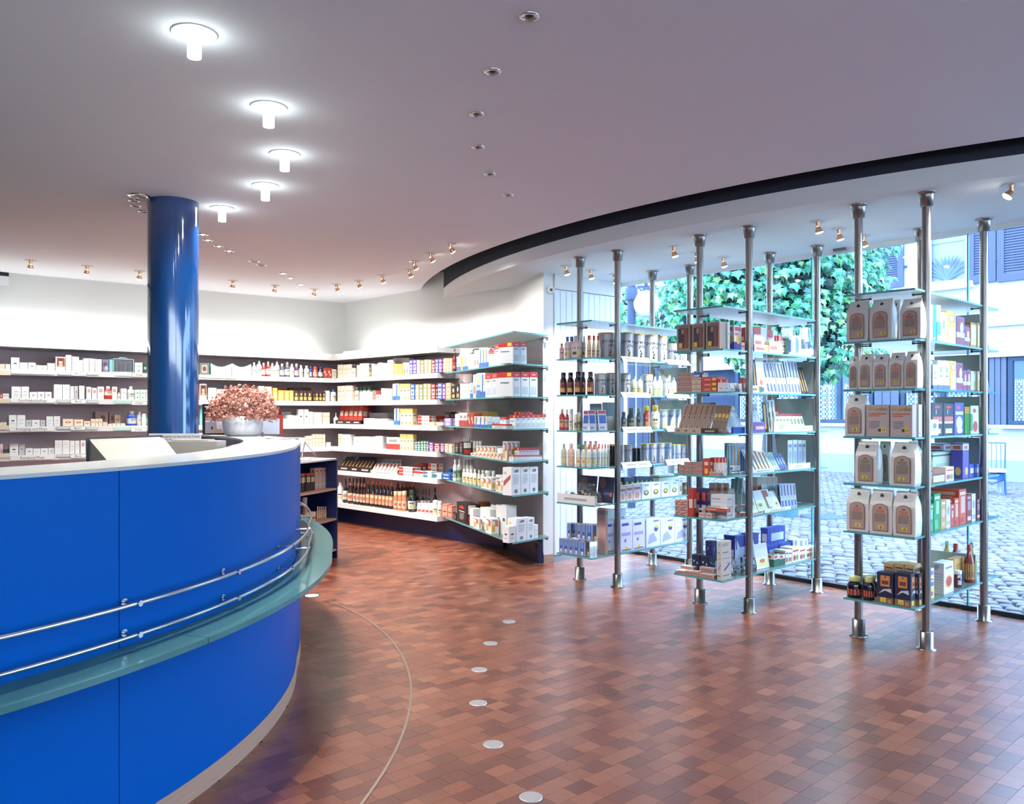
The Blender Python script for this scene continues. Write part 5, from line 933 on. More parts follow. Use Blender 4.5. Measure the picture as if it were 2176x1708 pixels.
def finish(made, face, shelf_label, kind='L', root=None):
    anchor, rev = face.anchor, face.rev
    cnt = {}
    for r in made: cnt[r[1]] = cnt.get(r[1], 0)+1
    idx = {}
    for r in sorted(made, key=lambda r: (-r[0] if rev else r[0], r[10])):
        t0, st, S, c, wd, d_, h, zb, tilt, fc, lv = r
        key = (st, round(wd, 4), round(d_, 4), math.floor(h*400)/400, fc.turn)
        if key not in _mc:
            _mc[key] = [(nm, mb.mesh(nm or KN[S['k']], mt)) for nm, mb, mt in KB[S['k']](key[1], key[2], key[3], dict(S, turn=fc.turn))]
        parts = _mc[key]; rz = math.atan2(fc.D.y, fc.D.x); nm = 'jar' if st in JAR else KN[S['k']]; cat = 'jar' if st in JAR else KC[S['k']]
        kk = kind
        if kind == 'R' and st[0] != 'h' and st not in ('gd', 'wg', 'bg'): kk = 'S'
        if nm == 'carton': nm = KIND[kk]; cat = 'box' if kk == 'L' else nm.replace('_', ' ').split()[0]+' box'
        if len(parts) == 1 and parts[0][0] is None: o = put(nm, parts[0][1], None, (c.x, c.y, zb))
        else:
            o = empty(nm, (c.x, c.y, zb))
            for pn, me in parts: put(pn, me, o)
        o.rotation_euler = (-math.radians(tilt), 0, rz)
        if S['k'] == 'label': o.name = 'price_card'; o.parent = root; o.location = (c.x-root.location.x, c.y-root.location.y, zb); continue
        i = idx.get(st, 0); idx[st] = i+1
        lab = S['n']+(f', {ordn[i]} from {anchor}' if cnt[st] > 1 else '')+', '+shelf_label
        tag(o, lab, cat, f"{cat}s, {shelf_label}"); rows_log.append(lab)
# ================================================================ goods: rows as read from the photograph
K1, K2, K3, K4 = (0, 700, 4.5333), (400, 700, 3.5583), (700, 680, 4.5333), (700, 900, 4.5333)
K5, K6, K7, K8 = (1160, 480, 3.7125), (1160, 900, 4.744), (1400, 460, 3.558), (1400, 900, 4.0667)
K9, K10, K11 = (1760, 580, 4.745), (1760, 900, 3.416), (630, 920, 6.1)
FL = Face(KIN, -DL, 'L', 'column', True); FLc = Face(KIN, -DL, 'L', 'room corner', True); FR = Face(KIN, DR, 'R', 'room corner', False)
FG = Face(G0, G1-G0, 'G', 'pier', True); FGE = Face(G1, G2-G1, 'G', 'pier', True)
top, s2, s3, s4, s5, s6, s7 = LN[1], LN[2], LN[3], LN[4], LN[5], LN[6], LN[6]
FR.turn = .75; FG.turn = 1.0; FL.turn = FLc.turn = .25; FGE.turn = -.5
def shl(i): return ['', 'top', 'second', 'third', 'fourth', 'fifth', 'bottom'][i]
BH = 'white shelf behind counter'
L = lambda i, sp: goods(FL, LV[i], K1, sp, f'{shl(i)} {BH}'); LC = lambda i, sp: goods(FLc, LV[i], K2, sp, f'{shl(i)} white shelf past the column')
L(1, "0 48 332 cr b=.04 k=2;52 100 332 w b=.04;105 188 268 wm b=.05;190 270 318 w b=.05;272 345 318 wm b=.05;347 410 342 w b=.05;412 455 345 w b=.05;457 530 322 w b=.05;535 630 262 po1 b=.03;634 690 245 w b=.03;694 760 260 w b=.03;762 800 292 w b=.03;804 858 275 w b=.03;862 914 278 w b=.03;918 980 285 w b=.03;988 1048 288 pg b=.03;1052 1086 288 ts b=.03;1092 1288 285 cas b=.03 d=.07;1298 1375 318 pt b=.03;1380 1418 318 dg b=.03")
L(2, "0 25 614 rd b=.04;27 88 614 w b=.04 k=2;110 204 548 w b=.05;206 280 548 w b=.05;286 358 598 wm b=.05;361 431 598 wm b=.05;434 500 598 wm b=.05;520 600 528 wo b=.03;603 672 528 wo b=.03;675 714 545 wo b=.03;716 752 545 gr b=.03;762 815 540 wo b=.03;832 880 552 ro b=.03;885 935 562 ro b=.03;940 1002 548 ro b=.03;1005 1075 545 bro b=.03;1078 1130 545 ro b=.03;1133 1158 605 bw b=.03;1165 1222 565 w b=.03;1227 1290 545 bw b=.03;1300 1350 578 pt b=.03;1353 1400 578 pt b=.03;1403 1436 578 pt b=.03")
L(3, "0 65 892 cr b=.04;85 162 822 wm b=.05;164 245 822 w b=.05;248 305 870 gr b=.05;308 385 868 wm b=.05;388 437 870 gr b=.05;445 515 835 w b=.05;518 580 832 w b=.05;605 708 860 co b=.03;714 802 865 co b=.03;808 870 880 co b=.03;877 917 860 co b=.03;918 950 860 co b=.03;952 988 860 co b=.03;992 1035 890 cr b=.03;1042 1080 905 cr b=.03;1083 1117 903 cr b=.03;1122 1162 903 cr b=.03;1166 1208 903 cr b=.03;918 1040 792 po b=.17;1052 1098 797 po b=.17;1104 1160 822 co b=.13;1228 1308 785 bbs b=.03;1314 1360 790 bcl b=.03;1364 1404 812 bpg b=.03;1407 1437 785 bgr b=.03")
L(4, "0 28 1100 pk b=.04;32 88 1150 blk b=.06;92 178 1100 wm b=.05;181 240 1100 gr b=.05;245 318 1142 wm b=.05;321 390 1145 w b=.05;392 463 1142 wm b=.05;466 524 1140 wm b=.05;528 600 1065 wo b=.03;603 670 1065 wo b=.03;673 720 1070 w b=.03;723 768 1070 wo b=.03;775 825 1066 ro b=.03")
LC(1, "85 160 252 gb b=.03;172 328 258 pch b=.05 d=.07;332 480 260 pch b=.05 d=.07;482 513 248 bw b=.03;516 553 232 bw b=.03;556 583 250 br1 b=.03;586 619 236 br1 b=.03;621 651 253 bw b=.03;653 687 237 bw b=.03;692 725 256 bgd b=.03;728 765 240 bgd b=.03;768 799 258 bw b=.03;802 833 257 bpu b=.03;838 867 270 bw b=.03;875 913 272 bw b=.03;915 937 280 bbl b=.03;940 976 278 brd b=.03;981 1016 280 bnv b=.03;1022 1052 290 rp b=.03;1055 1085 290 rp b=.03;1087 1122 298 cr b=.03")
LC(2, "85 140 410 po1 b=.03;150 214 440 pt b=.05;218 520 450 cr n=6 b=.05;530 575 425 cr b=.04;578 632 430 cr b=.05;640 674 442 gd b=.03;680 724 458 gd b=.03;728 763 460 gd b=.03;766 796 460 gd b=.03;800 833 460 br b=.03;841 869 460 br b=.03;871 897 460 br b=.03;901 936 462 br b=.03;958 986 465 br b=.03;988 1011 465 br b=.03;1015 1037 465 br b=.03;1040 1071 462 w b=.03;1076 1118 450 bwb b=.03;650 720 438 rd b=.14 n=2;760 930 440 br b=.16 n=5")
LC(3, "85 115 575 ts b=.05;118 150 582 blk b=.05;680 700 600 rd b=.14 n=1;704 780 622 gr b=.09;750 800 646 w b=.03;803 831 650 w b=.03;833 872 602 wm b=.03;877 910 602 wm b=.03;913 942 620 w b=.03;948 1010 625 w b=.03 n=3;1016 1070 626 cr b=.03 n=3;690 745 675 w b=.02 n=2;1100 1133 628 pum b=.03;580 676 630 w b=.08 n=3")
LC(4, "838 882 815 w b=.04 n=2;886 911 805 cr b=.03;914 936 803 cr b=.03;939 961 790 cr b=.03;964 985 790 cr b=.03;988 1010 790 cr b=.03;1013 1036 790 cr b=.03;1045 1078 852 w b=.03")
WR = 'white shelf, long wall'
Rr = lambda i, sp, k=K3: goods(FR, LV[i], k, sp, f'{shl(i)} {WR}', 'R')
Rr(1, "78 130 428 cr b=.03 n=2;133 160 430 cr b=.03;162 214 426 cr b=.03 n=2;218 256 430 bdc b=.03 n=2;262 290 432 cr b=.03;292 380 416 w b=.03 n=3;382 402 424 br b=.03;405 432 420 w b=.03;436 462 436 cr b=.03;465 505 408 w b=.03;508 557 412 w b=.03 n=2;560 608 382 w b=.03;612 768 362 w b=.12 n=4;612 705 420 gd b=.03 n=4;709 768 408 wg b=.03 n=2;771 802 382 hp b=.03;804 837 380 hp b=.03;840 873 382 ht b=.03;876 910 385 hg b=.03;913 946 378 ht b=.03;949 981 380 ht b=.03;985 1016 382 hr b=.03;1019 1049 374 hb b=.03;1052 1085 370 hv b=.03;1098 1182 366 ht b=.03 n=3")
Rr(2, "78 115 632 cr b=.03;118 150 630 cr b=.03;153 190 628 cr b=.03;193 220 628 cr b=.03;224 283 645 bdc b=.03 n=2;290 412 640 gcp b=.09 n=3;290 412 690 cr b=.02 n=3;415 446 676 pk b=.03;449 490 682 rf b=.03;497 529 656 w b=.03;532 560 658 w b=.03;563 601 660 w b=.03;608 626 612 bs b=.03;629 672 610 bs b=.03;678 778 612 bg b=.03 n=3;785 820 615 hb b=.03;828 863 618 ht b=.03;866 900 616 hg b=.03;904 940 611 ht b=.03;943 976 612 ht b=.03;980 1019 612 hr b=.03;1041 1085 605 hb b=.03;1088 1118 610 hv b=.03;1120 1170 602 ht b=.03;230 370 632 pk b=.18 n=4")
Rr(3, "58 298 962 tyr b=.005 d=.16;92 132 826 rd b=.06 zz=.035 t=8;136 176 832 rd b=.06 zz=.035 t=8;180 224 824 rd b=.06 zz=.035 t=8;227 265 828 rd b=.06 zz=.035 t=8;268 310 826 rd b=.06 zz=.035 t=8;312 360 830 rd b=.08 zz=.035 t=8;380 560 893 gr b=.17 d=.1;330 420 945 w b=.03 n=2;424 560 948 w b=.03 n=3;563 618 970 w b=.02;624 672 846 bs b=.03;680 800 850 bg b=.03 n=3;805 845 905 rs b=.04 k=2;850 962 920 rs b=.04 k=3;940 1010 980 gl b=.015 d=.03;1014 1098 980 gl b=.03;1104 1178 945 pl b=.03 k=2;985 1050 920 rd b=.16;1110 1165 882 dk b=.17")
Rr(4, "85 121 1095 cr b=.03;124 202 1100 w b=.03 n=2;232 300 1122 w b=.04;303 410 1122 w b=.04;413 440 1122 w b=.03;443 514 1116 w b=.03 n=2;550 678 1126 wr b=.04;679 742 1096 bg b=.03 n=2;745 806 1098 bg b=.03 n=2;823 846 1166 htl b=.03;848 874 1166 htl b=.03;878 905 1162 hgr b=.03;907 931 1162 hgr b=.03;933 956 1164 hn b=.03;961 1000 1176 hv b=.03;1006 1065 1186 hr b=.03;1068 1105 1186 hv b=.03;1108 1147 1190 ht b=.03;1150 1178 1195 cr b=.03")
Rr(5, "80 390 412 tyr b=.002 d=.26;395 650 455 ty b=.002 d=.22;85 385 330 lbk n=9 b=.05 t=38;100 385 300 ldb n=7 b=.15 t=35;200 380 292 tb n=5 b=.21 t=30;400 640 375 lrd n=7 b=.04 t=35;420 640 330 gcd n=5 b=.13 t=32;540 640 305 lrd n=3 b=.20 t=28;665 800 418 rs b=.02 k=3 d=.12;808 898 456 rf b=.02;902 983 456 fl b=.02 k=2;986 1078 476 fl b=.015;1082 1164 476 eb b=.015 k=2;820 890 382 rp b=.17;950 1032 382 rs b=.15 k=3;1130 1168 436 eb b=.15", K4)
Rr(6, "82 132 565 jw b=.04;136 178 526 wi b=.04;182 228 560 be b=.03;231 261 565 be b=.03;263 297 570 be b=.03;299 324 575 be b=.03;326 349 575 be b=.03;352 394 550 oc b=.04;397 438 552 oc b=.04;441 473 555 oc b=.04;476 508 556 oc b=.04;511 543 558 oc b=.04;546 578 560 oc b=.04;580 618 565 oc b=.04;622 660 650 sj b=.03;663 702 652 sj b=.03;704 745 648 sj b=.03;767 830 635 dgb b=.03;834 868 630 wi b=.14;884 915 628 wi b=.14;918 944 625 wi b=.15;946 976 622 wi b=.16;996 1040 615 wi b=.16;640 830 570 oc b=.16 n=5;180 350 525 wi b=.16 n=5;850 1000 765 rj b=.03 n=4;1003 1045 735 wj b=.04;1048 1080 745 wj b=.03;1084 1138 775 ps b=.03;1141 1180 790 ps b=.03", K4)
GL = 'glass wall shelf'
G = lambda i, sp, k=K3: goods(FG, LV[i], k, sp, f'{shl(i)} {GL}', 'S'); GE = lambda i, sp, k=K3: goods(FGE, LV[i], k, sp, f'{shl(i)} {GL} end', 'S')
G(1, "1190 1222 310 bdr b=.02;1225 1262 352 bu b=.02 n=2;1264 1284 350 gd b=.02;1286 1332 340 bs b=.02 n=3;1336 1390 326 w b=.02 n=2;1393 1440 290 pk b=.02 n=2;1443 1528 268 bs b=.02 n=3;1534 1586 292 rt b=.02 n=2;1588 1640 236 rt b=.02;1643 1686 242 rt b=.02")
GE(1, "1768 1835 212 rt d=.17;1838 1900 212 rt d=.17")
G(2, "1174 1215 632 bk b=.02;1219 1254 615 bk b=.02 n=1;1258 1300 610 w b=.02 n=2;1303 1352 610 or b=.02 n=2;1356 1380 600 bu b=.02;1383 1412 522 pk b=.02;1415 1455 508 bu b=.02;1457 1498 508 bs b=.02;1502 1560 518 rt b=.02;1563 1616 510 rt b=.02;1619 1672 505 rt b=.02")
GE(2, "1765 1842 498 rt d=.17;1846 1925 498 rt d=.17;1929 2006 498 rt d=.17")
G(3, "1210 1245 902 w b=.02;1250 1325 892 wr b=.02 n=2;1330 1392 896 rp b=.02 n=2;1396 1436 926 bs b=.02;1440 1476 926 bs b=.02;1479 1516 926 bs b=.02;1520 1560 926 bu b=.02;1563 1640 932 bu b=.02 n=2;1565 1700 996 rf b=-.055 d=.06;1643 1700 930 rt b=.02;1330 1530 880 gd b=.17 n=5")
GE(3, "1790 1841 914 rt;1842 1894 912 rt;1895 1942 910 rt;1943 1990 908 rt;1991 2038 906 rt;2039 2085 905 rt;1800 1960 880 rt b=.12 n=4")
G(4, "1206 1246 185 bkr b=.02;1250 1285 172 bkr b=.02;1290 1355 137 wj b=.10 n=3;1362 1470 165 wj b=.12 n=4;1380 1600 215 wc b=.07 n=6;1360 1652 282 wc b=.002 n=8 d=.03;1618 1680 236 wm b=.03", K4)
GE(4, "1770 2050 302 rt n=8 d=.05 e=380;1825 2022 228 rt n=6 d=.05 b=.07;1710 1832 168 wc n=3 b=.14 d=.05", K4)
G(5, "1196 1228 345 gj b=.02;1230 1278 342 gj b=.05;1284 1388 345 wj b=.13 n=3;1284 1420 436 yw b=.03 n=4;1424 1498 446 yw b=.05 n=2;1462 1558 516 wc b=.005 n=2;1502 1560 450 wj b=.10;1562 1600 452 wj b=.10;1602 1680 492 w b=.06 n=2;1600 1698 540 wc b=.005 n=2 d=.05", K4)
GE(5, "1752 1842 418 tl d=.10;1845 1926 415 tl d=.10;1929 2010 413 tl d=.10", K4)
G(6, "1196 1222 860 bkr b=.02;1226 1328 762 bkr b=.02;1334 1428 765 bk b=.16 d=.03;1320 1384 815 w b=.03 n=2;1388 1450 838 w b=.04;1453 1548 815 w b=.06;1430 1550 755 ob2 b=.20 d=.1;1555 1706 785 wm b=.10 n=3;1386 1440 906 wc b=.005;1443 1500 906 wc b=.005;1504 1560 908 wc b=.005", K4)
GE(6, "1728 1796 985 wm d=.07;1800 1900 910 tl d=.10;1904 1975 903 tl d=.10;1978 2010 970 w d=.08", K4)
# ---- racks
PEND = {}
for key, (B, u0, u1) in RACKS.items():                               # poles and back panels are in the way of the goods
    for (a, b) in ((0, 0), (.992, 0), (0, .407), (.992, .407)): occ.append((quad(B+U*a+V*b, U, V, .054, -.027, .027), 0, 2.7))
    for i in {'1': (2, 3, 4), '2': (2, 3, 4, 5), '3': (1, 2, 3, 4, 5)}[key]: occ.append((quad(B+U*(u1-.12), U, V, .09, .03, .375), LV[i], LV[i-1]-.02))
p6 = B+U*1.023; occ.append((quad(p6, U, V, .012, .05, .37), LV[6], LV[6]+.17))
def rackfaces(key, lab):
    B, u0, u1 = RACKS[key]
    e = Face(B+U*u0+V*.2, -V, lab, 'near pole', True); l = Face(B+V*.012, U, lab, 'near pole', False)
    e.turn = .45; l.turn = -.95; e.alt = l; e.vmin = -.2+.012; e.lim = (.202-VM[key], .228); l.lim = (u0+.004, u1-.004)
    kd = {'1': 'A', '2': 'B', '3': 'C'}[key]
    def E(i, sp, k): PEND.setdefault((key, i), []).extend(place(e, LV[i], k, sp, kd))
    def Lg(i, sp, k): PEND.setdefault((key, i), []).extend(place(l, LV[i], k, sp, kd))
    def flush():
        for i in range(1, 7):
            m = PEND.get((key, i), [])
            finish([r for r in m if r[9] is e], e, f'{shl(i)} shelf end, {lab}', kd, shp[key]); finish([r for r in m if r[9] is l], l, f'{shl(i)} shelf side, {lab}', kd, shp[key])
    FLUSH.append(flush); return E, Lg
FLUSH = []
E1, L1 = rackfaces('1', 'shutter rack'); E2, L2 = rackfaces('2', 'middle rack'); E3, L3 = rackfaces('3', 'flour rack')
E1(1, "98 134 925 spk b=.02;140 200 870 lbl;203 280 862 lgr;284 318 866 lgr b=.06;322 360 860 lor;363 395 862 lor;398 432 862 lor;150 225 870 lbl b=.13 n=2;412 545 838 pc1 b=.03", K5)
L1(1, "585 688 838 pc1;690 778 848 pc1;781 880 855 pc2;882 955 865 pc2;958 1042 925 pcs;1046 1098 928 pcs;582 800 1040 plb b=-.002 h=.045;935 1135 1050 plb b=-.002 h=.045", K5)
E1(2, "112 165 1152 dkb;168 222 1152 dkb;226 284 1148 dkb;277 314 1150 dkb b=.11;325 379 1148 dkb;384 474 1158 pc1 b=.03;476 548 1156 pc1 b=.03", K5)
L1(2, "586 668 1158 pc1;672 717 1180 sb;720 762 1182 sb;764 842 1168 pc2;845 878 1188 sb;880 919 1182 sb;922 984 1172 pc2;987 1028 1192 sb;580 802 1318 plb b=-.002 h=.045;932 1135 1322 plb b=-.002 h=.045", K5)
E1(3, "106 150 1440 rgb;152 182 1445 rgb b=.03;184 216 1440 wgb b=.02;222 250 1482 ytb;246 280 1468 ytb b=.09;286 335 1452 cdp b=.05 t=6;340 400 1450 cdp b=.01 t=6;404 416 1455 cdp b=.06 t=6;420 486 1450 cdp b=.01 t=6;470 545 1522 ltb b=.08;345 440 1398 dst b=.20;446 545 1390 dst b=.20", K5)
L1(3, "592 636 1462 mgb;640 708 1432 mgb;712 756 1432 mgb b=.06;758 828 1416 ryb;832 896 1412 wyb;898 958 1445 mc;961 1022 1442 mc;1025 1066 1444 mc;590 818 1590 plb b=-.002 h=.05;932 1010 1592 plb b=-.002 h=.05", K5)
E1(4, "156 206 200 gcb;208 300 196 pcb;303 352 206 gnb;356 408 210 gnb;410 460 206 ocb;462 514 210 ocb;517 552 202 ocb;555 582 206 ocb;584 612 206 ocb;614 640 210 ocb b=.03;644 700 214 kcn b=.03;640 702 205 kcn b=.13;370 530 172 pcb b=.16 n=3", K6)
L1(4, "746 784 210 wcn;788 864 212 wcn;870 914 236 kcn;917 954 236 kcn;957 1034 200 icn;1038 1114 198 icn;1118 1194 194 icn;1198 1265 190 icn;1270 1304 206 ism;1308 1358 208 ism;1362 1414 208 ism;745 1035 400 plb b=-.002 h=.05;1190 1440 385 plb b=-.002 h=.05", K6)
E1(5, "112 500 712 ty b=.002 d=.16;318 498 520 fd b=.22 t=8;510 700 535 fd b=.22 t=8;130 330 680 sw b=.04 d=.1 zz=.01;285 490 600 sw b=.12 d=.1 zz=.03;370 540 690 sw b=.03 d=.1 zz=.01", K6)
L1(5, "746 806 636 pkw;810 878 622 pkw;882 960 612 pkw;966 1058 600 bee;1060 1156 592 bee;1166 1248 586 bee;1251 1338 580 bee;1342 1376 560 bee b=.03;1378 1426 590 brw;790 900 540 dbx b=.2 n=2;905 1080 530 dbx b=.2 n=4;1140 1330 512 ml b=.2", K6)
E1(6, "132 176 1150 nb;179 226 1155 nb;229 277 1160 nb;280 333 1165 nb;336 396 1180 nb;212 252 998 nb zz=.125;256 308 1000 nb zz=.125;312 354 1004 nb zz=.125;358 402 1004 nb zz=.125;406 468 1010 nb zz=.125;522 600 850 ptx b=.22 d=.03;606 700 862 w b=.16", K6)
L1(6, "604 690 980 bt;752 872 968 bt;876 998 962 bt;1012 1152 952 sk;1156 1296 948 sk;1300 1446 944 sk;745 805 855 wbl b=.2", K6)
E2(1, "135 236 815 gf d=.07;250 345 808 gf d=.07;355 460 795 gf d=.07", K7)
L2(1, "568 624 822 nv b=.05;606 650 950 lrw;654 716 880 rb;720 820 836 rw b=.12;824 898 862 rw b=.1;905 925 900 rwt b=.05;718 800 905 sr b=.04 zz=.035 d=.05;722 830 968 sr d=.05;836 920 945 sr d=.06;926 1028 905 sr k=3;1032 1076 900 fl;935 1062 840 dbg b=.2 d=.05;1084 1176 836 dbg b=.1 d=.05;1080 1180 1000 tu n=3", K7)
E2(1, "462 488 795 w b=.10;491 520 796 w b=.16", K7)
E2(2, "138 244 1180 pc n=3 k=4;246 320 1215 lrw n=2 k=3;248 322 1175 eb b=.1 zz=.095;324 440 1212 em k=3 d=.1;444 500 1226 rwt;504 540 1262 tu t=10;543 575 1262 tu t=10;578 610 1262 tu t=10;612 634 1262 tu t=10;636 662 1216 rd;326 356 1178 rw b=.1 zz=.095", K7)
L2(2, "700 746 1078 lbk n=2 b=.06 t=5;750 812 1066 wcd b=.04 t=6;820 900 1090 lbw n=3 b=.03 t=12;904 980 1092 lbw n=3 b=.03 t=12;984 1078 1080 lbw n=4 b=.03 t=10;850 1070 1070 gcd n=6 b=.13 t=8;1086 1140 1130 lbk n=3 b=.04 t=16;704 760 1275 sr d=.05;764 820 1280 fl d=.05", K7)
E2(3, "92 318 1596 tyb b=.002 d=.1;322 446 1598 tdk b=.002 d=.1;560 652 1590 tbl b=.002 d=.05;138 380 1400 lb n=6 b=.04 t=26;384 526 1408 lb2 n=5 b=.04 t=26;530 652 1410 lw n=6 b=.04 t=26;170 380 1390 lb n=5 b=.12 t=22", K7)
L2(3, "700 806 1552 typ b=.002 d=.03;700 790 1405 lw n=4 b=.05 t=16;797 830 1400 lbk b=.06 t=5;834 890 1385 lwd n=2 b=.075 t=5;810 920 1550 fl b=.02;905 1165 1485 rc n=10 b=.062 t=16;870 1000 1545 tyg b=.002 d=.018;1004 1165 1580 ty b=.002 d=.04;830 910 1440 rb n=2 b=.16", K7)
E2(4, "116 168 345 pc b=.04;172 214 356 pc k=2;217 288 330 pc n=2 k=3;291 378 330 pc n=2 k=3;382 438 300 rb;442 568 290 rwt n=4 b=.06;436 510 416 ff b=.003 d=.05;514 632 416 fl b=.003 d=.05;636 750 416 fl b=.003 d=.05;552 704 366 fl b=.05 zz=.025 d=.05;566 640 165 tb n=3 b=.12;642 700 165 tb2 n=2 b=.12;702 760 165 tb3 n=3 b=.12", K8)
L2(4, "800 860 208 lwd n=2 b=.03 t=28;862 920 212 lrd n=2 b=.03 t=28;922 982 220 lrd n=2 b=.03 t=28;984 1050 230 gc2 n=3 b=.04 t=28;1052 1120 240 ldb n=3 b=.04 t=28;1114 1156 140 lw b=.08;1160 1198 140 lw b=.08;1204 1236 140 lw b=.08;1239 1272 140 lw b=.08;1120 1310 340 tyg b=.01 d=.06;805 1000 388 ty b=.002 d=.012", K8)
E2(5, "120 250 655 pr3 n=2 k=3;254 300 556 rd b=.015;255 415 556 bx n=3 b=.1;304 446 618 st k=3 b=.06 d=.1;450 590 610 st k=3 b=.08;346 398 728 lrw b=.03 zz=.05;402 590 726 lr b=.03 zz=.05 d=.06;594 762 708 lr b=.03 zz=.05 d=.06;344 398 770 lrw;402 458 770 lrw;462 636 780 lr d=.06;640 762 772 lr d=.06;432 596 512 lrw n=3 k=2 b=.2;582 762 560 gcd n=7 b=.14 t=8;602 762 462 gc2 n=5 b=.24 t=8", K8)
L2(5, "800 860 480 wcd b=.05 t=20;862 930 570 wcd b=.03 t=20;932 1010 560 lrd b=.03 t=25;1012 1060 570 wcd b=.03 t=25;912 1030 520 gcd n=5 b=.12 t=8;1034 1196 516 lbw n=6 b=.05 t=6;1198 1282 668 wt b=.01;850 1026 460 lrw b=.22 n=4;915 1140 728 ty b=.002 d=.028", K8)
E2(6, "120 165 1266 ff d=.06;168 225 1268 ff d=.06;228 285 1272 ff d=.06;288 342 1278 ff d=.06;186 300 1228 ff b=.06 zz=.024 d=.06;346 478 1298 ff d=.05;350 478 1240 ff b=.055 zz=.024 d=.05;284 356 1130 db b=.13;360 440 1146 db b=.13;402 466 1012 dl b=.21;482 626 1012 bc b=.005 d=.03;630 760 1160 cbg b=.02 d=.09 n=2;560 760 965 sx b=.24 n=2 d=.05", K8)
L2(6, "800 862 945 sx b=.2;846 960 1034 wcd b=.04 t=10;810 990 1160 cbg n=3 d=.1;994 1090 1128 gs n=2 d=.08;1094 1150 1092 wz d=.1 n=2;1154 1330 1068 wz n=3 d=.1;1334 1430 1060 wz n=2 d=.08;930 1035 1040 bd b=.16 d=.08;1040 1150 1030 bd b=.16;940 1092 890 bd b=.16 zz=.075;1160 1300 1000 wt b=.12 n=3 zz=.06 d=.08;1094 1200 1090 wt b=.13 d=.09", K8)
E3(1, "186 400 278 bagc b=.01 d=.07;416 638 250 bagc b=.012 d=.085;644 716 262 bag b=.10 d=.08;722 938 250 bagc b=.012 d=.08", K9)
L3(1, "1018 1055 318 wh;1058 1090 322 tg;1093 1133 322 tw;1136 1194 396 wbl;1197 1288 384 ye;1293 1374 440 pu;1376 1428 542 pu;1434 1496 498 go;1499 1568 506 go", K9)
E3(2, "206 300 832 bagb b=.03 d=.07;302 444 814 bagb d=.08;448 602 812 bagc d=.075;606 760 795 baga d=.08;766 900 785 baga d=.08;904 966 788 bag b=.1 d=.08", K9)
L3(2, "1022 1052 882 wbl b=.05;1055 1102 920 wb;1106 1164 880 wb;1166 1225 880 wb;1229 1290 885 ye;1292 1358 902 pu;1360 1396 978 pu;1398 1432 976 pu;1436 1498 988 pg2;1501 1560 988 og", K9)
E3(3, "168 368 1205 baga d=.09;380 614 1325 gn d=.06;624 850 1325 gn d=.06;870 960 1322 wh n=2 b=.09 d=.05", K9)
L3(3, "1034 1112 1474 wbl d=.04;1042 1156 1310 nd b=.05 d=.05;1160 1268 1310 nd b=.05 d=.05;1272 1368 1306 pw;1376 1426 1346 gwo b=.03;1430 1517 1336 gw;1521 1568 1390 rwz", K9)
E3(4, "195 352 120 bagb d=.085;362 448 116 bagb b=.05 d=.08;452 630 112 bagb d=.09;634 690 112 bag b=.09 d=.08", K10)
L3(4, "734 752 208 yb;757 888 206 ml b=.1 d=.08;757 848 322 bo d=.06;852 912 312 wz d=.05;892 972 192 bl b=.02;976 1020 140 vl b=.02;836 904 142 vl b=.2;1024 1058 292 bd;1060 1093 292 bd;1056 1140 248 vl b=.09;1097 1138 290 bd", K10)
E3(5, "132 295 466 baga d=.085;298 464 462 baga d=.085;468 634 472 baga d=.09;637 690 474 bag b=.09 d=.08", K10)
L3(5, "736 764 580 gt;767 815 506 gt d=.12;817 854 556 tt;856 887 550 wtx;889 914 582 rtx;916 947 540 ot d=.11;949 1002 476 ot d=.2;1005 1040 516 mt;1042 1070 506 wtx;1073 1102 546 mt;1104 1137 506 gq d=.12;760 860 470 ot b=.2 n=2", K10)
E3(6, "142 242 1110 djr;246 346 1116 djr;186 262 1096 djr b=.12;282 352 1098 djr b=.12;352 474 1080 wp d=.07;482 600 1086 wp d=.07;604 660 1090 wp b=.07 d=.06;402 474 1012 hm b=.14 d=.1;477 549 1014 hm b=.14 d=.1;552 624 1022 hm b=.14 d=.1;628 700 1034 hm b=.14 d=.1", K10)
L3(6, "990 1056 880 kt;1010 1074 862 gnk b=.085;890 958 872 kt b=.20;905 968 850 gnk b=.28;734 768 1050 hc d=.09;840 910 1004 hw d=.07;914 966 1066 hj;914 984 972 by b=.085 d=.05", K10)
for f_ in FLUSH: f_()
# end cabinet behind the counter
FC = Face(E0+EI*.02, -ED, 'C', 'side panel', True)
Cb = lambda z, sp, l: goods(FC, z, K11, sp, l)
Cb(.673, "25 62 525 pb b=.04 d=.06;64 104 525 pb b=.04 d=.06;128 240 522 pb b=.06 n=2 d=.06;236 286 452 ex b=.10 d=.05;288 336 448 ex b=.10 d=.05;338 388 448 ex b=.10 d=.05", 'upper shelf of the end cabinet')
Cb(.384, "22 52 928 spb b=.05;66 140 830 spb b=.08;150 252 1015 stb b=.03 n=4 d=.03;262 390 950 sqb b=.08 n=5;392 452 910 ob b=.10 d=.05", 'lower shelf of the end cabinet')
Cb(.09, "250 380 1240 gcd b=.06", 'floor of the end cabinet')
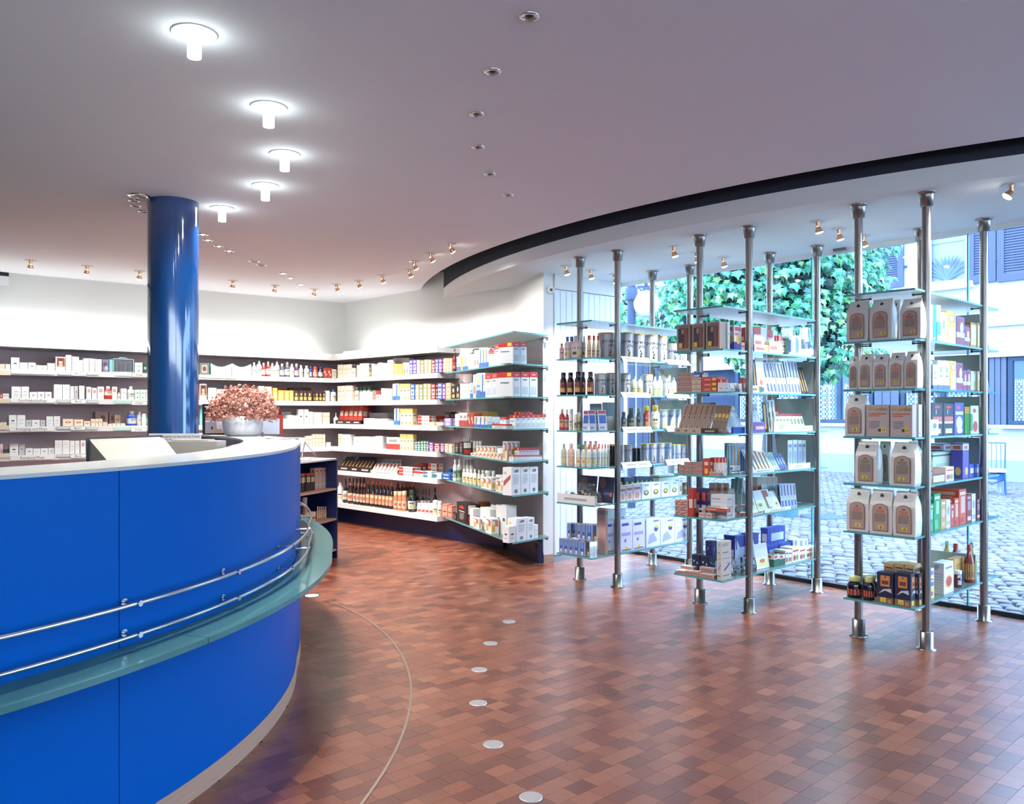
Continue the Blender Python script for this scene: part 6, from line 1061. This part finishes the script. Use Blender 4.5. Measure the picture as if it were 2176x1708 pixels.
# ---- labels clipped to the fronts of the counter-side shelves
def tile(i, fc, crop, x0, x1, y0, y1, name, col, txt=None, tcol='#3a4450', rnd=0.0, border=None):
    ox, oy, sc = crop; p, _ = on_line(ox+x0/sc, fc.P, fc.D); q, _ = on_line(ox+x1/sc, fc.P, fc.D); c = (p+q)/2; wd = (q-p).length
    zt, zb = z_at(oy+y0/sc, c.y), z_at(oy+y1/sc, c.y); h = zt-zb; zc = (zt+zb)/2; m_ = MB()
    def pl(w_, h_, y):
        if not rnd: return [(-w_/2, y, -h_/2), (w_/2, y, -h_/2), (w_/2, y, h_/2), (-w_/2, y, h_/2)]
        r = h_/2*rnd; P = []
        for (sx, sz, a0) in ((1, -1, -90), (1, 1, 0), (-1, 1, 90), (-1, -1, 180)):
            for k in range(4): a = math.radians(a0+30*k); P.append((sx*(w_/2-r)+r*math.cos(a), y, sz*(h_/2-r)+r*math.sin(a)))
        return P
    F_ = pl(wd, h, -.006); B_ = pl(wd, h, -.0002); m_.face(F_, border or col)
    for k in range(len(F_)): k2 = (k+1) % len(F_); m_.face([F_[k2], F_[k], B_[k], B_[k2]], border or col)
    if border: m_.face(pl(wd-.008, h-.008, -.0064), col)
    if txt: put_text(m_, txt, lambda x, y: (x, -.0069, y-h*.26), h*.52, tcol, bold=.01, maxw=wd*.85)
    o = m_.build(name, 'card', shelfL[i], (c.x, c.y, zc)); o.rotation_euler = (0, 0, math.atan2(fc.D.y, fc.D.x))
for i, dx, y0, yl in ((1, 0, 0, 385), (2, -5, 268, 660), (3, -15, 524, 935), (4, -8, 792, 1210)):
    tile(i, FL, K1, 105+dx, 532+dx, yl, yl+44, 'price_rail', '#e4e9e8', {2: 'Feuchtigkeitspflege', 3: 'Reinigung und Pflege', 4: 'Reinigung Pflege'}.get(i), '#6a747c', .5)
    tile(i, FL, K1, 548+dx*.7, 682+dx*.7, y0+410, y0+437, 'price_rail', '#c4cfd0', None, rnd=1, border='#8fa0a4'); tile(i, FL, K1, 838+dx*.7, 955+dx*.7, y0+414, y0+440, 'price_rail', '#c4cfd0', None, rnd=1, border='#8fa0a4')
    tile(i, FL, K1, 678+dx*.7, 838+dx*.7, y0+404, y0+447, 'name_plate', '#dfe7e6', 'RoC', '#2c3440', 1, '#7f9094')
    if i < 4: tile(i, FL, K1, 1100+dx*.6, 1266+dx*.6, y0+415, y0+446, 'price_rail', '#a9d4c8' if i > 1 else '#dfe7e4'); tile(i, FL, K1, 1268+dx*.6, 1418+dx*.4, y0+420, y0+460, 'name_plate', '#dfe3e0', 'PHAS', '#4c5458', 0, '#8a9494')
    tile(i, FL, K1, 0+dx*.5, 100+dx, y0+400, y0+440, 'price_rail', '#d4d0b8')
tile(1, FL, K2, 285, 378, 350, 374, 'name_plate', '#dfe3e0', 'PHAS', '#4c5458', 0, '#8a9494'); tile(1, FL, K2, 84, 280, 350, 366, 'price_rail', '#b4dccf')
# ================================================================ outside the window
rg = random.Random(21)
# square paved with cobbles
PB, DB = Vector((7.75, 19.94)), Vector((.646, -.763)); NB = Vector((-.763, -.646))       # opposite house front, its direction, its outward normal
A0, A1, A2, A3 = WIN0+nW*.03+DW*-9, WIN0+nW*.03+DW*14, PB+DB*16, PB+DB*-14
mb = MB(); mb.face([(p.x, p.y, -.06) for p in (A0, A1, A2, A3)], '#2c303a'); pav = struct(mb.build('pavement', 'stone'))
def stone(mb, c, w_, l_, z, col):
    e = .016; P = []
    for (s, zz) in ((1.0, -.05), (.97, z-.008), (.84, z)):
        for k in range(8):
            a = k*math.pi/4+math.pi/8; sx = max(-1, min(1, 1.25*math.cos(a))); sy = max(-1, min(1, 1.25*math.sin(a))); q = c+DW*(sx*l_/2*s)+nW*(sy*w_/2*s); P.append((q.x, q.y, zz))
    n = len(mb.v); mb.v += P
    for r in range(2):
        for k in range(8): k2 = (k+1) % 8; mb.f.append((n+r*8+k, n+r*8+k2, n+r*8+8+k2, n+r*8+8+k)); mb.c.append(C(col)); mb.m.append(0); mb.s.append(True)
    mb.f.append(tuple(n+16+k for k in range(8))); mb.c.append(C(col)); mb.m.append(0); mb.s.append(True)
sp = []
W_, L_ = .112, .128
for j in range(0, 132):
    for i in range(-66, 106):
        c = WIN0+nW*(.12+j*W_+rg.uniform(-.006, .006))+DW*((i+.5*(j % 2))*L_+rg.uniform(-.018, .018))
        if (c-PB).dot(NB) < .05: continue
        k = c.x/c.y
        if not (.05 < k < .82): continue
        sp.append((c, rg.uniform(.84, .96), rg.uniform(.80, .93)))
visn = sorted((s for s in sp if .13 < s[0].x/s[0].y < .615), key=lambda s: s[0].y)
nr = set(id(s) for s in visn[:290]); sc_ = ['#767278', '#6c6970', '#7e7a7e', '#605f6a', '#7a757a']
rest = MB()
for s in sp:
    c, a, b = s
    if id(s) in nr:
        m1 = MB(); stone(m1, Vector((0, 0)), W_*b, L_*a, rg.uniform(-.022, -.010), rg.choice(sc_)); m1.build('cobble', 'stone', pav, (c.x, c.y, 0))
    else: stone(rest, c, W_*b, L_*a, rg.uniform(-.022, -.010), rg.choice(sc_))
o = rest.build('cobble_field', 'stone', pav); o['kind'] = 'stuff'
# house across the square
hs = empty('street_house', (PB.x, PB.y, 0)); tag(hs, 'pale rendered house with blue louvred shutters across the cobbled square', 'house')
rh = math.atan2(DB.y, DB.x); hs.rotation_euler = (0, 0, rh)                                   # local x along the front, local -y towards us
def hx(px, off=0.0):
    p, t_ = on_line(px, PB+NB*off, DB); return t_, p.y
def hz(py, px): return z_at(py, hx(px)[1])
WH = '#b8b9ba'
def hb(name, x0, x1, y0, y1, z0, z1, col, m_='render', parent=None):
    q = MB(); q.box(x0, x1, y0, y1, z0, z1, col); return q.build(name, m_, parent or hs)
X = lambda px: hx(px)[0]
# wall as piers and bands round the openings
z_sill_u, z_u_top = hz(606, 2000), 6.3
zl0, zl1 = hz(903, 2150), hz(757, 2150)
ops_u = [(X(1940), X(2055))]; 
hb('wall_lower', -4.4, 14, 0, .3, -.06, zl0, WH); hb('wall_band', -4.4, 14, 0, .3, zl1, z_sill_u, WH)
hb('wall_upper', -4.4, ops_u[0][0], 0, .3, z_sill_u, 6.7, WH); hb('wall_upper', ops_u[0][1], 14, 0, .3, z_sill_u, 6.7, WH); hb('wall_upper', ops_u[0][0], ops_u[0][1], 0, .3, z_u_top, 6.7, WH); hb('eaves', -4.4, 14, -.4, .3, 6.7, 6.85, '#7c8494')
hb('string_course', -4.4, 14, -.06, 0, hz(692, 2140)-.0, hz(680, 2140), '#a4a8ae')
hb('plinth_course', -4.4, 14, -.02, 0, -.06, .42, '#969ca4')
hb('lower_back', -4.4, 14, .24, .3, zl0, zl1, '#2c3850')
# lower zone: windows with lace curtains and boarded panels
lows = [('w', 1560, 1700), ('w', 1712, 1852), ('b', 1855, 1908), ('w', 1911, 2096), ('b', 2099, 2137), ('w', 2139, 2330), ('b', 2333, 2420)]
for kd, p0, p1 in lows:
    x0, x1 = X(p0), X(p1)
    if kd == 'b':
        n = max(3, int((x1-x0)/.16)); w_ = (x1-x0)/n
        for k in range(n): hb('board', x0+k*w_+.008, x0+(k+1)*w_-.008, .05, .09, zl0, zl1, '#545c74', 'matte')
    else:
        wi = empty('window', (0, 0, 0)); wi.parent = hs
        q = MB(); f = .09
        for (a, b, c, d) in ((x0, x0+f, zl0, zl1), (x1-f, x1, zl0, zl1), (x0+f, x1-f, zl0, zl0+f), (x0+f, x1-f, zl1-f, zl1), ((x0+x1)/2-.05, (x0+x1)/2+.05, zl0+f, zl1-f)): q.box(a, b, .05, .13, c, d, '#2c3c54')
        q.build('frame', 'matte', wi); q = MB(); q.box(x0+f, x1-f, .10, .105, zl0+f, zl1-f); q.build('pane', 'darkglass', wi)
        q = MB(); zc = zl0+(zl1-zl0)*.62
        for (a, b) in ((x0+f+.03, (x0+x1)/2-.12), ((x0+x1)/2+.12, x1-f-.03)):
            n = 16
            for k in range(n):
                u0, u1 = a+(b-a)*k/n, a+(b-a)*(k+1)/n; y0, y1 = .092+.012*math.sin(k*1.9), .092+.012*math.sin((k+1)*1.9)
                for r in range(14):
                    za, zb = zl0+f+(zc-zl0-f)*r/14, zl0+f+(zc-zl0-f)*(r+.72)/14
                    if (k+r) % 2 == 0 or k % 4 == 0: q.face([(u0, y0, za), (u1, y1, za), (u1, y1, zb), (u0, y0, zb)], '#cfdae8')
                q.face([(u0, y0, zc), (u1, y1, zc), ((u0+u1)/2, (y0+y1)/2, zc+.08)], '#cfdae8')
        q.build('lace_curtain', 'matte', wi)
        hb('window_sill', x0-.1, x1+.1, -.12, .05, zl0-.07, zl0, '#dfe6ea', 'render', wi)
# upper window and its shutters
x0, x1 = ops_u[0]; wi = empty('window', (0, 0, 0)); wi.parent = hs
q = MB(); f = .13
for (a, b, c, d) in ((x0, x0+f*.9, z_sill_u, z_u_top), (x1-f*.6, x1, z_sill_u, z_u_top), (x0+f*.9, x1-f*.6, z_sill_u, z_sill_u+.1), (x0+f*.9, x1-f*.6, z_u_top-.1, z_u_top), (X(1962), X(1974), z_sill_u+.1, z_u_top-.1)): q.box(a, b, .08, .16, c, d, '#dbe2ee')
q.build('frame', 'render', wi); q = MB(); q.box(x0, x1, .14, .145, z_sill_u, z_u_top); q.build('pane', 'glass', wi)
q = MB(); n = 22
for k in range(n): u0, u1 = x0+(x1-x0)*k/n, x0+(x1-x0)*(k+1)/n; q.face([(u0, .20+.03*(k % 2), z_sill_u+.95), (u1, .20+.03*((k+1) % 2), z_sill_u+.95), (u1, .20+.03*((k+1) % 2), z_u_top), (u0, .20+.03*(k % 2), z_u_top)], '#c4cfe2')
q.build('curtain', 'matte', wi); q = MB(); q.box(x0, x1, .26, .28, z_sill_u, z_u_top, '#c0cae4'); q.build('room_back', 'matte', wi)
q = MB(); pc = Vector((X(2004), .19, z_sill_u+.1))
for k in range(16):
    a = math.pi*(k+.5)/16; r = rg.uniform(.4, .62); pts = [pc+Vector((r*s*math.cos(a), 0, .45*s+.75*r*s*math.sin(a)-.5*r*s*s)) for s in (0, .35, .7, 1)]
    q.tube(pts, [.02, .03, .025, .006], 4, '#6f86b4')
q.build('house_plant', 'matte', wi)
hb('window_sill', x0-.06, x1+.14, -.14, .06, z_sill_u-.12, z_sill_u+.01, '#e4eaf0', 'render', wi)
def shutter(p0, p1, zb):
    x0, x1 = X(p0), X(p1); s = empty('shutter', (0, 0, 0)); s.parent = hs; q = MB(); zt, f = z_u_top+.2, .13; c = '#4c5270'
    for (a, b, cc_, d) in ((x0, x0+f, zb, zt), (x1-f, x1, zb, zt), (x0+f, x1-f, zb, zb+f*1.2), (x0+f, x1-f, zt-f, zt)): q.box(a, b, -.065, -.02, cc_, d, c)
    q.build('frame', 'matte', s); q = MB(); n = 40; st_ = (zt-f-zb-f*1.2)/n
    for k in range(n):
        z = zb+f*1.2+k*st_; q.face([(x0+f, -.055, z), (x1-f, -.055, z), (x1-f, -.03, z+st_*.95), (x0+f, -.03, z+st_*.95)], c)
    o = q.build('louvres', 'matte', s); o['kind'] = 'stuff'; q = MB(); q.box(x0+f, x1-f, -.026, -.02, zb+f, zt-f, '#2c3448'); q.build('backing', 'matte', s)
    q = MB(); q.box(x1-.02, x1+.07, -.05, -.02, zb+.42, zb+.46, '#2c3c6c'); q.build('hinge', 'matte', s)
shutter(1866, 1922, hz(612, 1895)); shutter(2058, 2118, hz(601, 2090)); shutter(2121, 2200, hz(597, 2150)); shutter(1780, 1838, hz(622, 1810))
hb('pilaster', X(1842), X(1864), -.05, 0, z_sill_u-.4, 6.7, '#c4c8cc')
# dark timber shed, fence and lamp post far to the side
def spt(px, Y, z=0): return Vector(((px-CX)*Y/F, Y, z))
s = empty('shed', tuple(spt(1400, 24, -.06))); tag(s, 'blue grey timber shed with dark flat roof edge beyond the tree', 'shed')
def sb(name, px0, px1, Y0, Y1, z0, z1, c, m_='matte'):
    a, b = spt(px0, Y0), spt(px1, Y0); q = MB(); q.box(a.x-s.location.x, b.x-s.location.x, Y0-24, Y1-24, z0+.06, z1+.06, c); return q.build(name, m_, s)
sb('roof_edge', 1354, 1446, 23.8, 27, z_at(626, 23.8), z_at(606, 23.8), '#444c64')
for k in range(7): sb('board', 1354+k*12.6, 1354+k*12.6+11.6, 24, 24.1, -.06, z_at(627, 24), '#3c445c')
sb('back_wall', 1354, 1442, 24.12, 24.3, -.06, z_at(627, 24), '#202c50')
g = empty('garden_wall', tuple(spt(1300, 27, -.06))); tag(g, 'long white garden wall far behind shed and tree', 'wall'); q = MB(); q.box(-6, 14, 0, .25, 0, 3.1, '#d0d8e0'); q.build('wall', 'render', g); q = MB(); q.box(-6, 14, -.05, .3, 3.1, 3.2, '#c0cad4'); q.build('coping', 'render', g)
lp = empty('street_lamp', tuple(spt(1346, 12.5, -.06))); tag(lp, 'dark street lamp post holding a white globe outside the window', 'street lamp')
q = MB(); q.tube([(-.03, 0, 0), (-.03, 0, 3.9)], .062, 12, '#323c54'); q.build('post', 'matte', lp)
zc = z_at(625, 12.5)+.06; q = MB(); q.lathe([(.085, zc-.09), (.09, zc-.08), (.09, zc+.08), (.085, zc+.09)], 14, '#3c4660', cx=-.03); q.build('collar', 'matte', lp)
gx = spt(1373, 12.5).x-spt(1346, 12.5).x; q = MB(); gz = z_at(646, 12.5)+.06; q.lathe([(.0001, gz-.205)]+[(.205*math.cos(a*math.pi/10-math.pi/2), gz+.205*math.sin(a*math.pi/10-math.pi/2)) for a in range(1, 10)]+[(.0001, gz+.205)], 24, '#e6eaee', cx=gx); q.build('globe', 'shelf', lp)
q = MB(); q.tube([(-.03, 0, 3.85), (gx*.4, 0, 3.95), (gx, 0, 3.75), (gx, 0, gz+.2)], .028, 8, '#323c54'); q.lathe([(.06, gz+.19), (.05, gz+.25)], 10, '#3c4660', cx=gx); q.build('arm', 'matte', lp)
# maple tree: trunk, single leaves in front, the mass of leaves behind
tr = empty('maple_tree', tuple(spt(1640, 13.3, -.06))); tag(tr, 'leafy green maple tree standing in the cobbled square', 'tree')
q = MB(); q.tube([(0, .2, 0), (.05, .2, 1.2), (0, .2, 2.4), (.1, .2, 3.4)], [.15, .12, .11, .06], 10, '#4a4a4c'); q.tube([(0, .2, 2.1), (-.7, .1, 2.8), (-1.2, 0, 3.1)], [.06, .045, .02], 6, '#4a4a4c'); q.tube([(0, .2, 2.2), (.6, .1, 3.0), (1.1, 0, 3.6)], [.06, .045, .02], 6, '#4a4a4c'); q.build('trunk', 'matte', tr)
LEAFP = [(0, 0), (.10, .02), (.42, -.10), (.34, .12), (.56, .30), (.30, .38), (.20, .52), (.10, .62), (0, .95)]
LEAFP = LEAFP+[(-x, y) for x, y in reversed(LEAFP[1:-1])]
gcol = ['#1c7450', '#26825a', '#156448', '#349a60', '#125a44', '#44a46a', '#74b45c', '#1c7060', '#288468']
def leaf(mb, c, nrm, down, s, col):
    n = nrm.normalized(); d = (down-n*down.dot(n)).normalized(); r = d.cross(n); k = len(mb.v)
    mb.v += [tuple(c+r*(x*s)+d*(y*s)-n*(abs(x)*.45*s+.25*s*y*y)) for x, y in LEAFP]+[tuple(c+d*(.4*s)+n*.03*s)]
    m_ = len(LEAFP)
    for i in range(m_): mb.f.append((k+i, k+(i+1) % m_, k+m_)); mb.c.append(C(col)); mb.m.append(0); mb.s.append(False)
lobes = [(0.0, 0.0, 3.55, 1.72, 1.35, 1.35), (.55, .0, 4.2, 1.35, 1.1, 1.1), (-.75, -.1, 3.55, 1.0, .9, 1.0), (-1.35, -.2, 2.95, .62, .6, .50), (.4, -.2, 2.6, 1.35, 1.1, .75), (-.2, .2, 4.6, 1.6, 1.2, 1.0), (1.0, .1, 3.3, .85, .8, .9)]
LV_ = []
for (cx_, cy_, cz_, ra, rb, rc) in lobes:
    for _ in range(int(800*ra*rc)+80):
        u = rg.uniform(-1, 1); a = rg.uniform(0, 2*math.pi); sq = math.sqrt(1-u*u); d = Vector((sq*math.cos(a), sq*math.sin(a), u)); k = rg.uniform(.80, 1.05)
        if d.y > .55: continue
        k *= 1+.07*math.sin(7*d.x+3*cx_)*math.cos(6*d.z)
        LV_.append((Vector((cx_+d.x*ra*k, cy_+d.y*rb*k, cz_+d.z*rc*k+.06)), d))
LV_.sort(key=lambda t: t[0].y)
rest = MB()
for i, (c, d) in enumerate(LV_):
    nrm = (d*.7+Vector((rg.uniform(-.5, .5), rg.uniform(-.5, .1)-.35, rg.uniform(-.1, .6)+.35))); down = Vector((rg.uniform(-.35, .35), -.25, -1)); s_ = rg.uniform(.10, .165); col = rg.choice(gcol)
    if i < 280: m1 = MB(); leaf(m1, Vector((0, 0, 0)), nrm, down, s_, col); m1.build('leaf', 'leaf', tr, tuple(c))
    else: leaf(rest, c, nrm, down, s_, col)
for (cx_, cy_, cz_, ra, rb, rc) in lobes:                            # inner leaves in a darker green, shade put into the colour
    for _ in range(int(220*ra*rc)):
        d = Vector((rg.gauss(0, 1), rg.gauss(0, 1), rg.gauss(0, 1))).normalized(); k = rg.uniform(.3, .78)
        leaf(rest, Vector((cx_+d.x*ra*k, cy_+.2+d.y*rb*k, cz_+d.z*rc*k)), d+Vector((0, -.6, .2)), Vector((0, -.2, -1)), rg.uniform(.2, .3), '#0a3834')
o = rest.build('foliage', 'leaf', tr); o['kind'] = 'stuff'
for j, (px, py, Y, r, lab) in enumerate([(1425, 668, 16.5, .85, 'pale green bush between the shed and maple tree'), (1318, 650, 20.5, .9, 'pale green bush behind the street lamp post')]):
    p = spt(px, Y, -.06); bsh = empty('bush', tuple(p)); tag(bsh, lab, 'bush'); zc = z_at(py, Y); q = MB()
    for _ in range(430):
        d = Vector((rg.gauss(0, 1), rg.gauss(0, 1), rg.gauss(0, 1))).normalized(); k = rg.uniform(.5, 1.05); leaf(q, Vector((d.x*r*k, d.y*r*.7*k, zc+d.z*r*.85*k)), d+Vector((0, -.4, .4)), Vector((rg.uniform(-.4, .4), -.2, -1)), rg.uniform(.14, .22), rg.choice(gcol[3:7]+['#7cb870']))
    o = q.build('foliage', 'leaf', bsh); o['kind'] = 'stuff'; q = MB(); q.tube([(0, 0, 0), (.05, 0, zc*.6), (0, 0, zc)], [.07, .05, .02], 6, '#5a5a5c'); q.tube([(0, 0, zc*.4), (-.3, 0, zc*.9)], .02, 5, '#5a5a5c'); q.build('stem', 'matte', bsh)
# cafe chair by the house
p = on_z(2108, 1049, -.02); ch = empty('cafe_chair', (p.x, p.y, -.06)); ch.rotation_euler = (0, 0, -.5); tag(ch, 'blue metal cafe chair with pale seat standing outside by the house', 'chair')
CB = '#2c5ca0'; 
q = MB(); q.box(-.21, .21, -.2, .2, .43, .47, '#dfe6ea'); q.build('seat', 'render', ch)
q = MB(); q.tube([(-.2, .2, .45), (-.21, .27, .92), (.21, .27, .92), (.2, .2, .45)], .014, 6, CB)
for k in range(5): q.tube([(-.14+.07*k, .21, .48), (-.14+.07*k, .265, .91)], .005, 4, CB)
q.build('backrest', 'matte', ch)
for (x, y) in ((-.19, -.18), (.19, -.18), (-.19, .19), (.19, .19)): q = MB(); q.tube([(x, y, .44), (x*1.08, y*1.1, .0)], .014, 6, CB); q.build('leg', 'matte', ch)
q = MB(); q.tube([(-.19, -.1, .30), (0, -.12, .22), (.19, -.1, .30)], .01, 5, CB); q.box(-.19, .19, -.14, .14, .30, .40, CB); q.build('under_tray', 'matte', ch)
p = on_z(2125, 1047, -.02); bo = MB(); bo.lathe([(.055, 0), (.055, .44), (.06, .45), (.03, .48)], 12, '#a4b4d4'); o = bo.build('bollard', 'matte', None, (p.x, p.y, -.06)); tag(o, 'short pale bollard just beside the blue cafe chair', 'bollard')
p = on_z(1672, 1098, -.03); po_ = empty('planter_tub', (p.x, p.y, -.06)); tag(po_, 'small dark planter tub with green leaves on the cobbles', 'planter'); q = MB(); q.lathe([(.14, 0), (.17, .22), (.18, .26), (.15, .26)], 14, '#5c8490'); q.build('tub', 'matte', po_); q = MB()
for _ in range(60): d = Vector((rg.gauss(0, 1), rg.gauss(0, 1), abs(rg.gauss(0, 1)))).normalized(); leaf(q, Vector((d.x*.16, d.y*.16, .26+d.z*.14)), d, Vector((0, -.3, -1)), .09, rg.choice(gcol))
o = q.build('foliage', 'leaf', po_); o['kind'] = 'stuff'
p = on_z(1751, 1097, -.008); q = MB(); q.lathe([(.30, -.05), (.30, -.006), (.27, -.002)], 24, '#4c5c74'); o = q.build('ground_disc', 'matte', None, (p.x, p.y, 0)); tag(o, 'round dark disc among the cobbles', 'manhole cover')  # low dark disc lying in the paving
bad = [l for l in rows_log if not 4 <= len(l.split()) <= 16]
from collections import Counter
dup = [k for k, v in Counter(rows_log).items() if v > 1]
print('GOODS', len(rows_log), 'LABELS BAD', bad[:20], 'DUP', dup[:20])
